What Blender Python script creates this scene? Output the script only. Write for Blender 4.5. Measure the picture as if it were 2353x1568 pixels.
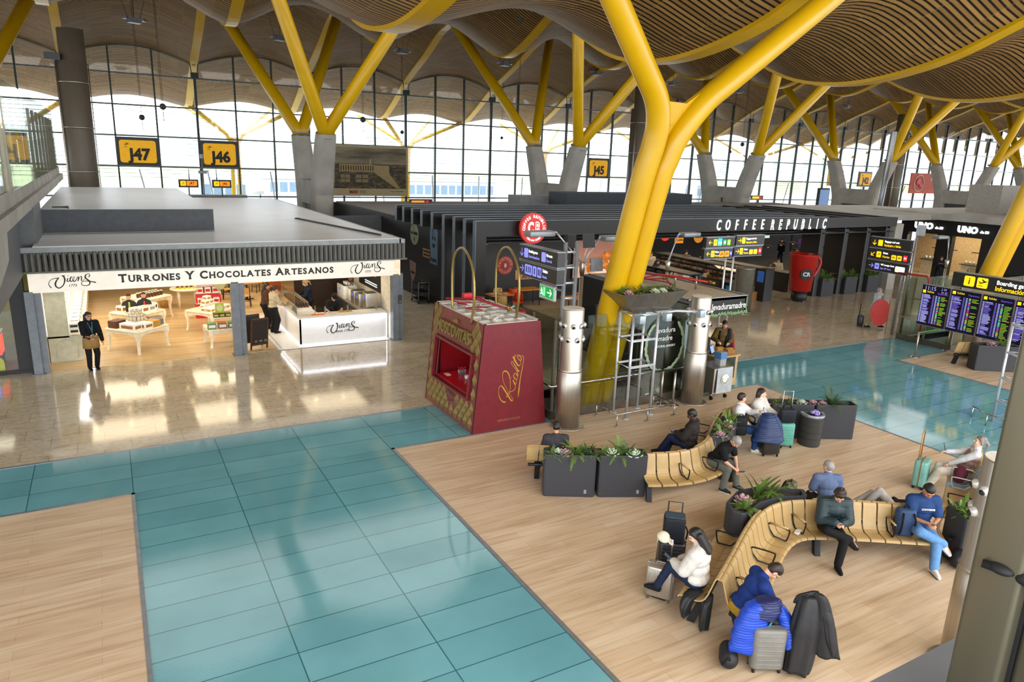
import bpy, bmesh, math, random
import numpy as np
from mathutils import Vector, Matrix
for _o in list(bpy.data.objects): bpy.data.objects.remove(_o)
SC = bpy.context.scene
COL = SC.collection
PI = math.pi
rnd = random.Random(7)
H = 6.44                                       # eye height above the concourse floor
# ------------------------------------------------------------------ camera
F_PX, YAW, PITCH, ROLL = 1627.76, math.radians(29.7756), math.radians(14.3867), math.radians(2.06146)
_fw = Vector((math.sin(YAW)*math.cos(PITCH), math.cos(YAW)*math.cos(PITCH), -math.sin(PITCH)))
_r0 = Vector((math.cos(YAW), -math.sin(YAW), 0)); _u0 = _r0.cross(_fw)
_r = _r0*math.cos(ROLL)+_u0*math.sin(ROLL); _u = -_r0*math.sin(ROLL)+_u0*math.cos(ROLL)
cd = bpy.data.cameras.new('camera'); cam = bpy.data.objects.new('camera', cd); COL.objects.link(cam)
cd.sensor_width = 36; cd.sensor_fit = 'HORIZONTAL'; cd.lens = F_PX*36/2353; cd.clip_start = .05; cd.clip_end = 3000
cam.matrix_world = Matrix(((_r.x, _u.x, -_fw.x, 0), (_r.y, _u.y, -_fw.y, 0), (_r.z, _u.z, -_fw.z, H), (0, 0, 0, 1)))
SC.camera = cam
# ------------------------------------------------------------------ world: overcast sky
w = bpy.data.worlds.new('sky'); SC.world = w; w.use_nodes = True
nt = w.node_tree; bgn = nt.nodes['Background']
tc = nt.nodes.new('ShaderNodeTexCoord'); sx = nt.nodes.new('ShaderNodeSeparateXYZ'); rp = nt.nodes.new('ShaderNodeValToRGB')
nt.links.new(tc.outputs['Generated'], sx.inputs[0]); nt.links.new(sx.outputs['Z'], rp.inputs[0]); nt.links.new(rp.outputs[0], bgn.inputs[0])
rp.color_ramp.elements[0].color = (.86, .93, 1, 1); rp.color_ramp.elements[1].color = (.80, .90, 1, 1)
bgn.inputs[1].default_value = 4.6
# ------------------------------------------------------------------ large lights: skylights under the hidden roof crests, and added fill behind the camera
def area(name, loc, sx_, sy_, power, col=(1, 1, 1), rot=(0, 0, 0), spread=PI):
    l = bpy.data.lights.new(name, 'AREA'); l.shape = 'RECTANGLE'; l.size = sx_; l.size_y = sy_; l.energy = power; l.color = col; l.spread = spread
    o = bpy.data.objects.new(name, l); COL.objects.link(o); o.location = loc; o.rotation_euler = rot; return o
for i, X in enumerate((-6.4, 20.6, 47.6, 74.6)):
    area('skylight_fill_lamp', (X, 32, 15.0), 26, 12, 1900, (1, .98, .95))
for i, X in enumerate((-16, 2, 20, 38)):
    area('skylight_fill_lamp', (X, -5, 10.3), 16, 6, 2500, (1, .985, .97), (math.radians(22), 0, 0))  # added fill lamps, unseen behind the camera, tilted forward to brighten the hall
SC.view_settings.view_transform = 'Standard'; SC.view_settings.look = 'None'
SC.view_settings.exposure = 0.0; SC.view_settings.gamma = 1.0; SC.view_settings.use_curve_mapping = False
cy = SC.cycles
cy.max_bounces = 6; cy.diffuse_bounces = 3; cy.glossy_bounces = 3; cy.transmission_bounces = 4; cy.transparent_max_bounces = 14
cy.caustics_reflective = False; cy.caustics_refractive = False; cy.sample_clamp_indirect = 4.0; cy.use_adaptive_sampling = True; cy.adaptive_threshold = .02
# ------------------------------------------------------------------ materials
def lin(h):
    if not isinstance(h, str): return tuple(h)
    h = h.lstrip('#'); c = [int(h[i:i+2], 16)/255 for i in (0, 2, 4)]
    return tuple(x/12.92 if x <= .04045 else ((x+.055)/1.055)**2.4 for x in c)
MATS = {}
class NT:
    def __init__(s, name):
        s.m = bpy.data.materials.new(name); s.m.use_nodes = True; s.t = s.m.node_tree; s.b = s.t.nodes['Principled BSDF']; s.out = s.t.nodes['Material Output']
    def n(s, typ, **k):
        nd = s.t.nodes.new(typ)
        for a, v in k.items():
            if hasattr(nd, a): setattr(nd, a, v)
        return nd
    def l(s, a, b): s.t.links.new(a, b)
    def coord(s, which='Object', scale=(1, 1, 1), rot=(0, 0, 0)):
        tcn = s.n('ShaderNodeTexCoord'); mp = s.n('ShaderNodeMapping'); mp.inputs['Scale'].default_value = scale; mp.inputs['Rotation'].default_value = rot
        s.l(tcn.outputs[which], mp.inputs[0]); return mp.outputs[0]
    def ramp(s, fac, stops, const=False):
        r = s.n('ShaderNodeValToRGB'); e = r.color_ramp.elements
        if const: r.color_ramp.interpolation = 'CONSTANT'
        while len(e) > len(stops): e.remove(e[-1])
        while len(e) < len(stops): e.new(.5)
        for i, (p, c) in enumerate(stops): e[i].position = p; e[i].color = (*lin(c), 1)
        s.l(fac, r.inputs[0]); return r.outputs[0]
    def math(s, op, a, b=None):
        nd = s.n('ShaderNodeMath'); nd.operation = op
        for i, v in enumerate((a, b)):
            if v is None: continue
            if isinstance(v, (int, float)): nd.inputs[i].default_value = v
            else: s.l(v, nd.inputs[i])
        return nd.outputs[0]
    def mix(s, fac, a, b, bt='MIX'):
        nd = s.n('ShaderNodeMixRGB'); nd.blend_type = bt
        for i, v in enumerate((fac, a, b)):
            if isinstance(v, (int, float)): nd.inputs[i].default_value = v
            elif isinstance(v, (tuple, str)): nd.inputs[i].default_value = (*lin(v), 1)
            else: s.l(v, nd.inputs[i])
        return nd.outputs[0]
    def noise(s, vec, scale, detail=3):
        nd = s.n('ShaderNodeTexNoise'); nd.inputs['Scale'].default_value = scale; nd.inputs['Detail'].default_value = detail
        if vec is not None: s.l(vec, nd.inputs['Vector'])
        return nd.outputs['Fac']
    def bump(s, h, strength=.3, dist=.01):
        b = s.n('ShaderNodeBump'); b.inputs['Strength'].default_value = strength; b.inputs['Distance'].default_value = dist
        s.l(h, b.inputs['Height']); s.l(b.outputs[0], s.b.inputs['Normal'])
def M(name, col='#888888', rough=.5, metal=0, spec=.5, emit=None, es=0, ns=6, na=.12, bump=None, alpha=1, trans=0, stretch=None):
    if name in MATS: return MATS[name]
    t = NT(name); c = lin(col); b = t.b
    v = t.coord('Object', stretch or (1, 1, 1))
    f = t.noise(v, ns, 3)
    t.l(t.ramp(f, [(.3, tuple(x*(1-na) for x in c)), (.7, tuple(min(1, x*(1+na)) for x in c))]), b.inputs['Base Color'])
    b.inputs['Roughness'].default_value = rough; b.inputs['Metallic'].default_value = metal; b.inputs['Specular IOR Level'].default_value = spec
    if emit is not None: b.inputs['Emission Color'].default_value = (*lin(emit), 1); b.inputs['Emission Strength'].default_value = es
    if bump: t.bump(t.noise(v, bump[0], 4), bump[1], .01)
    if trans: b.inputs['Transmission Weight'].default_value = trans
    if alpha < 1: b.inputs['Alpha'].default_value = alpha
    MATS[name] = t.m; return t.m
def glass(name, tint='#ffffff', refl=.08, density=.1):
    if name in MATS: return MATS[name]
    t = NT(name); t.t.nodes.remove(t.b)
    tr = t.n('ShaderNodeBsdfTransparent'); c = lin(tint); tr.inputs[0].default_value = tuple(1-density*(1-x) if density < 1 else x for x in c)+(1,)
    gl = t.n('ShaderNodeBsdfGlossy'); gl.inputs['Roughness'].default_value = .03
    fr = t.n('ShaderNodeFresnel'); fr.inputs[0].default_value = 1.45
    k = t.math('MULTIPLY', fr.outputs[0], refl/.04); k = t.math('MINIMUM', k, .5)
    mx = t.n('ShaderNodeMixShader'); t.l(k, mx.inputs[0]); t.l(tr.outputs[0], mx.inputs[1]); t.l(gl.outputs[0], mx.inputs[2]); t.l(mx.outputs[0], t.out.inputs[0])
    MATS[name] = t.m; return t.m
# ------------------------------------------------------------------ mesh builder
def frame(d):
    d = Vector(d).normalized(); a = Vector((0, 0, 1)) if abs(d.z) < .95 else Vector((1, 0, 0))
    x = a.cross(d).normalized(); return x, d.cross(x)
def catmull(pts, n=6, closed=False):
    P = [Vector(p) for p in pts]; out = []; m = len(P)
    rng_ = range(m if closed else m-1)
    for i in rng_:
        if closed: a, b, c, d = P[i-1], P[i], P[(i+1) % m], P[(i+2) % m]
        else: a, b, c, d = P[max(i-1, 0)], P[i], P[i+1], P[min(i+2, m-1)]
        for k in range(n):
            t = k/n; out.append(.5*((2*b)+(c-a)*t+(2*a-5*b+4*c-d)*t*t+(3*b-a-3*c+d)*t**3))
    if not closed: out.append(P[-1])
    return out
WM = {}
class MB:
    def __init__(s): s.v = []; s.f = []; s.fm = []; s.sm = []; s.cm = 0; s.cs = False; s.uv = None
    def slot(s, i): s.cm = i; return s
    def smooth(s, b=True): s.cs = b; return s
    def add(s, vs, fs, sm=None):
        o = len(s.v); s.v += [tuple(x) for x in vs]
        for f in fs: s.f.append([o+i for i in f]); s.fm.append(s.cm); s.sm.append(s.cs if sm is None else sm)
        return s
    def box(s, x0, x1, y0, y1, z0, z1, M4=None):
        vs = [Vector(p) for p in ((x0, y0, z0), (x1, y0, z0), (x1, y1, z0), (x0, y1, z0), (x0, y0, z1), (x1, y0, z1), (x1, y1, z1), (x0, y1, z1))]
        if M4 is not None: vs = [M4 @ p for p in vs]
        return s.add(vs, [(3, 2, 1, 0), (4, 5, 6, 7), (0, 1, 5, 4), (1, 2, 6, 5), (2, 3, 7, 6), (3, 0, 4, 7)], False)
    def cbox(s, c, d, rz=0):
        return s.box(-d[0]/2, d[0]/2, -d[1]/2, d[1]/2, -d[2]/2, d[2]/2, Matrix.Translation(c) @ Matrix.Rotation(rz, 4, 'Z'))
    def rbox(s, x0, x1, y0, y1, z0, z1, r=.02, n=3, M4=None):       # rounded in plan, softened top and bottom edge
        def ring(ins, z):
            out = []; rr = max(r-ins, .001)
            for cx, cy_, a0 in ((x1-r, y1-r, 0), (x0+r, y1-r, PI/2), (x0+r, y0+r, PI), (x1-r, y0+r, 1.5*PI)):
                for k in range(n+1):
                    a = a0+PI/2*k/n; out.append((cx+rr*math.cos(a), cy_+rr*math.sin(a), z))
            return out
        e = min(r*.6, (z1-z0)*.3)
        rings = [ring(e, z0), ring(e*.3, z0+e*.3), ring(0, z0+e), ring(0, z1-e), ring(e*.3, z1-e*.3), ring(e, z1)]
        return s.rings(rings, True, True, M4=M4, sm=True)
    def rings(s, rs, cap0=True, cap1=True, M4=None, sm=None, close=True):
        n = len(rs[0]); vs = [Vector(p) for r in rs for p in r]
        if M4 is not None: vs = [M4 @ p for p in vs]
        fs = []
        for i in range(len(rs)-1):
            for k in range(n if close else n-1):
                a = i*n+k; b = i*n+(k+1) % n; fs.append((a, b, b+n, a+n))
        o = len(s.v); s.add(vs, fs, sm)
        if cap0: s.f.append([o+k for k in range(n)][::-1]); s.fm.append(s.cm); s.sm.append(False)
        if cap1: s.f.append([o+(len(rs)-1)*n+k for k in range(n)]); s.fm.append(s.cm); s.sm.append(False)
        return s
    def prism(s, poly, z0, z1, M4=None):
        return s.rings([[(x, y, z0) for x, y in poly], [(x, y, z1) for x, y in poly]], M4=M4, sm=False)
    def cyl(s, p0, p1, r0, r1=None, n=16, sm=True):
        r1 = r0 if r1 is None else r1; p0, p1 = Vector(p0), Vector(p1); a, b = frame(p1-p0)
        return s.rings([[p0+(a*math.cos(t)+b*math.sin(t))*r0 for t in [2*PI*k/n for k in range(n)]], [p1+(a*math.cos(t)+b*math.sin(t))*r1 for t in [2*PI*k/n for k in range(n)]]], sm=sm)
    def tube(s, pts, r, n=8, closed=False):
        P = [Vector(p) for p in pts]; m = len(P); rs = []; a = None
        R = r if isinstance(r, (list, tuple)) else [r]*m
        for i in range(m):
            d = (P[(i+1) % m]-P[i-1]) if closed else (P[min(i+1, m-1)]-P[max(i-1, 0)])
            d = d.normalized()
            if a is None: a, _ = frame(d)
            a = (a-d*a.dot(d)).normalized(); b = d.cross(a)
            rs.append([P[i]+(a*math.cos(t)+b*math.sin(t))*R[i] for t in [2*PI*k/n for k in range(n)]])
        if closed: rs.append(rs[0])
        return s.rings(rs, not closed, not closed, sm=True)
    def lathe(s, prof, c=(0, 0, 0), n=24, M4=None, cap=True):
        return s.rings([[(c[0]+r*math.cos(2*PI*k/n), c[1]+r*math.sin(2*PI*k/n), c[2]+z) for k in range(n)] for r, z in prof], cap, cap, M4=M4, sm=True)
    def ell(s, c, r, R=None, n=12, m=8):
        c = Vector(c); r = (r, r, r) if isinstance(r, (int, float)) else r; vs = []; fs = []
        for i in range(1, m):
            p = PI*i/m
            for k in range(n):
                t = 2*PI*k/n; q = Vector((r[0]*math.sin(p)*math.cos(t), r[1]*math.sin(p)*math.sin(t), r[2]*math.cos(p))); vs.append(c+(R @ q if R is not None else q))
        for q in ((0, 0, r[2]), (0, 0, -r[2])): q = Vector(q); vs.append(c+(R @ q if R is not None else q))
        T, B = len(vs)-2, len(vs)-1
        for i in range(m-2):
            for k in range(n): a = i*n+k; b = i*n+(k+1) % n; fs.append((a, a+n, b+n, b))
        for k in range(n): fs.append((T, k, (k+1) % n)); fs.append((B, (m-2)*n+(k+1) % n, (m-2)*n+k))
        return s.add(vs, fs, True)
    def cap(s, p0, r0, p1, r1, n=12):
        p0, p1 = Vector(p0), Vector(p1); d = (p1-p0)
        if d.length < 1e-4: return s.ell(p0, max(r0, r1))
        d.normalize(); a, b = frame(d); rs = []
        for k in range(1, 5): t = PI/2*k/4; rs.append((p0-d*r0*math.cos(t), r0*math.sin(t)))
        for k in range(0, 4): t = PI/2*k/4; rs.append((p1+d*r1*math.sin(t), r1*math.cos(t)))
        return s.rings([[c+(a*math.cos(t)+b*math.sin(t))*q for t in [2*PI*k/n for k in range(n)]] for c, q in rs], sm=True)
    def poly(s, pts): return s.add(pts, [list(range(len(pts)))], False)
    def plate(s, pts, n, th):            # flat polygon with thickness th along -n
        n = Vector(n).normalized()*th; P = [Vector(p) for p in pts]; return s.rings([[p-n for p in P], P], sm=False)
    def ribbon(s, pts, up, wid):         # strip of width wid(i) across 'up' x tangent
        P = [Vector(p) for p in pts]; L = []; m = len(P); up = Vector(up)
        for i in range(m):
            d = (P[min(i+1, m-1)]-P[max(i-1, 0)]).normalized(); q = up.cross(d).normalized()*(wid[i] if isinstance(wid, (list, tuple)) else wid)*.5; L += [P[i]-q, P[i]+q]
        return s.add(L, [(2*i, 2*i+1, 2*i+3, 2*i+2) for i in range(m-1)], True)
    def build(s, name, mat=None, parent=None, local=False, loc=None):
        me = bpy.data.meshes.new(name); vs = s.v
        if parent is not None and not local:
            inv = WM[parent.name].inverted(); vs = [tuple(inv @ Vector(p)) for p in vs]
        elif parent is None and loc is not None and not local: vs = [(x-loc[0], y-loc[1], z-loc[2]) for x, y, z in vs]
        me.from_pydata(vs, [], s.f)
        for m_ in (mat if isinstance(mat, (list, tuple)) else [mat]):
            if m_ is not None: me.materials.append(m_)
        me.polygons.foreach_set('material_index', s.fm); me.polygons.foreach_set('use_smooth', s.sm)
        if s.uv is not None:
            ul = me.uv_layers.new(name='UVMap')
            for lp in me.loops: ul.data[lp.index].uv = s.uv[lp.vertex_index]
        me.validate(); me.update()
        return link(name, me, parent, loc)
def link(name, me, parent=None, loc=None):
    o = bpy.data.objects.new(name, me); COL.objects.link(o)
    if parent is not None: o.parent = parent; WM[o.name] = WM[parent.name].copy()
    else:
        if loc is not None: o.location = loc
        WM[o.name] = Matrix.Translation(loc or (0, 0, 0))
    return o
def tag(o, label=None, cat=None, group=None, kind=None):
    if label: o['label'] = label
    if cat: o['category'] = cat
    if group: o['group'] = group
    if kind: o['kind'] = kind
    return o
def thing(name, label, cat, loc=(0, 0, 0), rz=0, group=None):
    o = bpy.data.objects.new(name, None); COL.objects.link(o); o.location = loc; o.rotation_euler = (0, 0, rz); o.empty_display_size = .1
    WM[o.name] = Matrix.Translation(loc) @ Matrix.Rotation(rz, 4, 'Z'); return tag(o, label, cat, group)
def struct(o): o['kind'] = 'structure'; return o
def kids(o): return [c for c in bpy.data.objects if c.parent == o]
def dup(o, loc, rz=0, label=None, group=None, parent=None, cat=None):
    ks = CH.get(o.name)
    if ks is None: ks = CH[o.name] = kids(o)
    c = o.copy(); COL.objects.link(c)
    if parent is None:
        c.location = loc; c.rotation_euler = (0, 0, rz); WM[c.name] = Matrix.Translation(loc) @ Matrix.Rotation(rz, 4, 'Z')
        if label: c['label'] = label
        if group: c['group'] = group
        if cat: c['category'] = cat
    else: c.parent = parent
    for k in ks: dup(k, None, parent=c)
    return c
CH = {}
# ------------------------------------------------------------------ lettering
def fmat(o, right, up):
    r = Vector(right).normalized(); u = Vector(up); u = (u-r*u.dot(r)).normalized(); n = r.cross(u)
    return Matrix(((r.x, u.x, n.x, o[0]), (r.y, u.y, n.y, o[1]), (r.z, u.z, n.z, o[2]), (0, 0, 0, 1)))
def text(s, size, M4, mat, parent=None, ext=.004, align='CENTER', sx=1., bold=0., shear=0., outline=0., sp=1., name='lettering', width=None):
    c = bpy.data.curves.new(name, 'FONT'); c.body = s; c.size = size; c.extrude = ext if not outline else 0; c.align_x = align; c.align_y = 'CENTER'; c.offset = bold*size; c.shear = shear; c.space_character = sp; c.resolution_u = 3
    if outline: c.fill_mode = 'NONE' if False else 'FRONT'; c.extrude = 0; c.bevel_depth = 0
    t = bpy.data.objects.new('t', c); COL.objects.link(t)
    me = bpy.data.meshes.new_from_object(t); bpy.data.objects.remove(t)
    if outline:
        bm = bmesh.new(); bm.from_mesh(me); mb = MB()
        for e in bm.edges:
            if len(e.link_faces) == 1:
                a, b = e.verts[0].co, e.verts[1].co; d = (b-a); 
                if d.length < 1e-5: continue
                d.normalize(); q = Vector((-d.y, d.x, 0))*outline*.5; a = a-d*outline*.3; b = b+d*outline*.3
                mb.add([a-q, b-q, b+q, a+q], [(0, 1, 2, 3)], False)
        bm.free(); bpy.data.meshes.remove(me); me = bpy.data.meshes.new(name); me.from_pydata(mb.v, [], mb.f)
    if width and len(me.vertices):
        xs = [v.co.x for v in me.vertices]; sx = width/(max(xs)-min(xs))
    T = M4 @ Matrix.Diagonal((sx, 1, 1, 1))
    if parent is not None: T = WM[parent.name].inverted() @ T
    me.transform(T); me.materials.clear(); me.materials.append(mat); me.name = name
    return link(name, me, parent)
def strokes(lines, M4, mat, parent, name='logo', th=.004):   # lines: [(points, width or widths)], drawn as thin ribbons in the plane of M4
    mb = MB()
    for pts, wd in lines:
        P = catmull([(x, y, 0) for x, y in pts], 8); m = len(P)
        if isinstance(wd, (list, tuple)):
            W = [np.interp(i/(m-1), np.linspace(0, 1, len(wd)), wd) for i in range(m)]
        else: W = [wd]*m
        P = [M4 @ p for p in P]; mb.ribbon(P, M4.to_3x3() @ Vector((0, 0, 1)), W)
    return mb.build(name, mat, parent)
# remesh queue: closed pieces fused into one continuous skin in one pass at the end
QUEUE = []
def fused(mb, name, mat, parent=None, voxel=.012, it=4, fac=.5, loc=None, local=False):
    o = mb.build(name, mat, parent, loc=loc, local=local)
    m1 = o.modifiers.new('r', 'REMESH'); m1.mode = 'VOXEL'; m1.voxel_size = voxel; m1.use_smooth_shade = True
    if it: m2 = o.modifiers.new('s', 'SMOOTH'); m2.iterations = it; m2.factor = fac
    QUEUE.append(o); return o
def flush():
    dg = bpy.context.evaluated_depsgraph_get(); new = []
    for o in QUEUE: new.append((o, bpy.data.meshes.new_from_object(o.evaluated_get(dg), depsgraph=dg)))
    for o, me in new: o.modifiers.clear(); o.data = me
    QUEUE.clear()
# ------------------------------------------------------------------ palette
YEL = M('yellow_paint', '#C99E00', .32, 0, .5, ns=1.2, na=.05)
CONC = M('fair_faced_concrete', '#9C9A92', .8, ns=.9, na=.16, bump=(9, .15))
STEEL = M('brushed_steel', '#BDB5A8', .42, 1, ns=3, na=.12, stretch=(18, 18, .6))
DSTEEL = M('grey_painted_steel', '#8D9195', .4, .4)
WHITE = M('white_paint', '#E9E7E0', .45)
GREY = M('grey_paint', '#777D84', .5)
DGREY = M('dark_grey', '#3A3C3F', .55)
BLACK = M('black_matt', '#131314', .5, na=.2)
BLACKW = M('black_stained_boards', '#1B1B1B', .55, ns=2.5, na=.35, stretch=(14, 14, .5))
RUB = M('black_rubber', '#0c0c0d', .7)
CHROME = M('chrome', '#C9CACC', .15, 1)
SIGNB = M('sign_charcoal', '#26231f', .4)
YLIT = M('lit_yellow', '#FFD21A', .5, emit='#FFC400', es=.9)
WLIT = M('lit_white', '#FFFFFF', .5, emit='#FFFFFF', es=1.1)
BLIT = M('lit_lilac', '#9AA0FF', .5, emit='#8088F0', es=.55)
RLIT = M('lit_red', '#E01020', .5, emit='#E01020', es=.9)
GLIT = M('lit_green', '#12A04A', .5, emit='#0B9A40', es=.7)
OLIT = M('lit_orange', '#FF9A10', .5, emit='#FF8A00', es=.9)
CLIT = M('lit_cyan', '#28C0C8', .5, emit='#20B8C0', es=.8)
GLASSW = glass('window_glass', '#ffffff', .05, .0)
GLASSB = glass('balustrade_glass', '#C3D6CA', .022, .35)
PLY = M('oak_plywood', '#B79A68', .38, ns=5, na=.06)
# ================================================================== floors
def floor_rect(name, x0, x1, y0, y1, z, m, th=.04):
    return struct(MB().box(x0, x1, y0, y1, z-th, z).build(name, m))
def marble_mat():
    t = NT('marble_tiles'); v = t.coord('Object', (1, 1, 1)); br = t.n('ShaderNodeTexBrick'); t.l(v, br.inputs['Vector'])
    br.offset = .5; br.inputs['Scale'].default_value = 1; br.inputs['Brick Width'].default_value = 1.04; br.inputs['Row Height'].default_value = .62; br.inputs['Mortar Size'].default_value = .007; br.inputs['Mortar Smooth'].default_value = .3
    br.inputs['Color1'].default_value = (*lin('#d6cab4'), 1); br.inputs['Color2'].default_value = (*lin('#cbbea6'), 1); br.inputs['Mortar'].default_value = (*lin('#a3967e'), 1)
    n1 = t.noise(t.coord('Object', (.8, 2.2, 1)), 2.2, 7); n2 = t.noise(t.coord('Object', (1, 1, 1)), 9, 4)
    c = t.mix(.5, br.outputs[0], t.ramp(n1, [(.3, '#b8a888'), (.5, '#ffffff'), (.75, '#e8dcc0')]), 'MULTIPLY')
    c = t.mix(.2, c, t.ramp(n2, [(.35, '#8d7c58'), (.6, '#ffffff')]), 'MULTIPLY')
    t.l(c, t.b.inputs['Base Color']); t.b.inputs['Roughness'].default_value = .13; t.b.inputs['Specular IOR Level'].default_value = .55
    t.l(t.ramp(n2, [(.3, (.06,)*3), (.7, (.13,)*3)]), t.b.inputs['Roughness']); return t.m
def wood_mat(name, c1, c2, w=.2, L=1.6, rough=.38, spec=.35):
    t = NT(name); v = t.coord('Object'); br = t.n('ShaderNodeTexBrick'); t.l(v, br.inputs['Vector']); br.offset = .37
    br.inputs['Scale'].default_value = 1; br.inputs['Brick Width'].default_value = L; br.inputs['Row Height'].default_value = w; br.inputs['Mortar Size'].default_value = .0018
    br.inputs['Color1'].default_value = (*lin(c1), 1); br.inputs['Color2'].default_value = (*lin(c2), 1); br.inputs['Mortar'].default_value = (*[x*.55 for x in lin(c2)], 1)
    n1 = t.noise(t.coord('Object', (.5, 8, 1)), 1.5, 6); n2 = t.noise(t.coord('Object', (.35, 2.2, 1)), 1.7, 3)
    c = t.mix(.6, br.outputs[0], t.ramp(n1, [(.3, '#ccb294'), (.5, '#f4ece2'), (.72, '#fffaf2')]), 'MULTIPLY')
    c = t.mix(.35, c, t.ramp(n2, [(.3, '#c2a486'), (.65, '#ffffff')]), 'MULTIPLY')
    t.l(c, t.b.inputs['Base Color']); t.b.inputs['Roughness'].default_value = rough; t.b.inputs['Specular IOR Level'].default_value = spec; return t.m
def glassfloor_mat(name, px, py):
    t = NT(name); v = t.coord('Object'); br = t.n('ShaderNodeTexBrick'); t.l(v, br.inputs['Vector']); br.offset = 0
    br.inputs['Scale'].default_value = 1; br.inputs['Brick Width'].default_value = px; br.inputs['Row Height'].default_value = py; br.inputs['Mortar Size'].default_value = .012; br.inputs['Mortar Smooth'].default_value = .6
    br.inputs['Color1'].default_value = (*lin('#79b3bd'), 1); br.inputs['Color2'].default_value = (*lin('#68a4af'), 1); br.inputs['Mortar'].default_value = (*lin('#35686f'), 1)
    n = t.noise(v, .7, 3); c = t.mix(.4, br.outputs[0], t.ramp(n, [(.3, '#a4bcc0'), (.7, '#ffffff')]), 'MULTIPLY')
    t.l(c, t.b.inputs['Base Color']); t.b.inputs['Roughness'].default_value = .06; t.b.inputs['Specular IOR Level'].default_value = .42
    wv = t.n('ShaderNodeTexWave'); wv.bands_direction = 'Y'; wv.inputs['Scale'].default_value = 9; t.l(v, wv.inputs['Vector']); t.bump(wv.outputs['Fac'], .012, .01)
    return t.m
MARB = marble_mat(); WOODF = wood_mat('oak_floor', '#dccbb2', '#d3bfa3'); GF1 = glassfloor_mat('teal_glass_floor', 1.72, .62); GF2 = glassfloor_mat('teal_glass_floor_band', 1.72, .75)
for nm, x0, x1 in (('floor', -45, 9.4), ('floor', 9.4, 14.1), ('floor', 14.1, 27.2), ('floor', 27.2, 31.8), ('floor', 31.8, 160)):
    floor_rect(nm, x0, x1, 16.55, 66, 0, MARB, .3)
def glass_rect(x0, x1, y0, y1, m):        # object origin on a panel corner so that the joints fall where they should
    o = MB().box(x0, x1, y0, y1, -.05, -.004).build('floor_glass', m, loc=(x0, y0, 0)); struct(o)
glass_rect(-.05, 5.12, -14, 14.25, GF1)
glass_rect(-20.7, 9.4, 14.25, 16.5, GF2); glass_rect(14.1, 27.2, 14.35, 16.5, GF2); glass_rect(16.95, 24.0, -14, 14.35, GF1); glass_rect(31.8, 60, 14.35, 16.5, GF2)
for x0, x1, y1 in ((-45, -.1, 14.2), (5.17, 9.35, 14.2), (9.35, 16.9, 14.3), (24.05, 70, 14.3)):
    floor_rect('floor_wood', x0, x1, -14, y1, 0, WOODF, .06)
TRIM = M('dull_aluminium_strip', '#8f949a', .4, .6)
for b in ((-.1, -.04, -14, 14.26), (5.11, 5.18, -14, 14.26), (-45, -.04, 14.19, 14.26), (5.11, 9.4, 14.19, 14.26), (16.89, 16.96, -14, 14.36), (23.99, 24.06, -14, 14.36), (24, 27.2, 14.29, 14.36), (-45, 60, 16.49, 16.56)):
    struct(MB().box(*b, -.03, .006).build('trim_1', TRIM))
# dark lift pits behind the glass screens
PIT = M('dark_pit', '#3a3832', .8)
for x0, x1 in ((9.4, 14.1), (27.2, 31.8)):
    struct(MB().box(x0, x1, 14.3, 16.55, -3.2, -3).build('floor_pit', PIT))
    for b in ((x0-.02, x0, 14.3, 16.55), (x1, x1+.02, 14.3, 16.55), (x0, x1, 16.55, 16.57), (x0, x1, 14.28, 14.3)):
        struct(MB().box(*b, -3.2, -.06).build('wall_pit', CONC))
# lamps under the glass floor: bright core, dotted by the non-slip strips
def floorlamp_mat(core):
    t = NT('recessed_lamp_glow'); v = t.coord('Object'); ln = t.n('ShaderNodeVectorMath'); ln.operation = 'LENGTH'; t.l(v, ln.inputs[0])
    wv = t.n('ShaderNodeTexWave'); wv.bands_direction = 'Y'; wv.inputs['Scale'].default_value = 7.5; t.l(v, wv.inputs['Vector'])
    k = t.ramp(ln.outputs['Value'], [(.0, (1,)*3), (.2, (.9,)*3), (.24, (.1,)*3), (.5, (.03,)*3), (.56, (0,)*3)])
    e = t.math('MULTIPLY', k, t.ramp(wv.outputs['Fac'], [(.45, (0,)*3), (.6, (1,)*3)])); e = t.math('MULTIPLY', e, core)
    t.b.inputs['Base Color'].default_value = (*lin('#5fa6a6'), 1); t.b.inputs['Emission Color'].default_value = (1, .97, .85, 1); t.l(e, t.b.inputs['Emission Strength']); t.b.inputs['Roughness'].default_value = .12
    return t.m
FL1, FL2 = floorlamp_mat(2.2), floorlamp_mat(.7)
for (x, y, m_, lb) in ((1.0, 9.6, FL1, 'bright round lamp recessed under the glass floor, nearest the wooden floor edge'), (.78, 14.2, FL2, 'dimmer round lamp glowing under the glass floor by the wood corner'), (3.3, 10.5, FL2, 'faint lamp disc under the middle column of glass floor panels'), (3.1, 14.9, FL2, 'faint lamp disc under the glass floor near the pale marble kerb')):
    tag(MB().lathe([(.55, -.003), (.55, 0)], n=40).build('recessed_floor_lamp', m_, loc=(x, y, 0)), lb, 'floor lamp')
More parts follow.
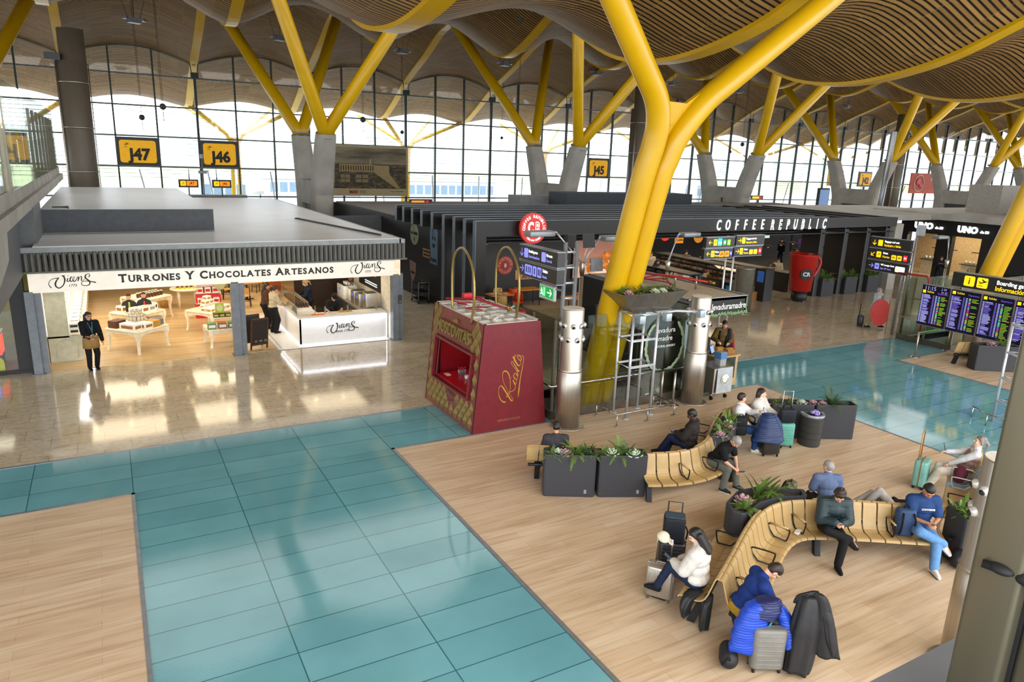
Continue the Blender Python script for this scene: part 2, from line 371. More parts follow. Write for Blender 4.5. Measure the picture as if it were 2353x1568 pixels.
# ================================================================== wave roof
RIBX = [7.09+9*k for k in range(-6, 17)]
_Y = np.array([-14, -6, 0, 6, 10, 12.9, 14.8, 16.5, 18.7, 21, 24, 28, 32.5, 37, 40.7, 42.6, 45.8, 48.5, 51.5, 54, 56.5, 60.5, 65.4, 69, 71.3, 72.5])
_Z = np.array([9.5, 12, 13.2, 13.2, 12.3, 11.15, 10.35, 9.93, 9.72, 10.0, 11.3, 13.6, 15.7, 16.2, 15.1, 14.25, 13.35, 14.0, 15.9, 16.7, 16.5, 14.87, 12.95, 11.1, 10.15, 10.0])
_T = np.gradient(_Z, _Y)
def rib_z(y):
    i = int(np.clip(np.searchsorted(_Y, y)-1, 0, len(_Y)-2)); h = _Y[i+1]-_Y[i]; t = (y-_Y[i])/h
    return float((2*t**3-3*t*t+1)*_Z[i]+(t**3-2*t*t+t)*h*_T[i]+(-2*t**3+3*t*t)*_Z[i+1]+(t**3-t*t)*h*_T[i+1])
def roof_z(x, y): return rib_z(y)+amp(y)*math.sin(PI*(((x-7.09) % 9)/9))**shp(y)
def amp(y): return float(np.interp(y, [0, 18.7, 30, 45.8, 60, 65.4, 71], [1.2, .95, 1.5, 1.6, 1.2, 1.0, .68]))
def shp(y): return float(np.interp(y, [0, 18.7, 30, 45.8, 58, 65.4, 71], [1.2, 1.35, 1.2, 1.35, 1.05, 1.0, 1.2]))
YS = np.concatenate([np.arange(-14, 10, 1.0), np.arange(10, 24, .5), np.arange(24, 40, 1.0), np.arange(40, 50, .5), np.arange(50, 72.6, .75)])
ARC = np.concatenate([[0], np.cumsum([math.hypot(YS[i+1]-YS[i], rib_z(YS[i+1])-rib_z(YS[i])) for i in range(len(YS)-1)])])
def bamboo_mat():
    t = NT('bamboo_slats'); uv = t.n('ShaderNodeTexCoord'); sp = t.n('ShaderNodeSeparateXYZ'); t.l(uv.outputs['UV'], sp.inputs[0])
    v = t.math('DIVIDE', sp.outputs['Y'], .19); fr = t.math('FRACT', v); idx = t.math('FLOOR', v)
    slot = t.math('LESS_THAN', fr, .36)
    u = t.math('FRACT', t.math('DIVIDE', sp.outputs['X'], 1.5)); seam = t.math('LESS_THAN', u, .03)
    wn = t.n('ShaderNodeTexWhiteNoise'); wn.noise_dimensions = '2D'; cb = t.n('ShaderNodeCombineXYZ'); t.l(idx, cb.inputs[0]); t.l(t.math('FLOOR', t.math('DIVIDE', sp.outputs['X'], 1.5)), cb.inputs[1]); t.l(cb.outputs[0], wn.inputs['Vector'])
    slat = t.ramp(wn.outputs['Value'], [(0, '#86673b'), (.5, '#967443'), (1, '#a6814e')])
    gap = t.mix(seam, '#1c150c', '#5a4526'); c = t.mix(slot, slat, gap)
    t.l(c, t.b.inputs['Base Color']); t.b.inputs['Roughness'].default_value = .55; t.b.inputs['Specular IOR Level'].default_value = .25; return t.m
BAMB = bamboo_mat(); NU = 12
rmb = MB().smooth(); rmb.uv = []
for k in range(len(RIBX)-1):
    vs = []; fs = []
    for j, y in enumerate(YS):
        z = rib_z(y); A = amp(y); p = shp(y)
        for i in range(NU+1):
            u = i/NU; zz = z+A*math.sin(PI*u)**p
            x = RIBX[k]+.27+u*(9-.54); vs.append((x, y, zz)); rmb.uv.append((x, ARC[j]))
    n = NU+1
    for j in range(len(YS)-1):
        for i in range(NU): a = j*n+i; fs.append((a, a+n, a+n+1, a+1))
    rmb.add(vs, fs, True)
struct(rmb.build('ceiling', BAMB))
rb = MB()
prof = [(-.3, -.12), (.3, -.12), (.3, .25), (-.3, .25)]
rb.rings([[(x, y, rib_z(y)+z) for x, z in prof] for y in YS], sm=False)
rib0 = rb.build('ceiling_rib', YEL, loc=(0, 0, 0), local=True); struct(rib0)
for k, X in enumerate(RIBX):
    o = rib0 if k == 0 else dup(rib0, (X, 0, 0)); o.location.x = X
# ================================================================== glazed wall to the apron
FRM = M('dark_green_mullion', '#2b3532', .45, .3); TRN = M('transom_grey', '#5d6360', .45, .3)
wy = 65.4
struct(MB().box(-47, 160, wy+.12, wy+.13, .15, 16).build('window_1', GLASSW))
for k in range(-18, 52):
    X = 7.09+3*k; big = k % 3 == 0
    u = ((X-7.09) % 9)/9; top = rib_z(wy)+amp(wy)*math.sin(PI*u)-.05
    struct(MB().box(X-(.09 if big else .06), X+(.09 if big else .06), wy-.15, wy+.1, 0, top-(.9 if big else 0)).build('window_frame', FRM))
for z in (.15, 2.53, 4.86, 7.21, 9.53, 11.84):
    struct(MB().box(-47, 160, wy-.13, wy-.02, z-.06, z+.06).build('window_rail', TRN))
lv = MB()
for z in np.arange(4.0, 9.4, .3): lv.box(-47, 160, wy+.5, wy+.75, z, z+.03)
struct(lv.build('window_louvres', M('white_louvre', '#dfe3e3', .4)))
wt = MB()
for k in range(len(RIBX)-1):
    P = [(RIBX[k]+u*9, wy-.1, rib_z(wy)+amp(wy)*math.sin(PI*u)-.06) for u in np.linspace(0, 1, 13)]
    wt.tube(P, .06, 6)
struct(wt.build('window_head', TRN))
for k in range(-6, 14):                        # sprung brackets that hold the glazing under each rib
    X = 7.09+9*k; t = MB(); t.cbox((X, wy-.2, 12.05), (.55, .35, .45))
    for s in (-.2, .2): t.tube([(X+s, wy-.2, 12.2), (X+s*1.5, wy-.2, 12.95)], .035, 6)
    struct(t.build('window_bracket', FRM))
# ================================================================== apron outside
struct(MB().box(-400, 900, 66, 1400, -3.2, -3.0).build('ground', M('apron_concrete', '#cfcfca', .8, ns=.05)))
struct(MB().box(-400, 900, 190, 420, -3.0, -2.9).build('ground_grass', M('haze_paled_grass', '#b9c690', .9, ns=.05, na=.25)))  # grass colour paled to carry the outdoor haze
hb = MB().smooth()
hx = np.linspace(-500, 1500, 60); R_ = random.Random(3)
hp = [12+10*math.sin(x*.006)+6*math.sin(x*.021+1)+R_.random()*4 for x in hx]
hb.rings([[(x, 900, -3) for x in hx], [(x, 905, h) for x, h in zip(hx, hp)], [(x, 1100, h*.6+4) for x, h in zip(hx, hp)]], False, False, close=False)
struct(hb.build('hills', M('haze_tinted_hill', '#c3cfc6', .9, ns=.02, na=.2)))  # distance haze is painted into this pale hill colour
# outer yellow forks that carry the eaves
def outer_fork(X):
    t = MB(); y = 77; 
    for s in (-1, 1):
        t.tube([(X+.35*s, y+.5, -3), (X+.3*s, y, 7.0), (X+.8*s, y-.4, 7.9), (X+4.4*s, 71.6, 10.1)], .2, 8)
        t.tube([(X+.35*s, y+.5, 3.5), (X+.3*s, y, 7.2), (X+.8*s, y+.3, 8.0), (X+4.4*s, y+3.5, 10.6)], .13, 6)
    t.box(X-.5, X+.5, y-.1, y+.1, 6.6, 7.6)
    o = t.build('eaves_fork', YEL, loc=(X, 77, -3)); return o
f0 = outer_fork(11.6); tag(f0, 'yellow forked strut holding the eaves outside the glass, beyond gate J46', 'roof strut', 'outer forks along the eaves')
for k, lb in ((-1, 'yellow forked eaves strut outside the glass behind the dark duct tower'), (1, 'yellow forked eaves strut outside the glass at the edge of the palace poster'), (2, 'yellow forked eaves strut outside the glass right of gate J45'), (3, 'yellow forked eaves strut outside between the second and third concrete forks'), (4, 'yellow forked eaves strut outside the glass near gate J42'), (5, 'yellow forked eaves strut outside the glass beside the red food poster')):
    dup(f0, (11.6+18*k, 77, -3), 0, lb)
lp = MB()
for k in range(0, 40): X = 4+5.2*k; lp.tube([(X, 70, -3), (X-1.4, 67.2, 4.6)], .07, 6)
tag(lp.build('sloping_strut', M('white_strut', '#dfe2e2', .4)), 'slender white raking struts in a row outside the glass wall', 'struts', kind='stuff')
PLW = M('airliner_white', '#f1f2f2', .35); PLR = M('airliner_red', '#c82034', .4); PLG = M('engine_grey', '#5a6470', .4)
def airliner(x, y, rz, label):
    t = thing('airliner', label, 'aeroplane', (x, y, -3), rz, None)
    b = MB().smooth(); b.rings([[(sx_, r*math.cos(a), 3.6+dz+r*math.sin(a)) for a in [2*PI*k/16 for k in range(16)]] for sx_, r, dz in ((-19, .2, 0), (-18.3, .9, .1), (-16.5, 1.6, .25), (-13, 1.95, .3), (8, 1.95, .3), (14, 1.3, .8), (18.5, .35, 1.4))])
    b.build('fuselage', PLW, t, local=True)
    wng = MB()
    for s in (-1, 1): wng.plate([(-3, s*1.6, 2.9), (3.2, s*1.6, 2.9), (6.5, s*16, 4.0), (4.9, s*16, 4.0)][::s], (0, 0, 1), .25)
    for s in (-1, 1): wng.plate([(14, s*.6, 4.6), (17, s*.6, 4.6), (18.6, s*6, 5.0), (17.4, s*6, 5.0)][::s], (0, 0, 1), .15)
    wng.build('wing', PLW, t, local=True)
    MB().plate([(12.2, 0, 5.2), (17.4, 0, 5.2), (19.6, 0, 11), (17.2, 0, 11)], (0, 1, 0), .3).build('tail_fin', PLR, t, local=True)
    for s in (-1, 1): MB().cyl((-3.6, s*5.3, 2.2), (.2, s*5.3, 2.2), 1.0, .75).build('engine', PLG, t, local=True)
    for p in ((-14, 0), (1.5, 2), (1.5, -2)): MB().cyl((p[0], p[1]-.3, .5), (p[0], p[1]+.3, .5), .5).cyl((p[0], p[1], .5), (p[0], p[1], 2.4), .12).build('landing_gear', PLG, t, local=True)
    return t
airliner(24, 132, .6, 'white airliner parked beyond the glass to the right of the J46 sign')
airliner(92, 120, .3, 'white airliner with red tail fin seen beside the J45 sign')
airliner(135, 150, .2, 'white airliner with red tail seen through the glass right of the big yellow column')
JB = M('jet_bridge_panel', '#c5cbd0', .5)
for x, y, l, lb in ((33, 92, 16, 'boxy white boarding bridge outside behind the second concrete fork'), (18, 95, 12, 'boxy white boarding bridge outside under the palace poster'), (75, 95, 22, 'boxy white boarding bridge outside behind the third concrete fork'), (9, 86, 5, 'grey boarding bridge cabin outside between the gate J47 and J46 signs')):
    t = thing('boarding_bridge', lb, 'boarding bridge', (x, y, -3))
    MB().box(0, l, 0, 3, 3.2, 6.2).build('tunnel', JB, t, local=True)
    q = MB()
    for k in range(int(l/1.2)): q.box(.3+k*1.2, 1.2+k*1.2, -.05, 0, 4.4, 5.6)
    q.build('window', M('bridge_glass', '#7f97ab', .2), t, local=True)
    MB().cyl((l*.6, 1.5, 0), (l*.6, 1.5, 3.2), .4).build('leg', DSTEEL, t, local=True)
# ================================================================== concrete forks with yellow arms
def cyl_loft(mb, secs, n=14, e=.55):
    rs = []
    for c, rx, ry in secs:
        rs.append([(c[0]+rx*math.copysign(abs(math.cos(a))**e, math.cos(a)), c[1]+ry*math.copysign(abs(math.sin(a))**e, math.sin(a)), c[2]) for a in [2*PI*k/n for k in range(n)]])
    return mb.rings(rs, sm=False)
def tree(label):
    t = thing('roof_fork', label, 'roof column', (0, 0, 0), 0, 'concrete forks with yellow arms')
    for s in (-1, 1):
        b = MB(); cyl_loft(b, [((0, s*1.75, 0), .62, .62), ((0, s*1.8, 3.9), .65, .66), ((0, s*2.35, 5.6), .62, .62), ((0, s*3.1, 7.45), .56, .6)])
        b.build('concrete_leg', CONC, t, local=True)
        MB().cyl((0, s*3.1, 7.42), (0, s*3.13, 7.5), .6, .6, 20).build('collar', CONC, t, local=True)
        for x in (-1, 1):
            tp = rib_z(46+9*s)
            MB().tube([(x*.05, s*3.05, 7.4), (x*.22, s*3.3, 7.9), (x*4.5, 9*s-.3*s, tp)], [.36, .38, .36], 14).build('yellow_arm', YEL, t, local=True)
    MB().box(-.55, .55, -1.6, 1.6, 3.3, 4.75).build('cross_block', CONC, t, local=True)
    MB().box(-.3, .3, -1.3, 1.3, 0, 3.3).build('infill', DGREY, t, local=True); return t
TL = {0: 'concrete fork with four yellow arms beside the palace poster', -1: 'concrete fork with yellow arms farthest left, only an arm top in view', 1: 'concrete fork with four yellow arms left of the gate J45 sign', 2: 'concrete fork with four yellow arms just right of the huge yellow column', 3: 'concrete fork with four yellow arms left of the gate J42 sign', 4: 'concrete fork with yellow arms beside the red food poster', 5: 'concrete fork with yellow arms at the far right edge'}
t0 = tree(TL[0]); t0.location = (11.6, 46.3, 0)
for k in (-1, 1, 2, 3, 4, 5): dup(t0, (11.6+18*k, 46.3, 0), 0, TL[k])
# ================================================================== huge yellow Y columns in the foreground
def yplane(x, z): return (x, 15.2-.2329*z, z)
def bigY(X, label):
    t = thing('yellow_column', label, 'roof column', (X, 15.2, 0))
    dx = X-11.6
    La = [(11.1, -3), (11.12, 0), (11.32, 5.5), (11.45, 6.9), (11.42, 7.45), (11.2, 7.95), (10.65, 8.55), (9.55, 9.72), (7.5, 11.9)]
    Ra = [(11.62, -3), (11.64, 0), (11.86, 5.5), (12.0, 6.6), (12.2, 7.2), (12.75, 7.95), (13.4, 8.5), (15.75, 10.4), (16.7, 11.2)]
    for nm, P in (('left_tube', La), ('right_tube', Ra)):
        MB().tube(catmull([(x+dx, *yplane(x, z)[1:]) for x, z in P], 5), .285, 18).build(nm, YEL, t)
    pl = [(11.3, 6.45), (12.0, 6.45), (12.55, 7.5), (13.9, 8.9), (13.75, 9.02), (12.17, 7.86), (11.66, 7.87), (10.3, 9.1), (10.15, 8.9), (11.2, 7.6)]
    MB().plate([(x+dx, *yplane(x, z)[1:]) for x, z in pl], (0, -1, -.23), .1).build('gusset_plate', YEL, t)
    MB().tube([(11.62+dx, *yplane(0, 7.36)[1:]), (12.2+dx, *yplane(0, 7.36)[1:])], .02, 6).build('weld_seam', YEL, t)
    return t
bigY(11.6, 'huge yellow twin-tube Y column rising behind the glass screen, nearest the camera')
bigY(29.6, 'yellow twin-tube Y column crossing the far right edge above the flight screens')
# ================================================================== dark duct towers
DUCT = M('dark_granite_duct', '#5b5246', .45, ns=5, na=.12, stretch=(6, 6, .5))
def tower(x, y, label, top=12.2):
    t = thing('duct_tower', label, 'air duct tower', (x, y, 0))
    MB().cyl((x, y, 0), (x, y, top), .62, .62, 26).build('core', DUCT, t)
    MB().cyl((x-.12, y, 0), (x-.12, y, top-1.6), .72, .72, 26).build('outer_shell', DUCT, t)
    q = MB()
    for k in range(5): q.lathe([(.76, 0), (.78, .03), (.76, .06)], (x-.1, y, .4+k*2.28), 26)
    q.build('steel_band', STEEL, t)
    q = MB()
    for a in (2.6, .3, 3.6): q.cyl((x-.1+.8*math.cos(a), y-.8*abs(math.sin(a)), 0), (x-.1+.8*math.cos(a), y-.8*abs(math.sin(a)), top-1.7), .025)
    q.build('riser', STEEL, t)
    return t
tt = tower(-.85, 46, 'tall dark round duct tower left of the gate J47 sign')
MB().cbox((-1.75, 45.6, 10.75), (.7, .45, .35)).build('floodlight', DGREY, tt)
tower(37.3, 46, 'tall dark round duct tower directly behind the huge yellow column'); tower(71, 46, 'tall steel-grey duct tower between the gate J42 sign and the red food poster')
tag(MB().cyl((52.5, 35, 0), (53, 35, 9.5), .22, .22, 14).build('steel_mast', M('mast_steel', '#8c9094', .35, .8), loc=(52.5, 35, 0)), 'slim grey steel mast in front of the far duct tower', 'mast')
# suspended lighting gear under the roof
def onray(px, py, depth_y):                    # place a thing seen at this pixel on the plane y = depth_y
    d = _fw+_r*((px-1176.5)/F_PX)-_u*((py-784)/F_PX); t = depth_y/d.y; return Vector((d.x*t, depth_y, H+d.z*t))
def onrayx(px, py, X):
    d = _fw+_r*((px-1176.5)/F_PX)-_u*((py-784)/F_PX); t = X/d.x; return Vector((X, d.y*t, H+d.z*t))
def onfloor(px, py, z=0.):
    d = _fw+_r*((px-1176.5)/F_PX)-_u*((py-784)/F_PX); t = (z-H)/d.z; return Vector((d.x*t, d.y*t, z))
BALLS = [(374, 245, 52, .2), (326, 270, 60, .2), (834, 275, 55, .22), (924, 304, 62, .17), (1190, 297, 58, .22), (1153, 317, 64, .15), (1706, 332, 56, .22), (1678, 349, 62, .17)]
for i, (px, py, y, r) in enumerate(BALLS):
    p = onray(px, py, y); t = thing('pendant_ball', 'dark ball hanging on thin cables, ' + ('near the J47 sign, the closer one', 'near the J47 sign, the farther smaller one', 'above the palace poster', 'at the corner of the palace poster', 'left of the second concrete fork, the larger', 'left of the second concrete fork, the smaller', 'right of the huge yellow column, the larger', 'right of the huge yellow column, the smaller')[i], 'pendant', tuple(p))
    MB().ell(p, r).build('ball', DGREY, t); zt = roof_z(p.x, y)
    MB().tube([p+Vector((.04, 0, r*.9)), (p.x+.04, y, zt)], .012, 5).tube([p+Vector((-.04, 0, r*.9)), (p.x-.04, y, zt)], .012, 5).build('cable', BLACK, t)
    MB().tube([p+Vector((0, 0, -r)), p+Vector((0, 0, -r-.7))], .02, 5).build('tail_chain', DGREY, t)
SPOTS = [(308, 47, 50), (643, 88, 56), (925, 118, 56), (1197, 40, 42), (1160, 147, 58), (1372, 168, 60), (1545, 192, 58), (1698, 210, 58), (1945, 245, 58)]
for i, (px, py, y) in enumerate(SPOTS):
    p = onray(px, py, y); t = thing('ceiling_spot_cluster', 'grey spotlight cluster hung under the bamboo roof, ' + ('above the J47 sign', 'left of the palace poster', 'above the palace poster', 'nearest the huge yellow column on its left', 'above the second concrete fork, hung low', 'behind the huge yellow column', 'right of the huge yellow column', 'above the third concrete fork', 'above the gate J42 sign')[i], 'ceiling light', tuple(p))
    s = y/50
    MB().cbox(p, (.7*s, .5*s, .3*s), .3).cbox(p+Vector((-.4*s, 0, .1)), (.3*s, .5*s, .1*s), .5).cbox(p+Vector((.45*s, 0, .05)), (.3*s, .5*s, .12*s), -.4).build('housing', M('spot_grey', '#6d6f72', .4, .5), t)
    q = MB(); zt = roof_z(p.x, y)+.2
    for dx, dy in ((-.3, .1), (.3, .1), (0, -.1)): q.tube([p+Vector((dx*s, dy, .1)), (p.x+dx*4*s, y+dy, max(zt, p.z+.8))], .02, 5)
    q.build('cable', DGREY, t)
# ================================================================== upper deck on the left with its glass screen
BX = -1.72
struct(MB().box(-30, BX-.1, 14, 40, 4.95, 5.3).box(BX-.1, BX+.06, 14, 39.9, 4.82, 5.08).box(BX-.28, BX-.05, 14, 39.5, 5.0, 5.42).box(BX-.4, BX-.12, 14, 38.4, 4.62, 4.95).build('wall_deck', CONC))
struct(MB().prism([(13, 3.85), (14.7, 4.05), (16.19, 4.26), (16.48, 4.71), (16.48, 4.95), (13, 4.95)], 0, .9, Matrix(((0, 0, -1, BX+.02), (1, 0, 0, 0), (0, 1, 0, 0), (0, 0, 0, 1)))).build('wall_corbel', CONC))
struct(MB().box(-6, BX-.45, 17.2, 23.9, 2.9, 4.9).build('wall_left', M('grey_blue_wall', '#5f656b', .6)))
struct(MB().box(BX-.5, BX-.1, 24.2, 26.9, 3.3, 4.9).build('wall_left', M('grey_panel', '#6b6e70', .6)))
bt = thing('glass_balustrade', 'glass screen with steel fins along the upper deck at the left', 'glass screen', (BX, 16, 5.3))
FIN = M('weathered_steel_fin', '#8e8675', .45, .5)
ys = [16.6, 18.3, 18.75]+[19.5+1.62*k for k in range(12)]
for i, y in enumerate(ys):
    top = 6.75 if i < 2 else (6.7 if i == 2 else 7.4)
    MB().box(BX-.1, BX-.02, y-.035, y+.035, 5.3, top).build('fin', FIN, bt)
MB().box(BX-.08, BX-.065, 16.0, 18.7, 5.4, 6.75).build('glass_pane', GLASSB, bt); MB().box(BX-.02, BX-.005, 18.9, 37.9, 5.4, 7.75).build('glass_pane', GLASSB, bt)
# ================================================================== window frame the photograph looks past
MUL = M('bronze_mullion', '#6f6a58', .4, .7, ns=2, na=.06, stretch=(8, 8, .4))
mu = thing('window_frame_post', 'bronze window post close to the camera at the right edge, with a black catch', 'window post', (1.22, .5, 5.5))
MB().rbox(1.193, 1.245, .455, .53, 4.8, 7.4, .008).build('outer_profile', MUL, mu); MB().rbox(1.222, 1.30, .34, .452, 4.8, 7.4, .01).build('inner_profile', MUL, mu)
MB().box(1.218, 1.226, .45, .457, 4.8, 7.4).build('gasket', RUB, mu)
MB().ell((1.205, .452, 5.83), (.016, .02, .012)).ell((1.193, .485, 5.833), (.014, .02, .009)).cyl((1.185, .51, 5.832), (1.222, .42, 5.826), .007).build('catch', RUB, mu)
struct(MB().box(-3, 6, -.2, .65, 5.42, 5.5).build('trim_sill', M('grey_sill', '#5b5f63', .5)))
# ================================================================== nougat shop on the left
FY = 23.5
ROOFM = M('roof_membrane', '#d4d8da', .34, spec=.7, ns=.8, na=.05); GREYST = M('shop_grey_steel', '#73797f', .45, .2); CORR = M('corrugated_grey', '#6a6b66', .55)
CREAM = M('cream_lacquer', '#efe6cc', .4); SAGE = M('sage_cream', '#cfcdb4', .5); LITW = M('backlit_white', '#efe9de', .4, emit='#fff2dc', es=.28)
LEDW = M('led_white', '#ffffff', .5, emit='#eef2ff', es=5.); WOODS = wood_mat('shop_oak_floor', '#dfc9a2', '#d6bc90', .14, 1.3, .3)
INK = M('logo_black', '#171513', .5)
struct(MB().box(-1.95, 8.6, 23.62, 45, .0, .012).build('floor_wood_shop', WOODS))
struct(MB().box(-1.9, 8.75, 23.45, 45.4, 3.4, 3.65).build('ceiling_shop_roof', ROOFM))
struct(MB().box(-1.85, 3.2, 26.9, 41, 3.65, 4.4).build('ceiling_shop_roof_box', ROOFM)); struct(MB().box(-1.86, 3.21, 26.88, 26.9, 3.66, 4.395).build('wall_roof_box_front', M('dark_box_face', '#4a4e53', .6)))
struct(MB().box(-1.9, 8.6, 23.8, 45, 2.82, 2.9).build('ceiling_shop', M('shop_ceiling', '#d9cfb8', .7)))
for b, m in (((-2.0, -1.92, 23.8, 45, 0, 3.4), WHITE), ((8.52, 8.62, 23.55, 45, 0, 3.4), M('warm_white_wall', '#e6ddca', .6)), ((-2, 8.6, 36.9, 37, 0, 2.9), M('shop_back_wall', '#c9b184', .6))):
    struct(MB().box(*b).build('wall_shop', m))
struct(MB().box(8.63, 8.75, 23.55, 45, 0, 3.4).build('wall_shop_outer', M('grey_cladding', '#8b8e8e', .5)))
struct(MB().box(-2.45, 8.8, 23.4, 23.6, 3.42, 3.62).box(8.75, 8.95, 23.4, 45, 3.42, 3.62).build('trim_2', M('gutter_grey', '#9aa0a0', .5)))
cb = MB()
x = -2.6
while x < 8.9: cb.rings([[(x, 23.32, z), (x+.045, 23.26, z), (x+.09, 23.26, z), (x+.12, 23.32, z), (x+.12, 23.4, z), (x, 23.4, z)] for z in (2.97, 3.48)], sm=False); x += .15
y = 23.4
while y < 44: cb.rings([[(8.85, y, z), (8.92, y+.04, z), (8.92, y+.09, z), (8.85, y+.13, z), (8.78, y+.13, z), (8.78, y, z)] for z in (2.97, 3.48)], sm=False); y += .15
cb.box(-2.6, 8.96, 23.22, 23.42, 2.93, 2.98)
struct(cb.build('trim_corrugated', CORR))
for nm, x0, x1, lb in (('a', -2.24, -1.86, 0), ('b', 3.16, 3.56, 0), ('c', 8.5, 8.9, 0)):
    struct(MB().box(x0, x0+.22, FY-.1, FY+.2, 0, 2.4).box(x0+.22, x1, FY-.02, FY+.12, 0, 2.4).box(x0-.05, x1-.1, FY-.13, FY+.25, 0, .02).build('trim_post', GREYST))
sg = thing('shop_sign', 'long white illuminated fascia sign reading TURRONES Y CHOCOLATES ARTESANOS between two script logos', 'shop sign', (3.3, FY, 2.36))
MB().box(-2.1, 8.77, FY-.1, FY+.12, 2.36, 2.95).box(8.55, 8.77, FY-.1, FY+.5, 2.36, 2.95).build('lightbox', LITW, sg)
def serif_line(words, x0, x1, z, y, big, small, mat, parent):      # small capitals: each letter its own glyph with slab serifs from the stem ends
    total = 0; items = []
    for ch, sz in words:
        if ch == ' ': items.append((None, sz)); continue
        items.append((ch, sz))
    c = bpy.data.curves.new('m', 'FONT'); mb = MB(); cur = 0; glyphs = []
    for ch, sz in items:
        if ch is None: cur += .34*sz; continue
        c.body = ch; c.size = sz; c.offset = .042*sz; c.extrude = 0; c.resolution_u = 4
        t = bpy.data.objects.new('m', c); COL.objects.link(t); me = bpy.data.meshes.new_from_object(t); bpy.data.objects.remove(t)
        vs = [v.co.copy() for v in me.vertices]; fs = [list(p.vertices) for p in me.polygons]; bpy.data.meshes.remove(me)
        w0 = min(v.x for v in vs); w1 = max(v.x for v in vs); h1 = max(v.y for v in vs)
        vs = [Vector((v.x-w0+cur, v.y, 0)) for v in vs]; glyphs.append((vs, fs)); W = w1-w0; ser = []
        s = .075*sz; hw = .1*sz; st = .07*sz
        spots = {'T': [(W/2, 0), (0+st*.3, h1*.93, 1), (W-st*.3, h1*.93, 1)], 'U': [(st, h1), (W-st, h1)], 'R': [(st, 0), (W-st*.6, 0), (st*.3, h1)], 'N': [(st, 0), (st*.6, h1), (W-st, h1)], 'E': [(st*.3, 0), (st*.3, h1), (W, h1*.07, 1), (W, h1*.93, 1)], 'Y': [(W/2, 0), (st, h1), (W-st, h1)], 'H': [(st, 0), (W-st, 0), (st, h1), (W-st, h1)], 'L': [(st*.3, 0), (st, h1), (W, h1*.07, 1)], 'A': [(st*.7, 0), (W-st*.7, 0)]}.get(ch, [])
        for sp in spots:
            if len(sp) == 3: ser.append((sp[0]-s*.4, sp[0]+s*.4, sp[1]-hw*.9, sp[1]+hw*.7))
            else: ser.append((sp[0]-hw-st*.6, sp[0]+hw+st*.6, sp[1]-(s*.35 if sp[1] else 0), sp[1]+(s*.65 if not sp[1] else s*.3)))
        for a, b, cc, d in ser: glyphs.append(([Vector((a+cur, cc, 0)), Vector((b+cur, cc, 0)), Vector((b+cur, d, 0)), Vector((a+cur, d, 0))], [[0, 1, 2, 3]]))
        cur += W+.13*sz
    k = (x1-x0)/(cur-.13*small)
    for vs, fs in glyphs: mb.add([(x0+v.x*k, y, z+v.y*k) for v in vs], fs, False)
    return mb.build('lettering', mat, parent)
wl = []
for wd in ('TURRONES', ' ', 'Y', ' ', 'CHOCOLATES', ' ', 'ARTESANOS'):
    for i, ch in enumerate(wd): wl.append((ch, .38 if i == 0 else .31))
serif_line(wl, .1, 6.41, 2.565, FY-.105, .38, .31, INK, sg)
VIC = [([(88,325),(66,292),(60,255),(85,208),(135,184),(200,176)], [9,7,5,5,6,8]), ([(200,176),(165,215),(145,265),(150,305),(178,331),(208,324),(245,290),(268,235),(273,190),(262,155),(238,143)], [6,12,14,12,10,9,10,14,12,6]), ([(236,150),(262,147),(284,138)], [3,9,3]),
 ([(316,185),(304,218),(303,236),(318,238),(345,205),(362,172)], [9,9,7,5,3]), ([(316,150),(321,154)], 12), ([(372,176),(364,165),(347,185),(341,222),(352,240),(372,230),(395,203),(404,176),(395,166),(381,188),(378,222),(392,240),(415,226),(440,180),(456,168)], [8,5,9,9,5,4,5,4,8,9,5,4]),
 ([(456,168),(450,205),(446,238),(462,195),(482,168),(497,170),(493,205),(490,230),(505,238),(535,205),(565,165)], [9,9,5,4,6,9,9,5,4,3]), ([(580,185),(604,168),(607,142),(585,132),(555,148),(544,178),(560,210),(590,240),(600,268),(588,300),(555,314),(515,311),(488,290),(488,263),(515,248),(560,243),(610,252),(680,270)], [4,8,6,6,10,12,13,13,10,8,7,7,5,5,6,8,12])]
def vicens(cx, cz, width, y, parent, sub='1775', yfix=None):
    k = width/630; M4 = fmat((cx, y, cz), (1, 0, 0), (0, 0, 1))
    rot = .06
    def tr(p): X, Z = (p[0]-370)*k, -(p[1]-232)*k; return (X, Z-X*(-rot)*0)
    ls = [([tr(p) for p in pts], [q*k*1.65 for q in w_] if isinstance(w_, list) else w_*k*1.5) for pts, w_ in VIC]
    strokes(ls, M4, INK, parent, 'script_logo')
    text(sub, .095*width, fmat((cx+(370-375)*k, y, cz-72*k), (1, 0, 0), (0, 0, 1)), INK, parent, .002, shear=.25, bold=.012, sx=.9, sp=1.1)
vicens(-1.05, 2.66, 1.16, FY-.106, sg); vicens(7.6, 2.68, 1.22, FY-.106, sg)
# lamps of the shop
DISC = M('downlight_disc', '#fff2d8', .5, emit='#ffe2ae', es=14)
dl0 = thing('ceiling_downlight', 'round warm downlight in a row on the shop ceiling behind the sign', 'ceiling light', (-1, 24.4, 2.82), 0, 'shop ceiling downlights')
MB().lathe([(.075, -.004), (.075, 0)], n=14).build('lens', DISC, dl0, local=True); MB().lathe([(.1, -.012), (.1, 0), (.085, 0), (.085, -.012)], n=14, cap=False).build('ring', WHITE, dl0, local=True)
for ix in range(9):
    for iy in range(4):
        if ix or iy: dup(dl0, (-1+1.05*ix, 24.4+1.7*iy, 2.82))
WARM = (1, .84, .58)
for X, Y, p in ((0, 25.6, 62), (3.2, 26, 62), (0.2, 30, 80), (3.6, 30.5, 80), (5.5, 33, 80), (6.9, 25.5, 50)): area('shop_lamp', (X, Y, 2.78), 2.2, 2.2, p, WARM)
area('shelf_lamp', (-1.2, 29.5, 2.1), .4, 9, 70, (1, .98, .95), (0, math.radians(-15), 0))
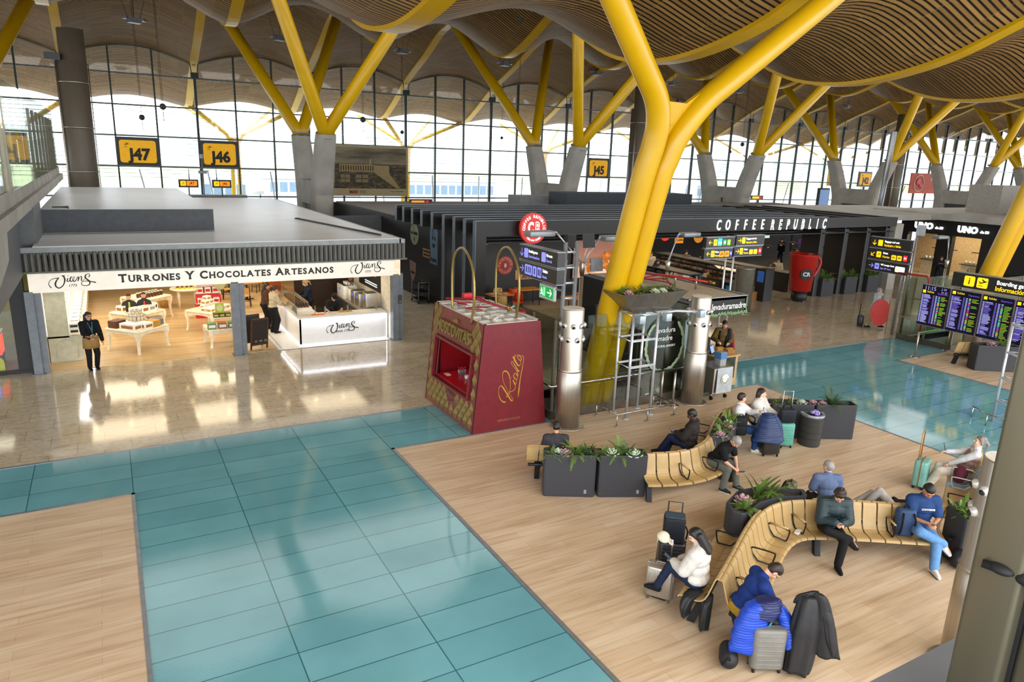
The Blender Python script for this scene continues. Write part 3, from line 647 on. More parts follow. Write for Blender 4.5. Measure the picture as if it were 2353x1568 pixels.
# lit white shelving along the left wall
sh = thing('wall_shelving', 'long cream shelving unit glowing white along the left wall of the shop', 'shelving', (-1.4, 24.6, 0))
MB().box(-1.9, -1.35, 24.6, 24.66, .75, 2.15).box(-1.9, -1.02, 24.6, 24.68, 0, .8).build('end_panel', SAGE, sh)
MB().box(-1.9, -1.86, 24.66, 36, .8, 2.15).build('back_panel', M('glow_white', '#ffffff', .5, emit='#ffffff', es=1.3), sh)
MB().box(-1.9, -1.05, 24.68, 36, 0, .72).box(-1.9, -.98, 24.62, 36, .72, .8).build('base_cabinet', CREAM, sh)
MB().tube(catmull([(-1.72, 24.59, .12), (-1.72, 24.59, .5), (-1.62, 24.59, .64), (-1.44, 24.59, .68), (-1.27, 24.59, .64), (-1.17, 24.59, .5), (-1.17, 24.59, .12)], 4), .012, 5).build('arch_moulding', SAGE, sh)
for z in (1.15, 1.45, 1.75, 2.05): MB().box(-1.88, -1.45, 24.66, 36, z, z+.02).build('shelf', CREAM, sh)
BOXW = M('white_carton', '#f3f0ea', .5); BROWN = M('kraft_brown', '#9a6a3c', .6); BROWND = M('dark_brown_card', '#5b3420', .6); SILV = M('silver_foil', '#a8a8aa', .35, .6); GOLD = M('golden_pack', '#b98a35', .45); GREENP = M('green_carton', '#6f8a58', .55); REDP = M('red_card', '#d3262e', .5); ORGP = M('orange_card', '#e2782a', .5); YELP = M('yellow_card', '#e6c92a', .5); BLUEP = M('blue_grey_card', '#5d6c80', .5); LIME = M('lime_card', '#b4c23a', .5)
def carton(name, label, group, loc, dims, m, band=None, rz=0, win=None):
    t = tag(MB().box(-dims[0]/2, dims[0]/2, -dims[1]/2, dims[1]/2, 0, dims[2]).build(name, m), label, 'box', group)
    t.location = loc; t.rotation_euler = (0, 0, rz); WM[t.name] = Matrix.Translation(loc) @ Matrix.Rotation(rz, 4, 'Z')
    if band:
        q = MB()
        for s in (-1, 1): q.box(-dims[0]*.38, dims[0]*.38, s*dims[1]/2-.003, s*dims[1]/2+.003, dims[2]*.25, dims[2]*.72); q.box(s*dims[0]/2-.003, s*dims[0]/2+.003, -dims[1]*.38, dims[1]*.38, dims[2]*.25, dims[2]*.72)
        q.build('window' if win else 'printed_band', band, t, local=True)
    return t
c0 = carton('white_box', 'white nougat box standing on the glowing shelves along the left shop wall', 'white boxes on the wall shelving', (-1.22, 25.0, .8), (.26, .34, .16), BOXW, INK)
for j in range(16):
    for i, z in enumerate((.8, .96)):
        if j+i: dup(c0, (-1.22, 25.0+.62*j, z))
for j in range(14):
    for z in (1.17, 1.47, 1.77): dup(c0, (-1.64, 25.0+.72*j, z))
def display_table(label, x, y, s, h, rz, group='cream display tables in the shop'):
    t = thing('display_table', label, 'table', (x, y, .012), rz, group)
    MB().rbox(-s/2, s/2, -s/2, s/2, h-.05, h, .08).build('tabletop', CREAM, t, local=True)
    ap = MB()
    for k in range(4):
        R4 = Matrix.Rotation(k*PI/2, 4, 'Z'); a = s/2-.06
        pts = [(-a, h-.05), (a, h-.05), (a, h-.3)]+[(a*u, h-.14-.13*abs(u)**3) for u in np.linspace(.85, -.85, 9)]+[(-a, h-.3)]
        ap.rings([[R4 @ Vector((px, -a+dy, pz)) for px, pz in pts] for dy in (0, .03)], sm=False)
    ap.build('apron', CREAM, t, local=True)
    for sx_ in (-1, 1):
        for sy in (-1, 1):
            b = MB(); a = s/2-.07
            b.rings([[(sx_*(a+o)+dx*w_, sy*(a+o)+dy*w_, z) for dx, dy in ((-1, -1), (1, -1), (1, 1), (-1, 1))] for z, w_, o in ((0, .035, .02), (.12, .03, -.005), (h*.5, .035, -.02), (h-.2, .055, 0), (h-.05, .06, 0))], sm=False); b.build('leg', CREAM, t, local=True)
    return t
display_table('cream display table nearest the shop front, stacked with nougat bars', .5, 25.5, 1.35, .74, .75)
display_table('cream display table with two cut-out figures, behind the front table', .6, 27.7, 1.3, .8, .75)
display_table('cream display table at the back with small dark jars', 1.0, 30.2, 1.3, .85, .75)
display_table('cream display table of windowed cake boxes left of the grey post', 2.95, 27.5, 1.25, .74, .75)
display_table('cream display table of green cartons behind the grey post', 3.0, 25.1, 1.0, .62, .1)
def spot(tx, ty, rz, u, v): return (tx+u*math.cos(rz)-v*math.sin(rz), ty+u*math.sin(rz)+v*math.cos(rz))
for i, (u, v, dm, m, lb) in enumerate(((-.45, -.2, (.3, .55, .15), BOXW, 'white and brown striped nougat stack at the left corner'), (-.38, .42, (.4, .3, .17), BROWND, 'dark brown bar stack at the rear left'), (-.1, -.42, (.34, .32, .14), BOXW, 'white wrapped nougat stack at the front'), (.22, -.42, (.28, .36, .15), GOLD, 'golden nougat stack at the front right'), (.48, -.3, (.22, .4, .14), BLUEP, 'grey patterned carton'), (.47, .08, (.26, .3, .14), BROWND, 'dark brown carton'), (.45, .45, (.3, .34, .15), BROWN, 'kraft brown carton at the right corner'), (.1, .45, (.34, .3, .14), BROWN, 'kraft brown carton at the back'))):
    p = spot(.5, 25.5, .75, u, v); carton('nougat_carton', lb+' of the front display table', 'nougat stacks on the front table', (*p, .752), (dm[0], dm[1]*1.1, dm[2]*1.35), m, BROWN if m is BOXW else None, .75)
cs = thing('cake_stand', 'round white tiered stand of grey topped sweet bags on the front table', 'cake stand', (.5, 25.55, .752))
MB().lathe([(.05, 0), (.06, .15), (.3, .17), (.32, .2)], n=20).lathe([(.04, .2), (.05, .33), (.2, .34), (.2, .36)], n=20).build('stand', WHITE, cs, local=True)
bg = MB(); bg.smooth(); bg.ell((0, 0, .07), (.045, .045, .075)); bag0 = tag(bg.build('sweet_bag', M('cellophane_cream', '#cbbba0', .3)), 'cellophane sweet bag tied with grey ribbon on the tiered stand', 'sweet bag', 'sweet bags on the tiered stand'); WM[bag0.name] = Matrix.Identity(4)
MB().ell((0, 0, .15), (.035, .035, .03)).build('ribbon', SILV, bag0, local=True)
first = True
for n_, r_, z in ((14, .25, .96), (9, .14, 1.12)):
    for k in range(n_):
        a = 2*PI*k/n_; P = (.5+r_*math.cos(a), 25.55+r_*math.sin(a), z)
        if first: bag0.location = P; first = False
        else: dup(bag0, P)
for i, (u, v, m, b, lb) in enumerate(((-.4, -.3, BOXW, YELP, 'white box with a yellow label at the left'), (-.1, -.35, BOXW, BROWN, 'white box with brown panels near the left'), (.2, -.35, BOXW, SILV, 'white gridded gift box at the front'), (.45, -.2, BOXW, INK, 'white box with a black label'), (.45, .15, BOXW, ORGP, 'white box with an orange label at the right'), (.4, .45, BOXW, None, 'plain white box at the right rear'), (-.35, .3, BOXW, BROWN, 'white box with brown label at the rear'))):
    p = spot(.6, 27.7, .75, u, v); carton('gift_box', lb+' of the cut-out figure table', 'gift boxes on the second table', (*p, .812), (.29, .26, .22), m, b, .75)
for i, (dx, hh, lb, acc) in enumerate(((-.2, .62, 'left cardboard cut-out of a man in black with a lime bar', LIME), (.16, .66, 'right cardboard cut-out of a man in black with a red bar', REDP))):
    x0, y0 = .62+dx*1.3, 27.6; t = thing('cardboard_cutout', lb, 'cut-out', (x0, y0, .812))
    pl = catmull([(-.2, 0, 0), (-.24, 0, .2), (-.2, 0, .36), (-.08, 0, .43), (-.06, 0, .5), (-.09, 0, .58), (0, 0, .68), (.09, 0, .58), (.06, 0, .5), (.08, 0, .43), (.2, 0, .36), (.24, 0, .2), (.2, 0, 0)], 3)
    MB().plate([(p.x, p.y, p.z*hh/.66) for p in pl if p.z < .47], (0, -1, 0), .012).build('torso_print', INK, t, local=True)
    MB().plate([(.085*math.cos(a), -.002, .56*hh/.66+.1*math.sin(a)) for a in np.linspace(0, 2*PI, 16, False)], (0, -1, 0), .012).build('face_print', M('print_skin', '#c48f6e', .6), t, local=True)
    MB().plate([(.087*math.cos(a), -.004, .585*hh/.66+.085*math.sin(a)) for a in np.linspace(.1, PI-.1, 12)], (0, -1, 0), .008).build('hair_print', M('print_hair', '#2a1d16', .6), t, local=True)
    MB().box(-.02, .03, -.016, -.004, .1, .34).build('bar_print', acc, t, local=True)
    MB().box(-.01, .01, .0, .12, 0, .25).build('prop', BROWN, t, local=True)
for i in range(14):
    u, v = (-.45+.15*(i % 7), -.3+.25*(i//7)); p = spot(1.0, 30.2, .75, u, v)
    if i == 0: j0 = tag(MB().lathe([(.05, 0), (.055, .14), (.04, .16)], n=12).build('preserve_jar', BROWND, loc=(*p, .862), local=True), 'small dark preserve jar on the back cream table', 'jar', 'jars on the back table'); MB().lathe([(.045, .16), (.045, .19)], n=12).build('lid', WHITE, j0, local=True)
    else: dup(j0, (*p, .862))
w0 = carton('cake_box', 'white cake box with a golden window on the table left of the grey post', 'windowed cake boxes', (0, 0, 0), (.22, .2, .15), BOXW, GOLD, .75, True); fst = True
for (u, v, z) in [(-.45+.26*i, -.42+.25*j, .752) for i in range(4) for j in range(2)]+[(-.05+.24*i, .2, .752) for i in range(3)]+[(0, .2, .902), (.24, .2, .902), (.1, .2, 1.052)]:
    P = (*spot(2.95, 27.5, .75, u, v), z)
    if fst: w0.location = P; WM[w0.name] = Matrix.Translation(P); fst = False
    else: dup(w0, P, .75)
for i, (u, m, lb) in enumerate(((-.33, GREENP, 'green nougat carton left'), (.0, BROWN, 'brown nougat carton middle'), (.32, GREENP, 'green nougat carton behind the grey post'))):
    carton('nougat_carton', lb+' on the low table by the chalkboard', 'cartons on the low table', (3.0+u, 24.82, .632), (.27, .3, .2), m, BOXW)
rs_ = thing('riser_stand', 'small white riser stand on the low table by the post', 'stand', (3.05, 25.25, .632)); MB().box(-.3, .3, -.18, .18, .26, .29).build('top', WHITE, rs_, local=True); MB().box(-.29, -.26, -.17, .17, 0, .26).box(.26, .29, -.17, .17, 0, .26).build('side', WHITE, rs_, local=True)
for i in range(3): carton('lime_carton', 'brown and lime chocolate carton on the white riser by the grey post', 'lime cartons on the riser', (2.87+.19*i, 25.25, .922), (.17, .24, .14), BROWND, LIME)
cd_ = thing('price_card', 'lime green arched price card standing on the riser cartons', 'price card', (3.0, 25.2, 1.065)); MB().box(-.14, .14, -.01, .01, 0, .34).build('card', LIME, cd_, local=True); MB().plate([(.1*math.cos(a)*(1 if math.sin(a) > 0 else 1), -.012, .17+.12*math.sin(a)) for a in np.linspace(0, 2*PI, 20, False)], (0, -1, 0), .004).build('print', M('pale_lime', '#d8dc98', .6), cd_, local=True)
nd = thing('red_display_stand', 'red and white hazelnut spread display stand reading nocilla behind the cake boxes', 'display stand', (3.15, 29.6, .012))
MB().box(-.5, .5, -.25, .25, 0, .5).box(-.45, .45, -.02, .25, .5, .9).box(-.4, .4, .1, .25, .9, 1.75).build('carcass', REDP, nd, local=True)
for z in (.52, .92, 1.2): MB().box(-.46, .46, -.22+z*.2, .12+z*.08, z, z+.03).build('shelf', WHITE, nd, local=True)
text('nocilla', .2, fmat((3.15, 29.69, 1.62), (1, 0, 0), (0, 0, 1)), WHITE, nd, .003, bold=.03)
for k in range(6): carton('spread_jar_box', 'white and red spread carton on the red display stand', 'cartons on the red stand', (2.85+.28*(k % 3), 29.5+.1*(k//3), .564+.4*(k//3)), (.22, .16, .22), BOXW, REDP)
md = thing('scalloped_card', 'pale green scalloped price medallion on the red stand', 'price card', (3.55, 29.3, 1.12)); MB().plate([((.2+.03*math.cos(6*a))*math.cos(a), 0, .16*math.sin(a)*1.1+.17) for a in np.linspace(0, 2*PI, 36, False)], (0, -1, 0), .01).build('card', M('sage_card', '#b9bd82', .6), md, local=True)
MB().box(-.01, .01, .0, .02, -.2, .05).build('stem', WHITE, md, local=True)
rt = thing('round_table', 'round cream table with yellow tins far back in the shop', 'table', (2.55, 31.6, .012)); MB().lathe([(.62, .78), (.64, .8), (.64, .83), (.6, .84)], n=30).build('tabletop', CREAM, rt, local=True)
for a in (0.8, 2.4, 3.9, 5.5): MB().cyl((.45*math.cos(a), .45*math.sin(a), 0), (.42*math.cos(a), .42*math.sin(a), .79), .03, .05, 10).build('leg', CREAM, rt, local=True)
for k in range(5): carton('yellow_tin', 'yellow sweet tin on the round cream table', 'tins on the round table', (2.2+.17*k, 31.4+.05*(k % 2), .852), (.14, .14, .2), YELP, BROWND)
bk = thing('wicker_basket', 'wicker basket on the floor beside the round cream table', 'basket', (1.75, 32, .012)); MB().lathe([(.2, 0), (.27, .25), (.25, .5), (.27, .52)], n=20).build('body', M('wicker', '#b08a4c', .7, bump=(60, .6)), bk, local=True); MB().tube(catmull([(-.25, 0, .5), (-.3, 0, .62), (-.2, 0, .62), (-.2, 0, .5)], 4), .015, 6).build('handle', M('wicker', ''), bk, local=True)
# chalkboard
CHALK = M('chalkboard', '#241d18', .6); DWOOD = M('dark_walnut', '#4a2d1c', .5)
ab = thing('a_board', 'dark wooden chalkboard easel standing beside the grey shop post', 'chalkboard', (3.95, 24.15, 0), .25)
for s in (-1, 1):
    q = MB(); T4 = Matrix.Rotation(s*.16, 4, 'X')
    for x0 in (-.3, .25): q.box(x0, x0+.05, -.015, .015, 0, 1.1, Matrix.Translation((0, -s*-.19*-1, 0)) @ T4)
    q.box(-.3, .3, -.015, .015, 1.04, 1.1, Matrix.Translation((0, -s*.19, 0)) @ T4).box(-.3, .3, -.015, .015, .15, .21, Matrix.Translation((0, -s*.19, 0)) @ T4)
    q.build('frame', DWOOD, ab, local=True); MB().box(-.26, .26, -.008, .008, .2, 1.05, Matrix.Translation((0, -s*.19, 0)) @ T4).build('slate', CHALK, ab, local=True)
ck = M('chalk_marks', '#d8d4cc', .8); q = MB()
for k in range(3):
    q.tube([Matrix.Translation((0, -.2, 0)) @ (Matrix.Rotation(.16, 4, 'X') @ Vector((-.12+.16*k+.045*math.cos(a), -.012, .3+.03*math.sin(a)))) for a in np.linspace(0, 2*PI, 9)], .005, 4)
q.build('chalk_drawing', ck, ab, local=True)
# ------------------------------------------------------------------ white bar counter
CX0, CX1, CYF = 5.33, 8.4, 23.85
LAM = M('white_laminate', '#eceae8', .3, na=.03)
ct = thing('bar_counter', 'white L-shaped bar counter with lit edges and a script logo on the front', 'counter', (CX0, CYF, 0))
MB().box(CX0, CX1, CYF, CYF+.05, .05, .92).box(CX0, CX0+.05, CYF, 29, .05, .92).build('front_panel', LAM, ct)
MB().box(CX0-.05, CX1, CYF-.05, CYF+.6, .95, 1.0).box(CX0-.05, CX0+.75, CYF+.6, 29, .95, 1.0).build('worktop', LAM, ct)
MB().box(CX0+.05, CX1-.02, CYF-.01, CYF+.0, .91, .945).box(CX0-.01, CX0, CYF+.05, 29, .91, .945).box(CX0, CX1, CYF-.005, CYF+.03, .012, .05).box(CX0-.005, CX0+.03, CYF, 29, .012, .05).box(CX1, CX1+.02, CYF-.01, CYF+.02, .05, .92).build('light_strip', LEDW, ct)
MB().box(CX0+.05, CX1, CYF+.05, CYF+.5, .02, .9).build('carcass', WHITE, ct)
vicens(6.8, .55, 1.15, CYF-.012, ct, 'desde 1775')
area('counter_lamp', (6.85, CYF-.14, .94), 3, .05, 7, (.9, .93, 1)); area('counter_lamp', (CX0-.14, 26.3, .94), .05, 5, 7, (.9, .93, 1))
struct(MB().box(4.5, 5.33, 23.55, 29.5, .012, .016).box(5.33, 8.5, 23.55, 23.85, .012, .016).build('floor_tile_mat', M('white_floor_tile', '#e3e0da', .3, ns=14, na=.1)))
struct(MB().box(4.5, 4.56, 23.55, 29.5, .016, .018).box(4.66, 4.7, 23.7, 29.5, .016, .018).build('floor_tile_line', M('grey_tile_line', '#a9a6a2', .4)))
gc = thing('glass_display_case', 'clear glass display case of chocolate pops on the bar counter side', 'display case', (5.5, 25, 1.0))
CG = glass('case_glass', '#ffffff', .06, .0)
MB().box(CX0, CX0+.006, 24.2, 28.6, 1.0, 1.3).box(CX0, 6.0, 24.2, 24.206, 1.0, 1.3).box(CX0, 5.75, 24.2, 28.6, 1.3, 1.306).build('pane', CG, gc)
MB().tube([(CX0, 24.2, 1.0), (CX0, 24.2, 1.3), (CX0, 28.6, 1.3)], .008, 5).tube([(5.95, 24.2, 1.0), (5.95, 24.2, 1.3)], .012, 5).build('rail', STEEL, gc)
pp = MB().box(-.03, .03, -.06, .06, .0, .12).build('chocolate_pop', BROWND); tag(pp, 'brown chocolate wafer pop on a stick in the glass case', 'sweet', 'chocolate pops in the glass case'); WM[pp.name] = Matrix.Identity(4)
MB().cyl((0, 0, .12), (.0, .02, .2), .008).build('stick', M('pale_stick', '#d9c9a0', .6), pp, local=True); f_ = True
for i in range(14):
    for j in range(4):
        P = (5.62+.11*j, 25.2+.17*i, 1.06)
        if f_: pp.location = P; f_ = False
        else: dup(pp, P)
MB().box(5.56, 6.06, 25.05, 27.6, 1.0, 1.06).build('tray', WHITE, gc)
for k, (x, lb) in enumerate(((6.3, 'left'), (7.1, 'middle'), (8.15, 'right'))):
    t = thing('counter_upright', 'short grey upright on the bar counter, the %s one of three' % lb, 'screen post', (x, CYF+.35, 1.0)); MB().box(-.02, .02, -.02, .02, 0, .25).build('post', DSTEEL, t, local=True); MB().box(-.3, .3, -.003, .003, .1, .25).build('pane', CG, t, local=True)
# back bar
struct(MB().box(6.2, 8.52, 28.4, 28.5, 0, 2.82).build('wall_bar', M('dark_brick_tile', '#33241d', .35, ns=20, na=.3))); struct(MB().box(5.6, 6.2, 31, 31.06, 0, 2.8).build('wall_orange', M('burnt_orange', '#b0592a', .6)))
bb = thing('back_bar', 'steel back counter along the right wall of the bar', 'counter', (8, 26, 0)); MB().box(7.75, 8.5, 24.6, 28.3, 0, .86).build('cabinet', DGREY, bb); MB().box(7.7, 8.5, 24.6, 28.3, .86, .92).build('worktop', STEEL, bb)
def machine(label, x, y, s, m=STEEL, z=.92):
    t = thing('bar_machine', label, 'kitchen machine', (x, y, z)); MB().rbox(-s[0]/2, s[0]/2, -s[1]/2, s[1]/2, 0, s[2], .02).build('body', m, t, local=True)
    MB().box(-s[0]/2-.01, -s[0]/2, -.06, .06, s[2]*.62, s[2]*.82).build('display', M('lcd_blue', '#4a6fd0', .4, emit='#4a78ff', es=.6), t, local=True)
    MB().box(-s[0]*.4, s[0]*.4, -s[1]*.4, s[1]*.4, s[2], s[2]+.02).build('lid', DGREY, t, local=True); return t
machine('steel chocolate machine with a blue display, right of its twin', 8.05, 25.35, (.5, .42, .5)); machine('steel chocolate machine with a blue display, left of its twin', 8.05, 25.95, (.5, .42, .5))
machine('steel dispenser at the right end of the bar', 8.1, 24.75, (.45, .4, .62)); em = machine('big white espresso machine deep in the bar', 8.0, 27.3, (.55, .9, .5), WHITE)
gr = thing('coffee_grinder', 'white coffee grinder with a clear hopper behind the bar', 'coffee grinder', (7.95, 26.55, .92)); MB().rbox(-.1, .1, -.15, .15, 0, .45, .03).build('body', WHITE, gr, local=True); MB().lathe([(.09, .45), (.15, .52), (.15, .7), (.13, .72)], n=16).build('hopper', CG, gr, local=True); MB().lathe([(.1, .72), (.11, .85), (.05, .9)], n=16).build('lid', BROWND, gr, local=True)
cu = tag(MB().lathe([(.025, 0), (.045, .1)], n=12).build('paper_cup', WHITE), 'white paper cup stacked on top of the espresso machine', 'cup', 'cups on the espresso machine'); MB().lathe([(.047, .095), (.047, .105)], n=12).build('rim', WHITE, cu, local=True)
for k in range(8):
    P = (7.9+.1*(k % 2), 27.0+.11*(k//2), 1.44)
    if k == 0: cu.location = P
    else: dup(cu, P)
mn = thing('menu_board', 'black menu board with coloured ice cream icons on the right bar wall', 'menu board', (8.5, 26, 1.6)); MB().box(8.46, 8.515, 24.75, 27.2, 1.5, 2.65).build('board', BLACK, mn)
q = MB()
for y in (24.95, 25.75, 26.5): q.box(8.452, 8.456, y, y+.3, 2.3, 2.34)
q.box(8.452, 8.456, 25.0, 26.4, 1.72, 1.75).box(8.452, 8.456, 25.0, 26.4, 1.64, 1.67); q.build('lettering', WLIT, mn)
for i, (c, nm) in enumerate((('#f0b080', 'a'), ('#8a5a70', 'b'), ('#6a4a60', 'c'), ('#a8e020', 'd'), ('#e0b040', 'e'), ('#f0e060', 'f'), ('#f0e080', 'g'), ('#d04a90', 'h'), ('#f09030', 'i'))): MB().box(8.45, 8.455, 26.75-.2*i, 26.85-.2*i, 2.02, 2.2).build('icon', M('icon_'+nm, c, .5, emit=c, es=.5), mn)
kp = thing('wall_keypad', 'dark keypad panel on the outer face of the right grey post', 'keypad', (8.75, 23.38, 1.35)); MB().box(-.06, .06, -.02, .015, 0, .3).build('plate', DGREY, kp, local=True); MB().box(-.03, -.005, -.025, -.02, .05, .09).box(.005, .03, -.025, -.02, .05, .09).build('button', SILV, kp, local=True)
tr = thing('serving_board', 'pale tray of snacks on the bar counter', 'tray', (7.0, 24.2, 1.0)); MB().rbox(-.3, .3, -.12, .12, 0, .02, .03).build('board', M('pale_stick', ''), tr, local=True)
for k in range(4): tag(MB().ell((0, 0, 0), (.06, .04, .025)).build('pastry', GOLD, loc=(6.8+.13*k, 24.2, 1.045), local=True), 'golden pastry on the pale tray upon the bar', 'pastry', 'pastries on the counter tray')
for k in range(2): tag(MB().box(-.1, .1, -.06, .06, 0, .03).build('order_card', ORGP, loc=(5.9+.22*k, 24.05, 1.0), local=True), 'orange card lying on the bar counter corner', 'card', 'orange cards on the counter')
# cafe tables and chairs at the back
TOPW = M('honey_table_top', '#a9764a', .45); CANE = M('cane', '#c79a55', .6)
def cafe_table(x, y, lb):
    t = thing('cafe_table', lb, 'table', (x, y, .012), .1, 'cafe tables in the shop'); MB().box(-.38, .38, -.38, .38, .72, .75).build('tabletop', TOPW, t, local=True); MB().cyl((0, 0, .03), (0, 0, .72), .035).build('column', BLACK, t, local=True)
    MB().box(-.28, .28, -.03, .03, 0, .03).box(-.03, .03, -.28, .28, 0, .03).build('foot', BLACK, t, local=True); return t
def bistro_chair(x, y, rz, lb):
    t = thing('bistro_chair', lb, 'chair', (x, y, .012), rz, 'bistro chairs in the shop')
    MB().rbox(-.2, .2, -.2, .2, .44, .47, .08).build('seat', CANE, t, local=True)
    for sx_ in (-1, 1):
        for sy in (-1, 1): MB().cyl((sx_*.2, sy*.2, 0), (sx_*.17, sy*.17, .45), .016).build('leg', BLACK, t, local=True)
    MB().tube(catmull([(-.18, .18, .45), (-.2, .22, .8), (-.12, .24, .9), (.12, .24, .9), (.2, .22, .8), (.18, .18, .45)], 5), .016, 6).build('back_frame', BLACK, t, local=True)
    MB().box(-.15, .15, .21, .22, .55, .82).build('cane_panel', CANE, t, local=True); MB().tube([(-.17, -.17, .25), (.17, -.17, .25), (.17, .17, .25), (-.17, .17, .25), (-.17, -.17, .25)], .01, 5).build('stretcher', BLACK, t, local=True); return t
cafe_table(5.05, 32.6, 'cafe table nearest the shop counter'); cafe_table(4.6, 34.6, 'cafe table at the back left under the sign edge'); cafe_table(6.6, 33.4, 'cafe table in front of the orange wall'); cafe_table(6.6, 30.4, 'cafe table right behind the glass case')
bistro_chair(4.75, 31.1, 2.9, 'bistro chair closest to the women at the counter'); bistro_chair(4.3, 32.9, 1.5, 'bistro chair on the left of the nearest cafe table'); bistro_chair(4.0, 34.2, 1.6, 'bistro chair at the back left cafe table'); bistro_chair(5.8, 34.2, -1.2, 'bistro chair by the orange wall')
# roof odds and ends
tag(MB().tube(catmull([(-1.3+.22*math.cos(a), 27.2+.15*math.sin(a), 4.42+.01*a) for a in np.linspace(0, 6, 12)], 2), .02, 6).build('coiled_hose', DGREY, loc=(-1.3, 27.2, 4.4)), 'coil of grey cable lying on the raised roof box', 'cable')
tag(MB().tube([(7.0, 31, 3.69), (8.35, 24.2, 3.69)], .035, 6).tube([(6.9, 31, 3.69), (7.1, 31, 3.69)], .03, 6).build('cable_conduit', DGREY, loc=(7.5, 28, 3.65)), 'dark conduit running along the right side of the shop roof', 'conduit')
# ------------------------------------------------------------------ dark shop at far left
struct(MB().box(-12, -2.26, 23.7, 23.95, 2.3, 2.95).box(-12, -2.26, 23.7, 23.85, 0, .1).box(-2.62, -2.26, 23.72, 23.85, 0, 2.3).build('wall_dark_shop', BLACK))
struct(MB().box(-12, -2.6, 23.78, 23.79, .1, 2.3).build('window_2', CG)); struct(MB().box(-12, -2.0, 27.5, 27.6, 0, 2.9).build('wall_olive', M('olive_wall', '#8a8030', .6))); struct(MB().box(-12, -2.1, 23.9, 27.5, 0, .01).build('floor_grey', M('grey_tile', '#9a948c', .4)))
struct(MB().box(-12, -2.0, 23.9, 27.5, 2.85, 2.9).build('ceiling_dark_shop', DGREY)); struct(MB().box(-2.14, -2.02, 23.9, 27.5, 0, 2.85).build('wall_dark_side', M('warm_grey_wall', '#8f8474', .6)))
area('olive_shop_lamp', (-4, 25.6, 2.8), 1.5, 1.5, 25, (1, .93, .7))
lc = thing('lit_display_plinth', 'glowing red and blue striped plinth behind the dark shop window', 'display plinth', (-3.35, 25.0, .01))
MB().box(-.35, .25, -.35, .35, .0, .95).build('core', BLACK, lc, local=True); q = MB(); q2 = MB()
for k in range(6): (q if k % 2 else q2).box(-.34+.1*k, -.26+.1*k, -.37, -.35, .35, .9)
q.build('red_strip', M('neon_red', '#ff5030', .4, emit='#ff4020', es=1.6), lc, local=True); q2.build('blue_strip', M('neon_blue', '#88a0ff', .4, emit='#7090ff', es=1.4), lc, local=True); MB().box(.25, .27, -.34, .34, .35, .9).build('side_glow', M('neon_red', ''), lc, local=True); MB().box(-.38, .3, -.38, .38, .95, 1.0).build('top', WHITE, lc, local=True)
tag(MB().lathe([(.06, 0), (.07, .25), (.03, .3), (.05, .42)], n=14).build('glass_vase', glass('vase_glass', '#dfe8ea', .08, .3), loc=(-3.3, 24.95, 1.01), local=True), 'clear glass vase on the glowing plinth', 'vase')
nn = thing('window_letter', 'big yellow letter n standing low in the dark shop window', 'letter', (-3.15, 24.1, 0)); text('n', .75, fmat((-3.15, 24.1, .28), (1, 0, 0), (0, 0, 1)), M('acid_yellow', '#b8c000', .5), nn, .03, bold=.04)
# ================================================================== signs
def arrow_pts(d, x, y, s):
    a = {'r': 0, 'l': PI, 'u': PI/2, 'd': -PI/2, 'dl': -.75*PI}[d]; c, n = math.cos(a), math.sin(a)
    R = lambda px, py: (x+s*(px*c-py*n), y+s*(px*n+py*c))
    return [([R(-.5, 0), R(0, 0), R(.48, 0)], s*.13), ([R(.08, .42), R(.3, .2), R(.5, 0)], s*.13), ([R(.08, -.42), R(.3, -.2), R(.5, 0)], s*.13)]
PLANE = [(-.38, .1), (-.3, .12), (-.18, .0), (.1, .1), (-.12, .34), (-.02, .36), (.28, .17), (.44, .22), (.46, .15), (.3, .06), (-.2, -.14)]
def sign(name, label, cat, o, right, w, h, items, group=None, th=.1, back=SIGNB, parent=None):
    o = Vector(o); right = Vector(right).normalized(); up = Vector((0, 0, 1)); n = right.cross(up)
    t = parent or thing(name, label, cat, tuple(o), 0, group)
    if back is not None:
        M4 = fmat(o, right, up); MB().box(0, w, 0, h, -th, 0, M4).build('panel', back, t)
        MB().box(0, w, h, h+.02, -th-.01, .01, M4).box(0, w, -.02, 0, -th-.01, .01, M4).build('edge_strip', DSTEEL, t)
    for it in items:
        k = it[0]; P = lambda x, y, e=.004: o+right*x+up*y+n*e
        if k == 'box':
            _, x, y, ww, hh, m = it; r = min(ww, hh)*.12; M4 = fmat(P(0, 0), right, up); MB().prism([(x+ww/2+sx_*(ww/2-r)+r*math.cos(a), y+hh/2+sy*(hh/2-r)+r*math.sin(a)) for sx_, sy, a0 in ((1, 1, 0), (-1, 1, PI/2), (-1, -1, PI), (1, -1, 1.5*PI)) for a in (a0, a0+PI/4, a0+PI/2)], 0, .004, M4).build('symbol_tile', m, t)
        elif k == 'txt': _, s, x, y, size, m, al = it[:7]; text(s, size, fmat(P(x, y, .012), right, up), m, t, .002, al, bold=.015, sx=it[7] if len(it) > 7 else .9)
        elif k == 'arr': _, d, x, y, s, m = it; strokes(arrow_pts(d, x, y, s), fmat(P(0, 0, .008), right, up), m, t, 'arrow')
        elif k == 'plane': _, x, y, s, m = it; M4 = fmat(P(x, y, .006), right, up); MB().prism([(px*s, py*s) for px, py in PLANE], 0, .004, M4).box(-.36*s, .1*s, -.36*s, -.3*s, 0, .004, M4).build('aeroplane_symbol', m, t)
    return t
XR, YR = (1, 0, 0), (0, -1, 0)         # faces: XR reads along +X (faces the camera side), YR reads along -Y (faces -X)
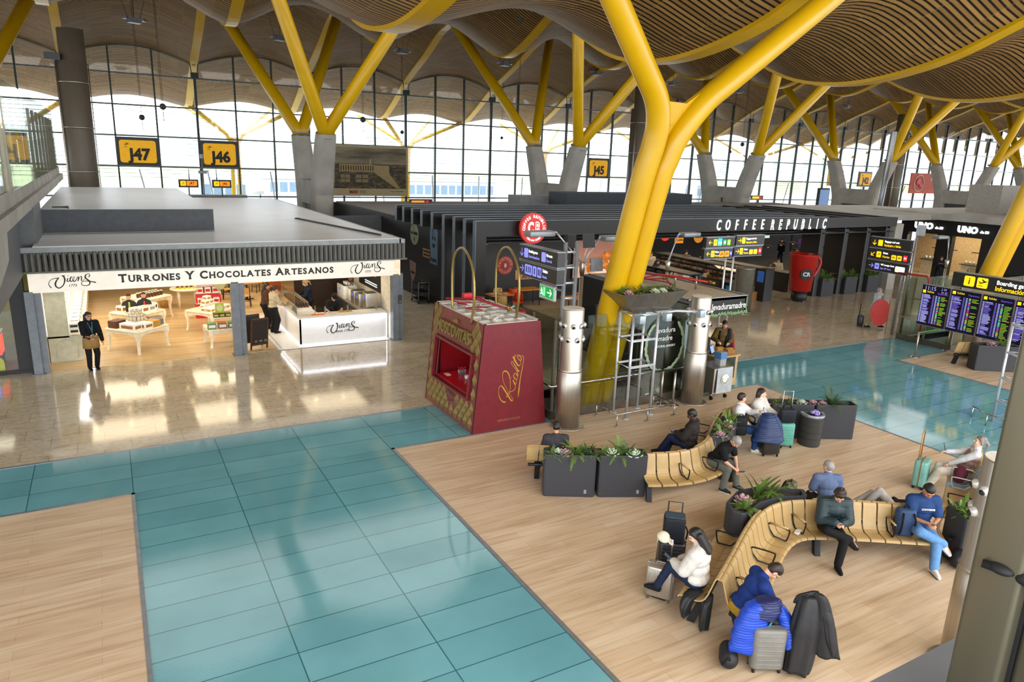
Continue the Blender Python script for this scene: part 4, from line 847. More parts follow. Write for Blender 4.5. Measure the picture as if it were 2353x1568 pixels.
def gate(label, x0, x1, z0, z1, txt, y=65.2):
    w, h = x1-x0, z1-z0; YP = M('gate_yellow', '#F5B400', .5, emit='#F5B000', es=.35); t = sign('gate_sign', label, 'gate sign', (x0, y, z0), XR, w, h, [], 'gate signs on the glass wall', .15)
    M4 = fmat((x0, y-.02, z0), XR, (0, 0, 1)); r = .18
    MB().prism([(w/2+sx_*(w*.42-r)+r*math.cos(a), h/2+sy*(h*.4-r)+r*math.sin(a)) for sx_, sy, a0 in ((1, 1, 0), (-1, 1, PI/2), (-1, -1, PI), (1, -1, 1.5*PI)) for a in (a0, a0+PI/4, a0+PI/2)], 0, .03, M4).build('yellow_field', YP, t)
    text(txt, h*.56, fmat((x0+w*.53, y-.06, z0+h*.38), XR, (0, 0, 1)), INK, t, .01, bold=.045, sx=.95)
    M4 = fmat((x0+w*.24, y-.06, z0+h*.74), XR, (0, 0, 1)); MB().prism([(px*h*.2, py*h*.2) for px, py in PLANE], 0, .01, M4).box(-h*.08, h*.03, -h*.09, -h*.075, 0, .01, M4).build('aeroplane_symbol', INK, t)
    return t
gate('big yellow gate sign J47, leftmost on the glass wall', 1.02, 4.1, 4.92, 7.08, 'J47'); gate('big yellow gate sign J46, right of the J47 sign', 7.1, 10.1, 4.92, 7.06, 'J46')
gate('yellow gate sign J45 beside the second concrete fork', 46.0, 48.85, 4.76, 6.87, 'J45'); gate('yellow gate sign J42 far away between concrete forks', 92.4, 95.3, 4.42, 6.47, 'J42'); gate('yellow gate sign partly hidden by the concrete fork left of J42', 86.6, 89.0, 4.45, 6.5, 'J43')
# desk signs in front of gates
for i, (x, lb, tx) in enumerate(((4.75, 'small lit desk sign J47 on a pole behind the shop roof', 'J47'), (7.05, 'small lit desk sign J46 on a pole behind the shop roof', 'J46'))):
    t = sign('gate_desk_sign', lb, 'desk sign', (x, 58.5, 3.6), XR, 1.35, .55, [('box', .12, .1, .38, .36, YLIT), ('box', .55, .1, .7, .36, OLIT), ('plane', .31, .28, .24, INK), ('txt', tx, .9, .28, .3, INK, 'CENTER')]); MB().cyl((x+.68, 58.55, 0), (x+.68, 58.55, 3.6), .05).build('pole', DSTEEL, t)
gd = thing('gate_desk', 'grey gate desk with screens showing behind the raised shop roof', 'desk', (6, 59.5, 0)); MB().box(2.8, 9.6, 59, 60, 0, 3.0).build('body', M('desk_grey', '#8d98a3', .5), gd); MB().box(7.1, 8.3, 58.95, 59, 2.1, 2.55).build('screen', M('desk_screen', '#30405a', .4), gd)
MB().tube([(6.45, 58.6, 0), (6.45, 58.6, 6.0)], .06, 8).tube([(5.5, 58.6, 4.1), (5.5, 58.6, 5.0), (7.4, 58.6, 5.0), (7.4, 58.6, 4.1)], .05, 6).build('mast', DSTEEL, gd); MB().box(6.15, 6.75, 58.5, 58.7, 4.6, 4.8).box(6.35, 6.55, 58.45, 58.7, 5.7, 6.0).build('camera_box', DSTEEL, gd)
# palace poster and red food poster
def img_mat(name, stops, sc=(1, 1, 1), ns=3):
    t = NT(name); v = t.coord('Object', sc); t.l(t.ramp(t.noise(v, ns, 8), stops), t.b.inputs['Base Color']); t.b.inputs['Roughness'].default_value = .6; return t.m
po = thing('palace_poster', 'huge sepia poster of a palace and gardens reading MADRID on the glass wall', 'poster', (20, 65.2, 2.7))
x0, x1 = 16.6, 25.2
MB().box(x0, x1, 65.05, 65.2, 2.66, 7.2).build('sheet', M('poster_cream', '#b9ab88', .7), po)
MB().box(x0, x1-.2, 65.03, 65.05, 3.35, 7.0).build('sky_print', img_mat('poster_sky', [(.35, '#5b5443'), (.55, '#8d836b'), (.75, '#a3987b')], (.25, 1, 1.6), 1.2), po)
MB().box(x0, x1-.2, 65.01, 65.03, 3.35, 5.55).build('city_print', img_mat('poster_city', [(.3, '#2f2a20'), (.5, '#4b4332'), (.7, '#7d6f50')], (1, 1, 2.5), 3), po)
PST = M('poster_stone', '#a8946a', .7); q = MB().box(18.6, 21.9, 64.99, 65.01, 4.85, 5.5).box(21.9, 23.3, 64.98, 65.01, 4.75, 5.45).box(21.4, 21.6, 64.99, 65.01, 5.5, 6.0)
q.plate([(21.9, 64.985, 4.75), (23.3, 64.985, 4.75), (24.4, 64.985, 3.4), (24.0, 64.985, 3.4)], (0, -1, 0), .01)
q.build('palace_print', PST, po)
q = MB()
for a, b, c, d in ((17.0, 18.2, 3.9, 4.6), (18.7, 19.6, 3.9, 4.6), (20.1, 21.3, 3.9, 4.6)):
    for u in (0, .52):
        for v in (0, .55): q.box(a+(b-a)*u, a+(b-a)*(u+.45), 64.99, 65.0, c+(d-c)*v, c+(d-c)*(v+.42))
q.build('garden_print', M('poster_path', '#8f8262', .7), po)
q = MB()
for k in range(14): q.box(18.7+.23*k, 18.8+.23*k, 64.985, 64.99, 4.95, 5.4)
for k in range(5): q.box(22.2+.3*k, 22.28+.3*k, 64.97, 64.985, 4.1-.12*k, 4.45-.2*k)
q.build('windows_print', M('poster_dark', '#3d3526', .7), po)
text('MAD', .36, fmat((19.9, 65.03, 3.03), XR, (0, 0, 1)), M('madrid_red', '#a02020', .6), po, .004, bold=.05); text('RID', .36, fmat((20.78, 65.03, 3.03), XR, (0, 0, 1)), M('madrid_grey', '#6a6256', .6), po, .004); text('Palacio Real. Madrid', .16, fmat((24.1, 65.03, 3.1), XR, (0, 0, 1)), M('madrid_grey', ''), po, .004)
fp = thing('food_poster', 'red poster with a white glow ring and strawberries, high on the glass wall at right', 'poster', (104.5, 65.1, 3.6)); MB().box(104.4, 110.8, 65, 65.2, 3.6, 6.55).build('sheet', M('poster_red', '#b5452c', .6, emit='#c0401c', es=.12), fp); MB().tube([(106.4+1.2*math.cos(a), 64.97, 5.1+1.2*math.sin(a)) for a in np.linspace(0, 2*PI, 30)], .08, 5).build('glow_ring', WHITE, fp)
MB().ell((106.2, 64.95, 5.3), (.55, .05, .5)).ell((106.9, 64.95, 4.8), (.5, .05, .4)).build('strawberry_print', REDP, fp); text('Sho', .6, fmat((109.6, 64.97, 5.7), XR, (0, 0, 1)), WHITE, fp); MB().box(104.4, 110.8, 64.97, 65, 3.6, 4.2).build('orange_band', M('poster_orange', '#d8562a', .6), fp)
# ================================================================== coffee hall
CB = M('coffee_black', '#1c1b1a', .5, ns=2.5, na=.3, stretch=(14, 14, .6)); CEDGE = M('coffee_edge', '#6d7a84', .45, .3)
YB = [23.9, 24.77, 25.74, 26.77, 27.95, 29.12, 30.22, 31.33, 32.3]
for i, y in enumerate(YB):
    t = thing('roof_portal', 'black portal frame of the coffee hall roof, ' + ('the front one carrying the neon lettering', 'second from the front', 'third from the front', 'fourth from the front', 'fifth from the front', 'fifth from the back', 'fourth from the back', 'third from the back', 'second from the back')[i] if i != 4 else 'black portal frame of the coffee hall roof, the middle one of nine', 'portal frame', (12, y, 0), 0, 'portal frames of the coffee hall')
    MB().box(11.95, 32.0, y, y+.22, 3.58, 4.15).build('beam', CB, t)
    if i < 4: MB().box(11.95, 12.4, y, y+.22, 0, 3.58).build('leg', CB, t)
    else: MB().box(11.95, 12.4, y, y+.22, 3.45, 3.58).build('leg', CB, t)
    MB().box(11.93, 11.95, y-.01, y+.23, 0 if i < 4 else 3.45, 4.16).box(11.93, 32, y-.01, y+.23, 4.15, 4.165).build('edge_strip', CEDGE, t)
for i, x in enumerate((31.9, 33.8, 35.65, 37.3)):
    t = thing('portal_fin', ('black upright fin beside the giant red mug', 'black upright fin second from the giant red mug', 'black upright fin third from the giant red mug', 'black upright fin behind the hanging baggage sign')[i], 'portal frame', (x, 23.9, 0)); MB().box(x, x+.3, 24.15, 25.3, 0, 3.6).build('leg', CB, t); MB().box(x, x+.3, 24.15, 33, 3.5, 4.1).build('beam', CB, t)
    MB().box(x-.012, x, 24.13, 24.17, 0, 4.1).build('edge_strip', CEDGE, t)
struct(MB().box(32.0, 37.8, 23.92, 24.1, 3.6, 4.1).build('trim_fascia', CB))
lt = MB()
for k in range(20): lt.box(12.5+k, 12.56+k, 24.2, 32.3, 3.72, 3.8)
struct(lt.build('ceiling_lattice', CB)); struct(MB().box(12.6, 38, 24.15, 44, 3.28, 3.32).build('ceiling_coffee', BLACK))
ns = thing('neon_lettering', 'white glowing letters COFFEE REPUBLIC on the black beam', 'illuminated sign', (24, 23.85, 3.5))
NEON = M('neon_white', '#ffffff', .4, emit='#f4fff6', es=1.6)
for k, ch in enumerate('COFFEE'): text(ch, .66, fmat((24.3+.57*k, 23.84, 3.83), XR, (0, 0, 1)), NEON, ns, .02, sx=.56, bold=.01, shear=.12)
for k, ch in enumerate('REPUBLIC'): text(ch, .66, fmat((27.85+.54*k, 23.85, 3.80), XR, (0, 0, 1)), NEON, ns, .02, sx=.58, shear=.15, outline=.035, bold=.012)
cd2 = thing('round_sign', 'round red glowing sign with big letters CR in front of the black beam', 'illuminated sign', (14.25, 23.5, 3.3)); RGL = M('disc_red', '#c42a22', .45, emit='#d22a20', es=.35)
TD = fmat((14.25, 23.55, 3.89), XR, (0, 0, 1)); MB().rings([[TD @ Vector((.59*math.cos(a), .59*math.sin(a), z)) for a in np.linspace(0, 2*PI, 40, False)] for z in (-.12, .02)], sm=False).build('disc', RGL, cd2)
text('C', .56, fmat((14.1, 23.5, 3.9), XR, (0, 0, 1)), WLIT, cd2, .01, sx=.62, bold=.04); text('R', .56, fmat((14.42, 23.52, 3.9), XR, (0, 0, 1)), WLIT, cd2, .01, sx=.62, bold=.03, outline=.035)
def arc_text(s, c, r, a0, a1, size, mat, parent, right=XR, flip=False, bold=.02):
    c = Vector(c); rt = Vector(right); up = Vector((0, 0, 1)); n = rt.cross(up)
    for i, ch in enumerate(s):
        if ch == ' ': continue
        a = a0+(a1-a0)*i/max(len(s)-1, 1); P = c+rt*r*math.cos(a)+up*r*math.sin(a); R_ = rt*math.sin(a)-up*math.cos(a); U = rt*math.cos(a)+up*math.sin(a)
        if flip: R_, U = -R_, -U
        text(ch, size, fmat(P, R_, U), mat, parent, .004, bold=bold)
arc_text('COFFEE REPUBLIC', (14.25, 23.51, 3.89), .45, PI*1.02, -.02, .15, WLIT, cd2); arc_text('ITALIAN ROAST', (14.25, 23.51, 3.89), .46, PI*1.28, PI*1.72, .1, WLIT, cd2, flip=True)
# dark left wall with stickers
struct(MB().box(12.45, 12.62, 27.4, 45, 0, 3.46).build('wall_coffee', CB)); struct(MB().box(9.6, 9.75, 36, 46, 2.4, 3.35).box(9.6, 12.5, 36, 36.1, 2.4, 3.35).build('wall_grey_parapet', M('parapet_grey', '#5a5f63', .6)))
def sticker(label, y, z, shape, m, words, ts=.16):
    t = thing('wall_sticker', label, 'wall sign', (12.44, y, z)); M4 = fmat((12.45, y, z), YR, (0, 0, 1)); MB().prism(shape, 0, .02, M4).build('plate', m, t)
    for s, dx, dz, sz in words: text(s, sz, fmat((12.42, y-dx, z+dz), YR, (0, 0, 1)), INK, t, .003, bold=.03)
    return t
circ = lambda r, n=28, k=1: [(r*math.cos(a), k*r*math.sin(a)) for a in np.linspace(0, 2*PI, n, False)]
sticker('pale green round sticker on the black coffee wall', 31.3, 2.88, circ(.5), M('st_green', '#8a9478', .6), [('GO GREEN', 0, .05, .17), ('V', 0, -.25, .25)])
arch = [(-.42, -.95), (.42, -.95), (.42, .4)]+[(.42*math.cos(a), .4+.42*math.sin(a)) for a in np.linspace(.2, PI-.2, 8)]+[(-.42, .4)]
fc = sticker('tall blue arched sticker reading COFFEE on the black wall', 29.0, 2.75, arch, M('st_blue', '#5f7890', .6), [('COFFEE', 0, -.78, .2)]); MB().ell((12.43, 29.13, 2.95), (.01, .07, .1)).ell((12.43, 28.87, 2.95), (.01, .07, .1)).build('eye_print', INK, fc); MB().prism([(-.15, 0), (.15, 0)]+[(.15*math.cos(a), -.18*abs(math.sin(a))) for a in np.linspace(-.2, -PI+.2, 8)], 0, .01, fmat((12.43, 29, 2.7), YR, (0, 0, 1))).build('mouth_print', INK, fc)
sticker('tan rectangular sticker with two lines of words on the black wall', 29.8, 2.18, [(-.45, -.2), (.45, -.2), (.45, .2), (-.45, .2)], M('st_tan', '#a07a50', .6), [('MORE ESPRESSO', 0, .08, .1), ('LESS DEPRESSO', 0, -.08, .1)])
sticker('pinkish shield sticker above the black trolley', 31.5, 1.15, [(-.4, .45), (.4, .4), (.36, -.1), (.15, -.45), (0, -.5), (-.15, -.45), (-.36, -.1)], M('st_pink', '#8f7468', .6), [('COFFEE', 0, -.1, .15)])
sticker('dull red oval sticker beside the nougat shop corner', 34.4, 1.9, circ(.62, 28, 1.15), M('st_red', '#6e2f35', .6), [])
tr3 = thing('service_trolley', 'black three-tier service trolley against the black coffee wall', 'trolley', (12.05, 29.6, 0))
for z in (.15, .5, .85): MB().rbox(-.27, .27, -.42, .42, z, z+.04, .05).build('shelf', BLACK, tr3, local=True)
for sx_ in (-1, 1):
    for sy in (-1, 1): MB().cyl((sx_*.25, sy*.4, .1), (sx_*.25, sy*.4, .95), .018).build('upright', DSTEEL, tr3, local=True); MB().cyl((sx_*.25-.02, sy*.4, .06), (sx_*.25+.02, sy*.4, .06), .06).build('castor', RUB, tr3, local=True)
MB().tube([(-.25, -.4, .95), (.25, -.4, .95)], .018, 6).build('handle', DSTEEL, tr3, local=True)
# inner back wall, stickers and photo screen
struct(MB().box(12.6, 23, 28.1, 28.3, 0, 3.28).build('wall_coffee_back', CB)); struct(MB().box(23, 56, 38, 38.2, 0, 3.7).build('wall_coffee_far', M('coffee_far', '#2a2623', .6)))
ft = thing('round_sticker', 'red round fairtrade coffee sticker on the inner black wall', 'wall sign', (15.6, 28.1, 1.75)); TD = fmat((15.55, 28.08, 1.75), XR, (0, 0, 1)); MB().prism(circ(.42, 32), 0, .02, TD).build('plate', M('st_fair', '#a3302c', .5), ft); MB().prism(circ(.2, 24), .02, .025, TD).build('inner_disc', M('st_fair2', '#7e2020', .5), ft); MB().ell((15.55, 28.04, 1.75), (.07, .01, .11)).build('bean_print', M('st_cream', '#c9a98a', .6), ft); arc_text('FAIRTRADE COFFEE ', (15.55, 28.04, 1.75), .31, PI, -PI*.9, .13, M('st_cream', ''), ft)
s2 = thing('tan_sticker', 'tan rounded sticker reading A LA on the inner black wall', 'wall sign', (16.6, 28.1, 1.25)); MB().rbox(16.1, 17.6, 28.06, 28.1, 1.05, 1.5, .02).build('plate', M('st_tan2', '#b98a60', .6), s2); text('A LA', .3, fmat((16.8, 28.04, 1.22), XR, (0, 0, 1)), INK, s2, .004, bold=.04)
s3 = thing('tilted_sticker', 'tilted tan sticker high on the inner black wall behind a kiosk handle', 'wall sign', (14.3, 28.1, 2.8)); M4 = fmat((14.3, 28.08, 2.85), (1, 0, .5), (-.5, 0, 1)); MB().prism([(-.7, -.25), (.5, -.25), (.7, 0), (.5, .3), (-.7, .3)], 0, .02, M4).build('plate', M('st_tan2', ''), s3); text('KENIA', .3, fmat((14.3, 28.04, 2.85), (1, 0, .5), (-.5, 0, 1)), INK, s3, .004, bold=.04)
ps = thing('photo_screen', 'glowing photo panel of croissants and a white cup on the black wall', 'screen', (21, 28.1, .95)); MB().box(19.2, 23.0, 28.0, 28.1, .95, 2.95).build('frame', BLACK, ps)
def pan(n, m, f): f(MB()).build(n, m, ps)
pan('backdrop_print', M('ph_brown', '#9a6a55', .5, emit='#8a5a48', es=.7), lambda b: b.box(19.25, 22.95, 27.985, 28.0, 1.0, 2.9)); pan('table_print', M('ph_table', '#c9a488', .5, emit='#c09070', es=.7), lambda b: b.prism([(0, 0), (3.7, 0), (3.7, .85), (1.2, .6), (0, .5)], 0, .01, fmat((19.25, 27.982, 1.0), XR, (0, 0, 1))))
pan('plate_print', M('ph_plate', '#e0c8b4', .5, emit='#e0c0a8', es=.6), lambda b: b.prism([(1.05*math.cos(a), .35*math.sin(a)) for a in np.linspace(0, 2*PI, 28, False)], 0, .01, fmat((21.4, 27.975, 1.42), XR, (0, 0, 1))))
CUPM = M('ph_cup', '#dcd9dc', .5, emit='#d8d6dc', es=.5); pan('cup_print', CUPM, lambda b: b.prism([(-.36, .4), (.36, .4), (.34, .0), (.22, -.34), (-.22, -.34), (-.34, 0)], 0, .01, fmat((21.9, 27.965, 2.25), XR, (0, 0, 1)))); pan('cup_handle_print', CUPM, lambda b: b.tube([(22.25+.17*math.sin(a), 27.96, 2.28+.17*math.cos(a)) for a in np.linspace(0, PI, 10)], .035, 5)); pan('coffee_print', M('ph_coffee', '#c8a882', .5, emit='#b08a60', es=.4), lambda b: b.prism([(.32*math.cos(a), .06*math.sin(a)) for a in np.linspace(0, 2*PI, 20, False)], 0, .01, fmat((21.9, 27.955, 2.63), XR, (0, 0, 1))))
CRO = img_mat('ph_croissant', [(.3, '#7a3310'), (.5, '#c8732c'), (.72, '#f0b060')], (5, 5, 5), 1.2); b_ = CRO.node_tree.nodes['Principled BSDF']; b_.inputs['Emission Color'].default_value = (*lin('#c06a28'), 1); b_.inputs['Emission Strength'].default_value = .5
pan('croissant_print', CRO, lambda b: b.tube(catmull([(20.1, 27.95, 1.25), (20.3, 27.95, 1.6), (20.75, 27.95, 1.7), (21.2, 27.95, 1.5), (21.35, 27.95, 1.15)], 5), [.05, .1, .15, .2, .24, .26, .28, .29, .3, .3, .3, .29, .28, .26, .22, .18, .14, .12, .1, .08, .05], 10)); pan('croissant_print', CRO, lambda b: b.tube(catmull([(20.9, 27.96, 2.0), (21.3, 27.96, 2.05), (21.7, 27.96, 1.8), (22.0, 27.96, 1.5)], 5), [.05, .1, .14, .18, .21, .24, .25, .25, .24, .22, .2, .17, .14, .1, .08, .05], 10))
area('coffee_lamp', (16.5, 26.0, 3.2), 5, 2.5, 38, (1, .72, .42)); area('coffee_lamp', (27, 30.5, 3.2), 8, 5, 320, (1, .78, .5)); area('coffee_lamp', (34.5, 28, 3.2), 4, 5, 50, (1, .75, .45))
# cafe tables and orange chairs inside
ORW = M('orange_wood', '#d28a2a', .4); ORC = M('orange_shell', '#d8451c', .4); CRC = M('cream_shell', '#c9a86a', .4)
def shell_chair(x, y, rz, m, lb, grp):
    t = thing('shell_chair', lb, 'chair', (x, y, 0), rz, grp); MB().rbox(-.22, .22, -.2, .22, .43, .47, .1).build('seat', m, t, local=True); q = MB().smooth()
    q.rings([[(-.23*math.cos(a)*w_, .2+.05*math.sin(a)*0+d, z) for a, d in ((0, -.08), (.8, .0), (1.57, .03), (2.34, .0), (PI, -.08))]+[(-.23*math.cos(a)*w_, .22+d, z) for a, d in ((PI, -.08), (2.34, .0), (1.57, .03), (.8, .0), (0, -.08))] for z, w_ in ((.46, 1), (.62, 1.03), (.78, .95), (.84, .8))]); q.build('backrest', m, t, local=True)
    for sx_ in (-1, 1):
        for sy in (-1, 1): MB().cyl((sx_*.2, sy*.2, 0), (sx_*.15, sy*.15, .44), .013).build('leg', BLACK, t, local=True)
    return t
def hall_table(x, y, lb):
    t = thing('hall_table', lb, 'table', (x, y, 0), 0, 'orange tables in the coffee hall'); MB().box(-.55, .55, -.35, .35, .72, .76).build('tabletop', ORW, t, local=True)
    for sx_ in (-.48, .48):
        for sy in (-.28, .28): MB().box(sx_-.02, sx_+.02, sy-.02, sy+.02, 0, .72).build('leg', BLACK, t, local=True)
    return t
for (x, y, lb) in ((14.5, 26.6, 'orange wooden table seen through the left kiosk handle'), (16.4, 27.4, 'orange wooden table by the tan sticker'), (18.4, 25.4, 'orange wooden table behind the lamp post'), (19.6, 26.6, 'orange wooden table nearest the photo panel'), (17.3, 24.9, 'low-lit orange table behind the steel post')): hall_table(x, y, lb)
for (x, y, r, m, lb) in ((15.1, 26.1, -1.2, ORC, 'orange red shell chair at the table by the kiosk handle'), (15.6, 27.3, 2.4, ORC, 'orange red shell chair against the black wall'), (14.9, 27.35, 0, CRC, 'cream shell chair behind the first orange table'), (14.2, 25.9, 3.1, CRC, 'cream shell chair in front of the first orange table'), (18.9, 26.1, .4, CRC, 'cream shell chair right of the lamp post'), (17.9, 24.6, 2.8, CRC, 'cream shell chair behind the steel post'), (19.0, 24.7, 3.0, CRC, 'cream shell chair just left of the yellow column'), (20.2, 27.3, .2, CRC, 'cream shell chair under the photo panel')): shell_chair(x, y, r, m, lb, None)
for i in range(5):
    p = tag(MB().lathe([(.09, 0), (.13, .02)], n=16).build('table_plate', WHITE, loc=(14.2+.28*(i % 3), 26.5+.2*(i//3), .762), local=True), 'white plate set on the first orange table', 'plate', 'plates on the orange table'); MB().box(.12, .14, -.1, .1, .0, .005).build('rim_fork', STEEL, p, local=True)
# pastry cases
def pastry_case(label, x, y0, y1, groups):
    t = thing('pastry_case', label, 'display case', (x, y0, 0)); MB().box(x, x+.9, y0, y1, 0, .55).build('plinth', BLACK, t); MB().box(x+.75, x+.9, y0, y1, .55, 1.35).box(x+.05, x+.9, y0, y1, 1.33, 1.38).build('back_panel', DGREY, t)
    for k, (z, dx) in enumerate(((.6, .0), (.85, .12), (1.08, .25))):
        MB().box(x+dx, x+.75, y0, y1, z-.02, z).build('shelf', STEEL, t); MB().box(x+dx+.55, x+dx+.57, y0, y1, z+.2, z+.21).build('light_strip', M('warm_strip', '#fff0d0', .5, emit='#ffd9a0', es=4), t)
    MB().plate([(x-.02, y0, .55), (x-.02, y1, .55), (x+.2, y1, 1.33), (x+.2, y0, 1.33)], (-1, 0, .3), .01).build('glass_front', CG, t)
    for u in np.linspace(y0, y1, 5): MB().tube([(x-.03, u, .5), (x+.19, u, 1.35)], .015, 5).build('glass_rib', BLACK, t)
    pal = [('pale_bun', '#e8cfae'), ('pink_pack', '#d89890'), ('white_pack', '#eee6dc'), ('red_can', '#c8202c'), ('yellow_pack', '#d8b030'), ('blue_can', '#4050a0'), ('toast', '#b07a40')]
    protos = []
    n = int((y1-y0)/.2)
    for k, (z, dx) in enumerate(((.6, .0), (.85, .12), (1.08, .25))):
        for i in range(n):
            nm, c = pal[(i//3+2*k) % len(pal)] if k == 0 else pal[(i//4+k) % 3 if i % 5 else 6]
            key = (nm); P = (x+dx+.2, y0+.12+i*(y1-y0-.2)/n, z)
            pr = PASTRY.get(key)
            if pr is None:
                if 'can' in nm: o = MB().lathe([(.03, 0), (.035, .01), (.035, .12), (.028, .13)], n=10)
                elif 'bun' in nm or 'toast' in nm: o = MB().ell((0, 0, .05), (.12, .075, .055))
                else: o = MB().rbox(-.13, .13, -.07, .07, 0, .1, .03)
                o = o.build(nm, M('food_'+nm, c, .6), loc=P, local=True); tag(o, nm.replace('_', ' ').replace('pack', 'food pack')+' on the lit shelves of the pastry cases', 'food', nm.replace('_', ' ')+'s in the pastry cases'); PASTRY[key] = o
            else: dup(pr, P)
PASTRY = {}
pastry_case('long lit pastry case between the yellow column and the glass pillar', 28.2, 25.6, 32.5, 0); pastry_case('lit pastry case partly behind the yellow column', 24.0, 25.2, 30, 0)
def plainbox(name, label, cat, b, m, m2=None, extra=None):
    t = thing(name, label, cat, ((b[0]+b[1])/2, (b[2]+b[3])/2, b[4])); MB().box(*b).build('body', m, t)
    if extra: MB().box(*extra[0]).build(extra[1], extra[2], t)
    return t
plainbox('till_cabinet', 'black cabinet with a bright blue card in front of the pastry case', 'cabinet', (26.0, 27.0, 24.3, 25.0, 0, 1.0), BLACK, extra=((25.98, 26.0, 24.35, 24.6, .4, .85), 'poster_card', M('blue_card', '#2aa0d8', .5)))
plainbox('cardboard_box', 'brown open cardboard box beside the black till cabinet', 'box', (27.2, 28.0, 24.4, 25.0, 0, .45), BROWN, extra=((27.3, 27.9, 24.5, 24.9, .45, .47), 'filling', DGREY))
plainbox('touch_kiosk', 'black ordering tower with a blue screen right of the glass pillar', 'kiosk', (28.0, 28.6, 24.0, 24.6, 0, 1.6), BLACK, extra=((27.985, 28.0, 24.1, 24.5, .95, 1.5), 'screen', M('kiosk_screen', '#234a80', .4, emit='#2a5aa0', es=.4)))
gp = thing('round_glass_pillar', 'round grey glazed pillar in front of the pastry case', 'pillar', (25.0, 22.6, 0)); MB().lathe([(.42, 0), (.42, 2.0), (.44, 2.02), (.44, 2.08)], (25.0, 22.6, 0), 26).build('shaft', M('pillar_glass', '#86857c', .2, .5), gp); MB().lathe([(.46, 0), (.46, .06)], (25, 22.6, 0), 26).build('base_ring', STEEL, gp)
cc = thing('long_counter', 'long black slatted counter with a pale top behind the red mug', 'counter', (31.6, 28, 0)); MB().box(31.4, 31.7, 25.6, 32, 0, 1.05).build('front', CB, cc); MB().box(31.3, 31.9, 25.5, 32, 1.05, 1.1).build('worktop', M('pale_worktop', '#a9a59c', .4), cc)
mug = thing('giant_mug', 'giant red coffee mug sculpture with a round black badge', 'sculpture', (31.15, 24.0, 0)); MUGR = M('mug_red', '#a81c18', .28)
MB().lathe([(.48, .55), (.52, .57), (.68, 2.36), (.7, 2.4), (.65, 2.4), (.6, 2.26), (.15, 2.2)], (30.0, 23.5, 0), 36).build('cup', MUGR, mug); MB().tube(catmull([(30.62, 23.5, 2.1), (30.98, 23.45, 2.2), (31.16, 23.4, 1.9), (31.0, 23.45, 1.45), (30.72, 23.5, 1.1), (30.52, 23.5, .9)], 6), .085, 12).build('handle', MUGR, mug)
MB().lathe([(.34, .06), (.38, .1), (.38, .55)], (30.0, 23.5, 0), 24).build('dolly', BLACK, mug); 
for a in (.5, 2.6, 4.7): MB().ell((30.0+.3*math.cos(a), 23.5+.3*math.sin(a), .06), .06).build('castor', DSTEEL, mug)
bd = Vector((30.0, 23.5, 1.45)); nrm = Vector((-.52, -.85, 0)).normalized(); rt = Vector((.85, -.52, 0)).normalized(); MB().rings([[bd+nrm*(.6+e)+rt*.29*math.cos(a)+Vector((0, 0, .29*math.sin(a))) for a in np.linspace(0, 2*PI, 28, False)] for e in (-.1, .03)], sm=False).build('badge', BLACK, mug); text('CR', .27, fmat(bd+nrm*.64, rt, (0, 0, 1)), WHITE, mug, .003, bold=.03)
# boxes and planters by the fins
FERNM = M('fern_green', '#5f7d34', .55, ns=9, na=.35); FERND = M('fern_dark', '#33512a', .6, ns=9, na=.3); PALEG = M('pale_leaf', '#b9c8ae', .5); PINKL = M('pink_leaf', '#b48a94', .5); SOIL = M('bark_soil', '#3f3322', .9, ns=30, na=.5); PLBOX = M('planter_charcoal', '#323338', .6, ns=40, na=.08)
def frond(mb, b, az, L, arch, w_, serr=True, n=8):
    P = []; W = []
    for i in range(n+1):
        t = i/n; r = L*(t*.75+.1*t*t)*(.35+arch*.65); z = L*(t*(1-.35*arch)-arch*.75*t*t); P.append(Vector((b[0]+r*math.cos(az), b[1]+r*math.sin(az), b[2]+z))); W.append(w_*math.sin(PI*min(1, t*.9+.1))**.7)
    if serr:
        sd = Vector((-math.sin(az), math.cos(az), 0))
        for i in range(n):
            d = P[i+1]-P[i]
            for k in (.1, .6):
                q = P[i]+d*k
                for s in (-1, 1):
                    tip = q+sd*s*W[i]+d*.55; mb.add([q-d*.16, q+d*.3, tip], [(0, 1, 2)], False)
        mb.tube(P, .004, 3)
    else: mb.ribbon(P, Vector((0, 0, 1)).cross(P[-1]-P[0]).cross(P[-1]-P[0]), [x*2 for x in W])
def clump(kind, seed, s=1.):
    R_ = random.Random(seed); mb = MB()
    if kind == 'fern':
        for k in range(22): frond(mb, (0, 0, 0), 2*PI*k/22+R_.uniform(-.3, .3), s*R_.uniform(.26, .46), R_.uniform(.1, 1.1), .05*s, n=11)
    elif kind == 'blade':
        for k in range(12): frond(mb, (R_.uniform(-.05, .05), R_.uniform(-.05, .05), 0), R_.uniform(0, 6.3), s*R_.uniform(.25, .45), R_.uniform(.2, .8), .022*s, False)
    else:
        for ring, (n, r, z) in enumerate(((6, .085, .04), (6, .055, .07), (4, .03, .085))):
            for k in range(n): a = 2*PI*k/n+ring*.5; mb.ell((r*s*math.cos(a), r*s*math.sin(a), z*s), (.04*s, .03*s, .01*s), Matrix.Rotation(a, 3, 'Z') @ Matrix.Rotation(-.5-.3*ring, 3, 'Y'), 8, 5)
    return mb
PLANTS = {}
def plant(kind, m, loc, rz, label, group=None, s=1.):
    key = (kind, m.name)
    if key not in PLANTS:
        o = clump(kind, len(PLANTS)+3).build({'fern': 'fern', 'blade': 'strappy_plant', 'rosette': 'rosette_plant'}[kind], m); PLANTS[key] = o; o.location = loc; tag(o, label, 'plant', group); o.rotation_euler = (0, 0, rz); o.scale = (s,)*3; return o
    o = dup(PLANTS[key], loc, rz, label, group); o.scale = (s,)*3
    if not group and 'group' in o: del o['group']
    return o
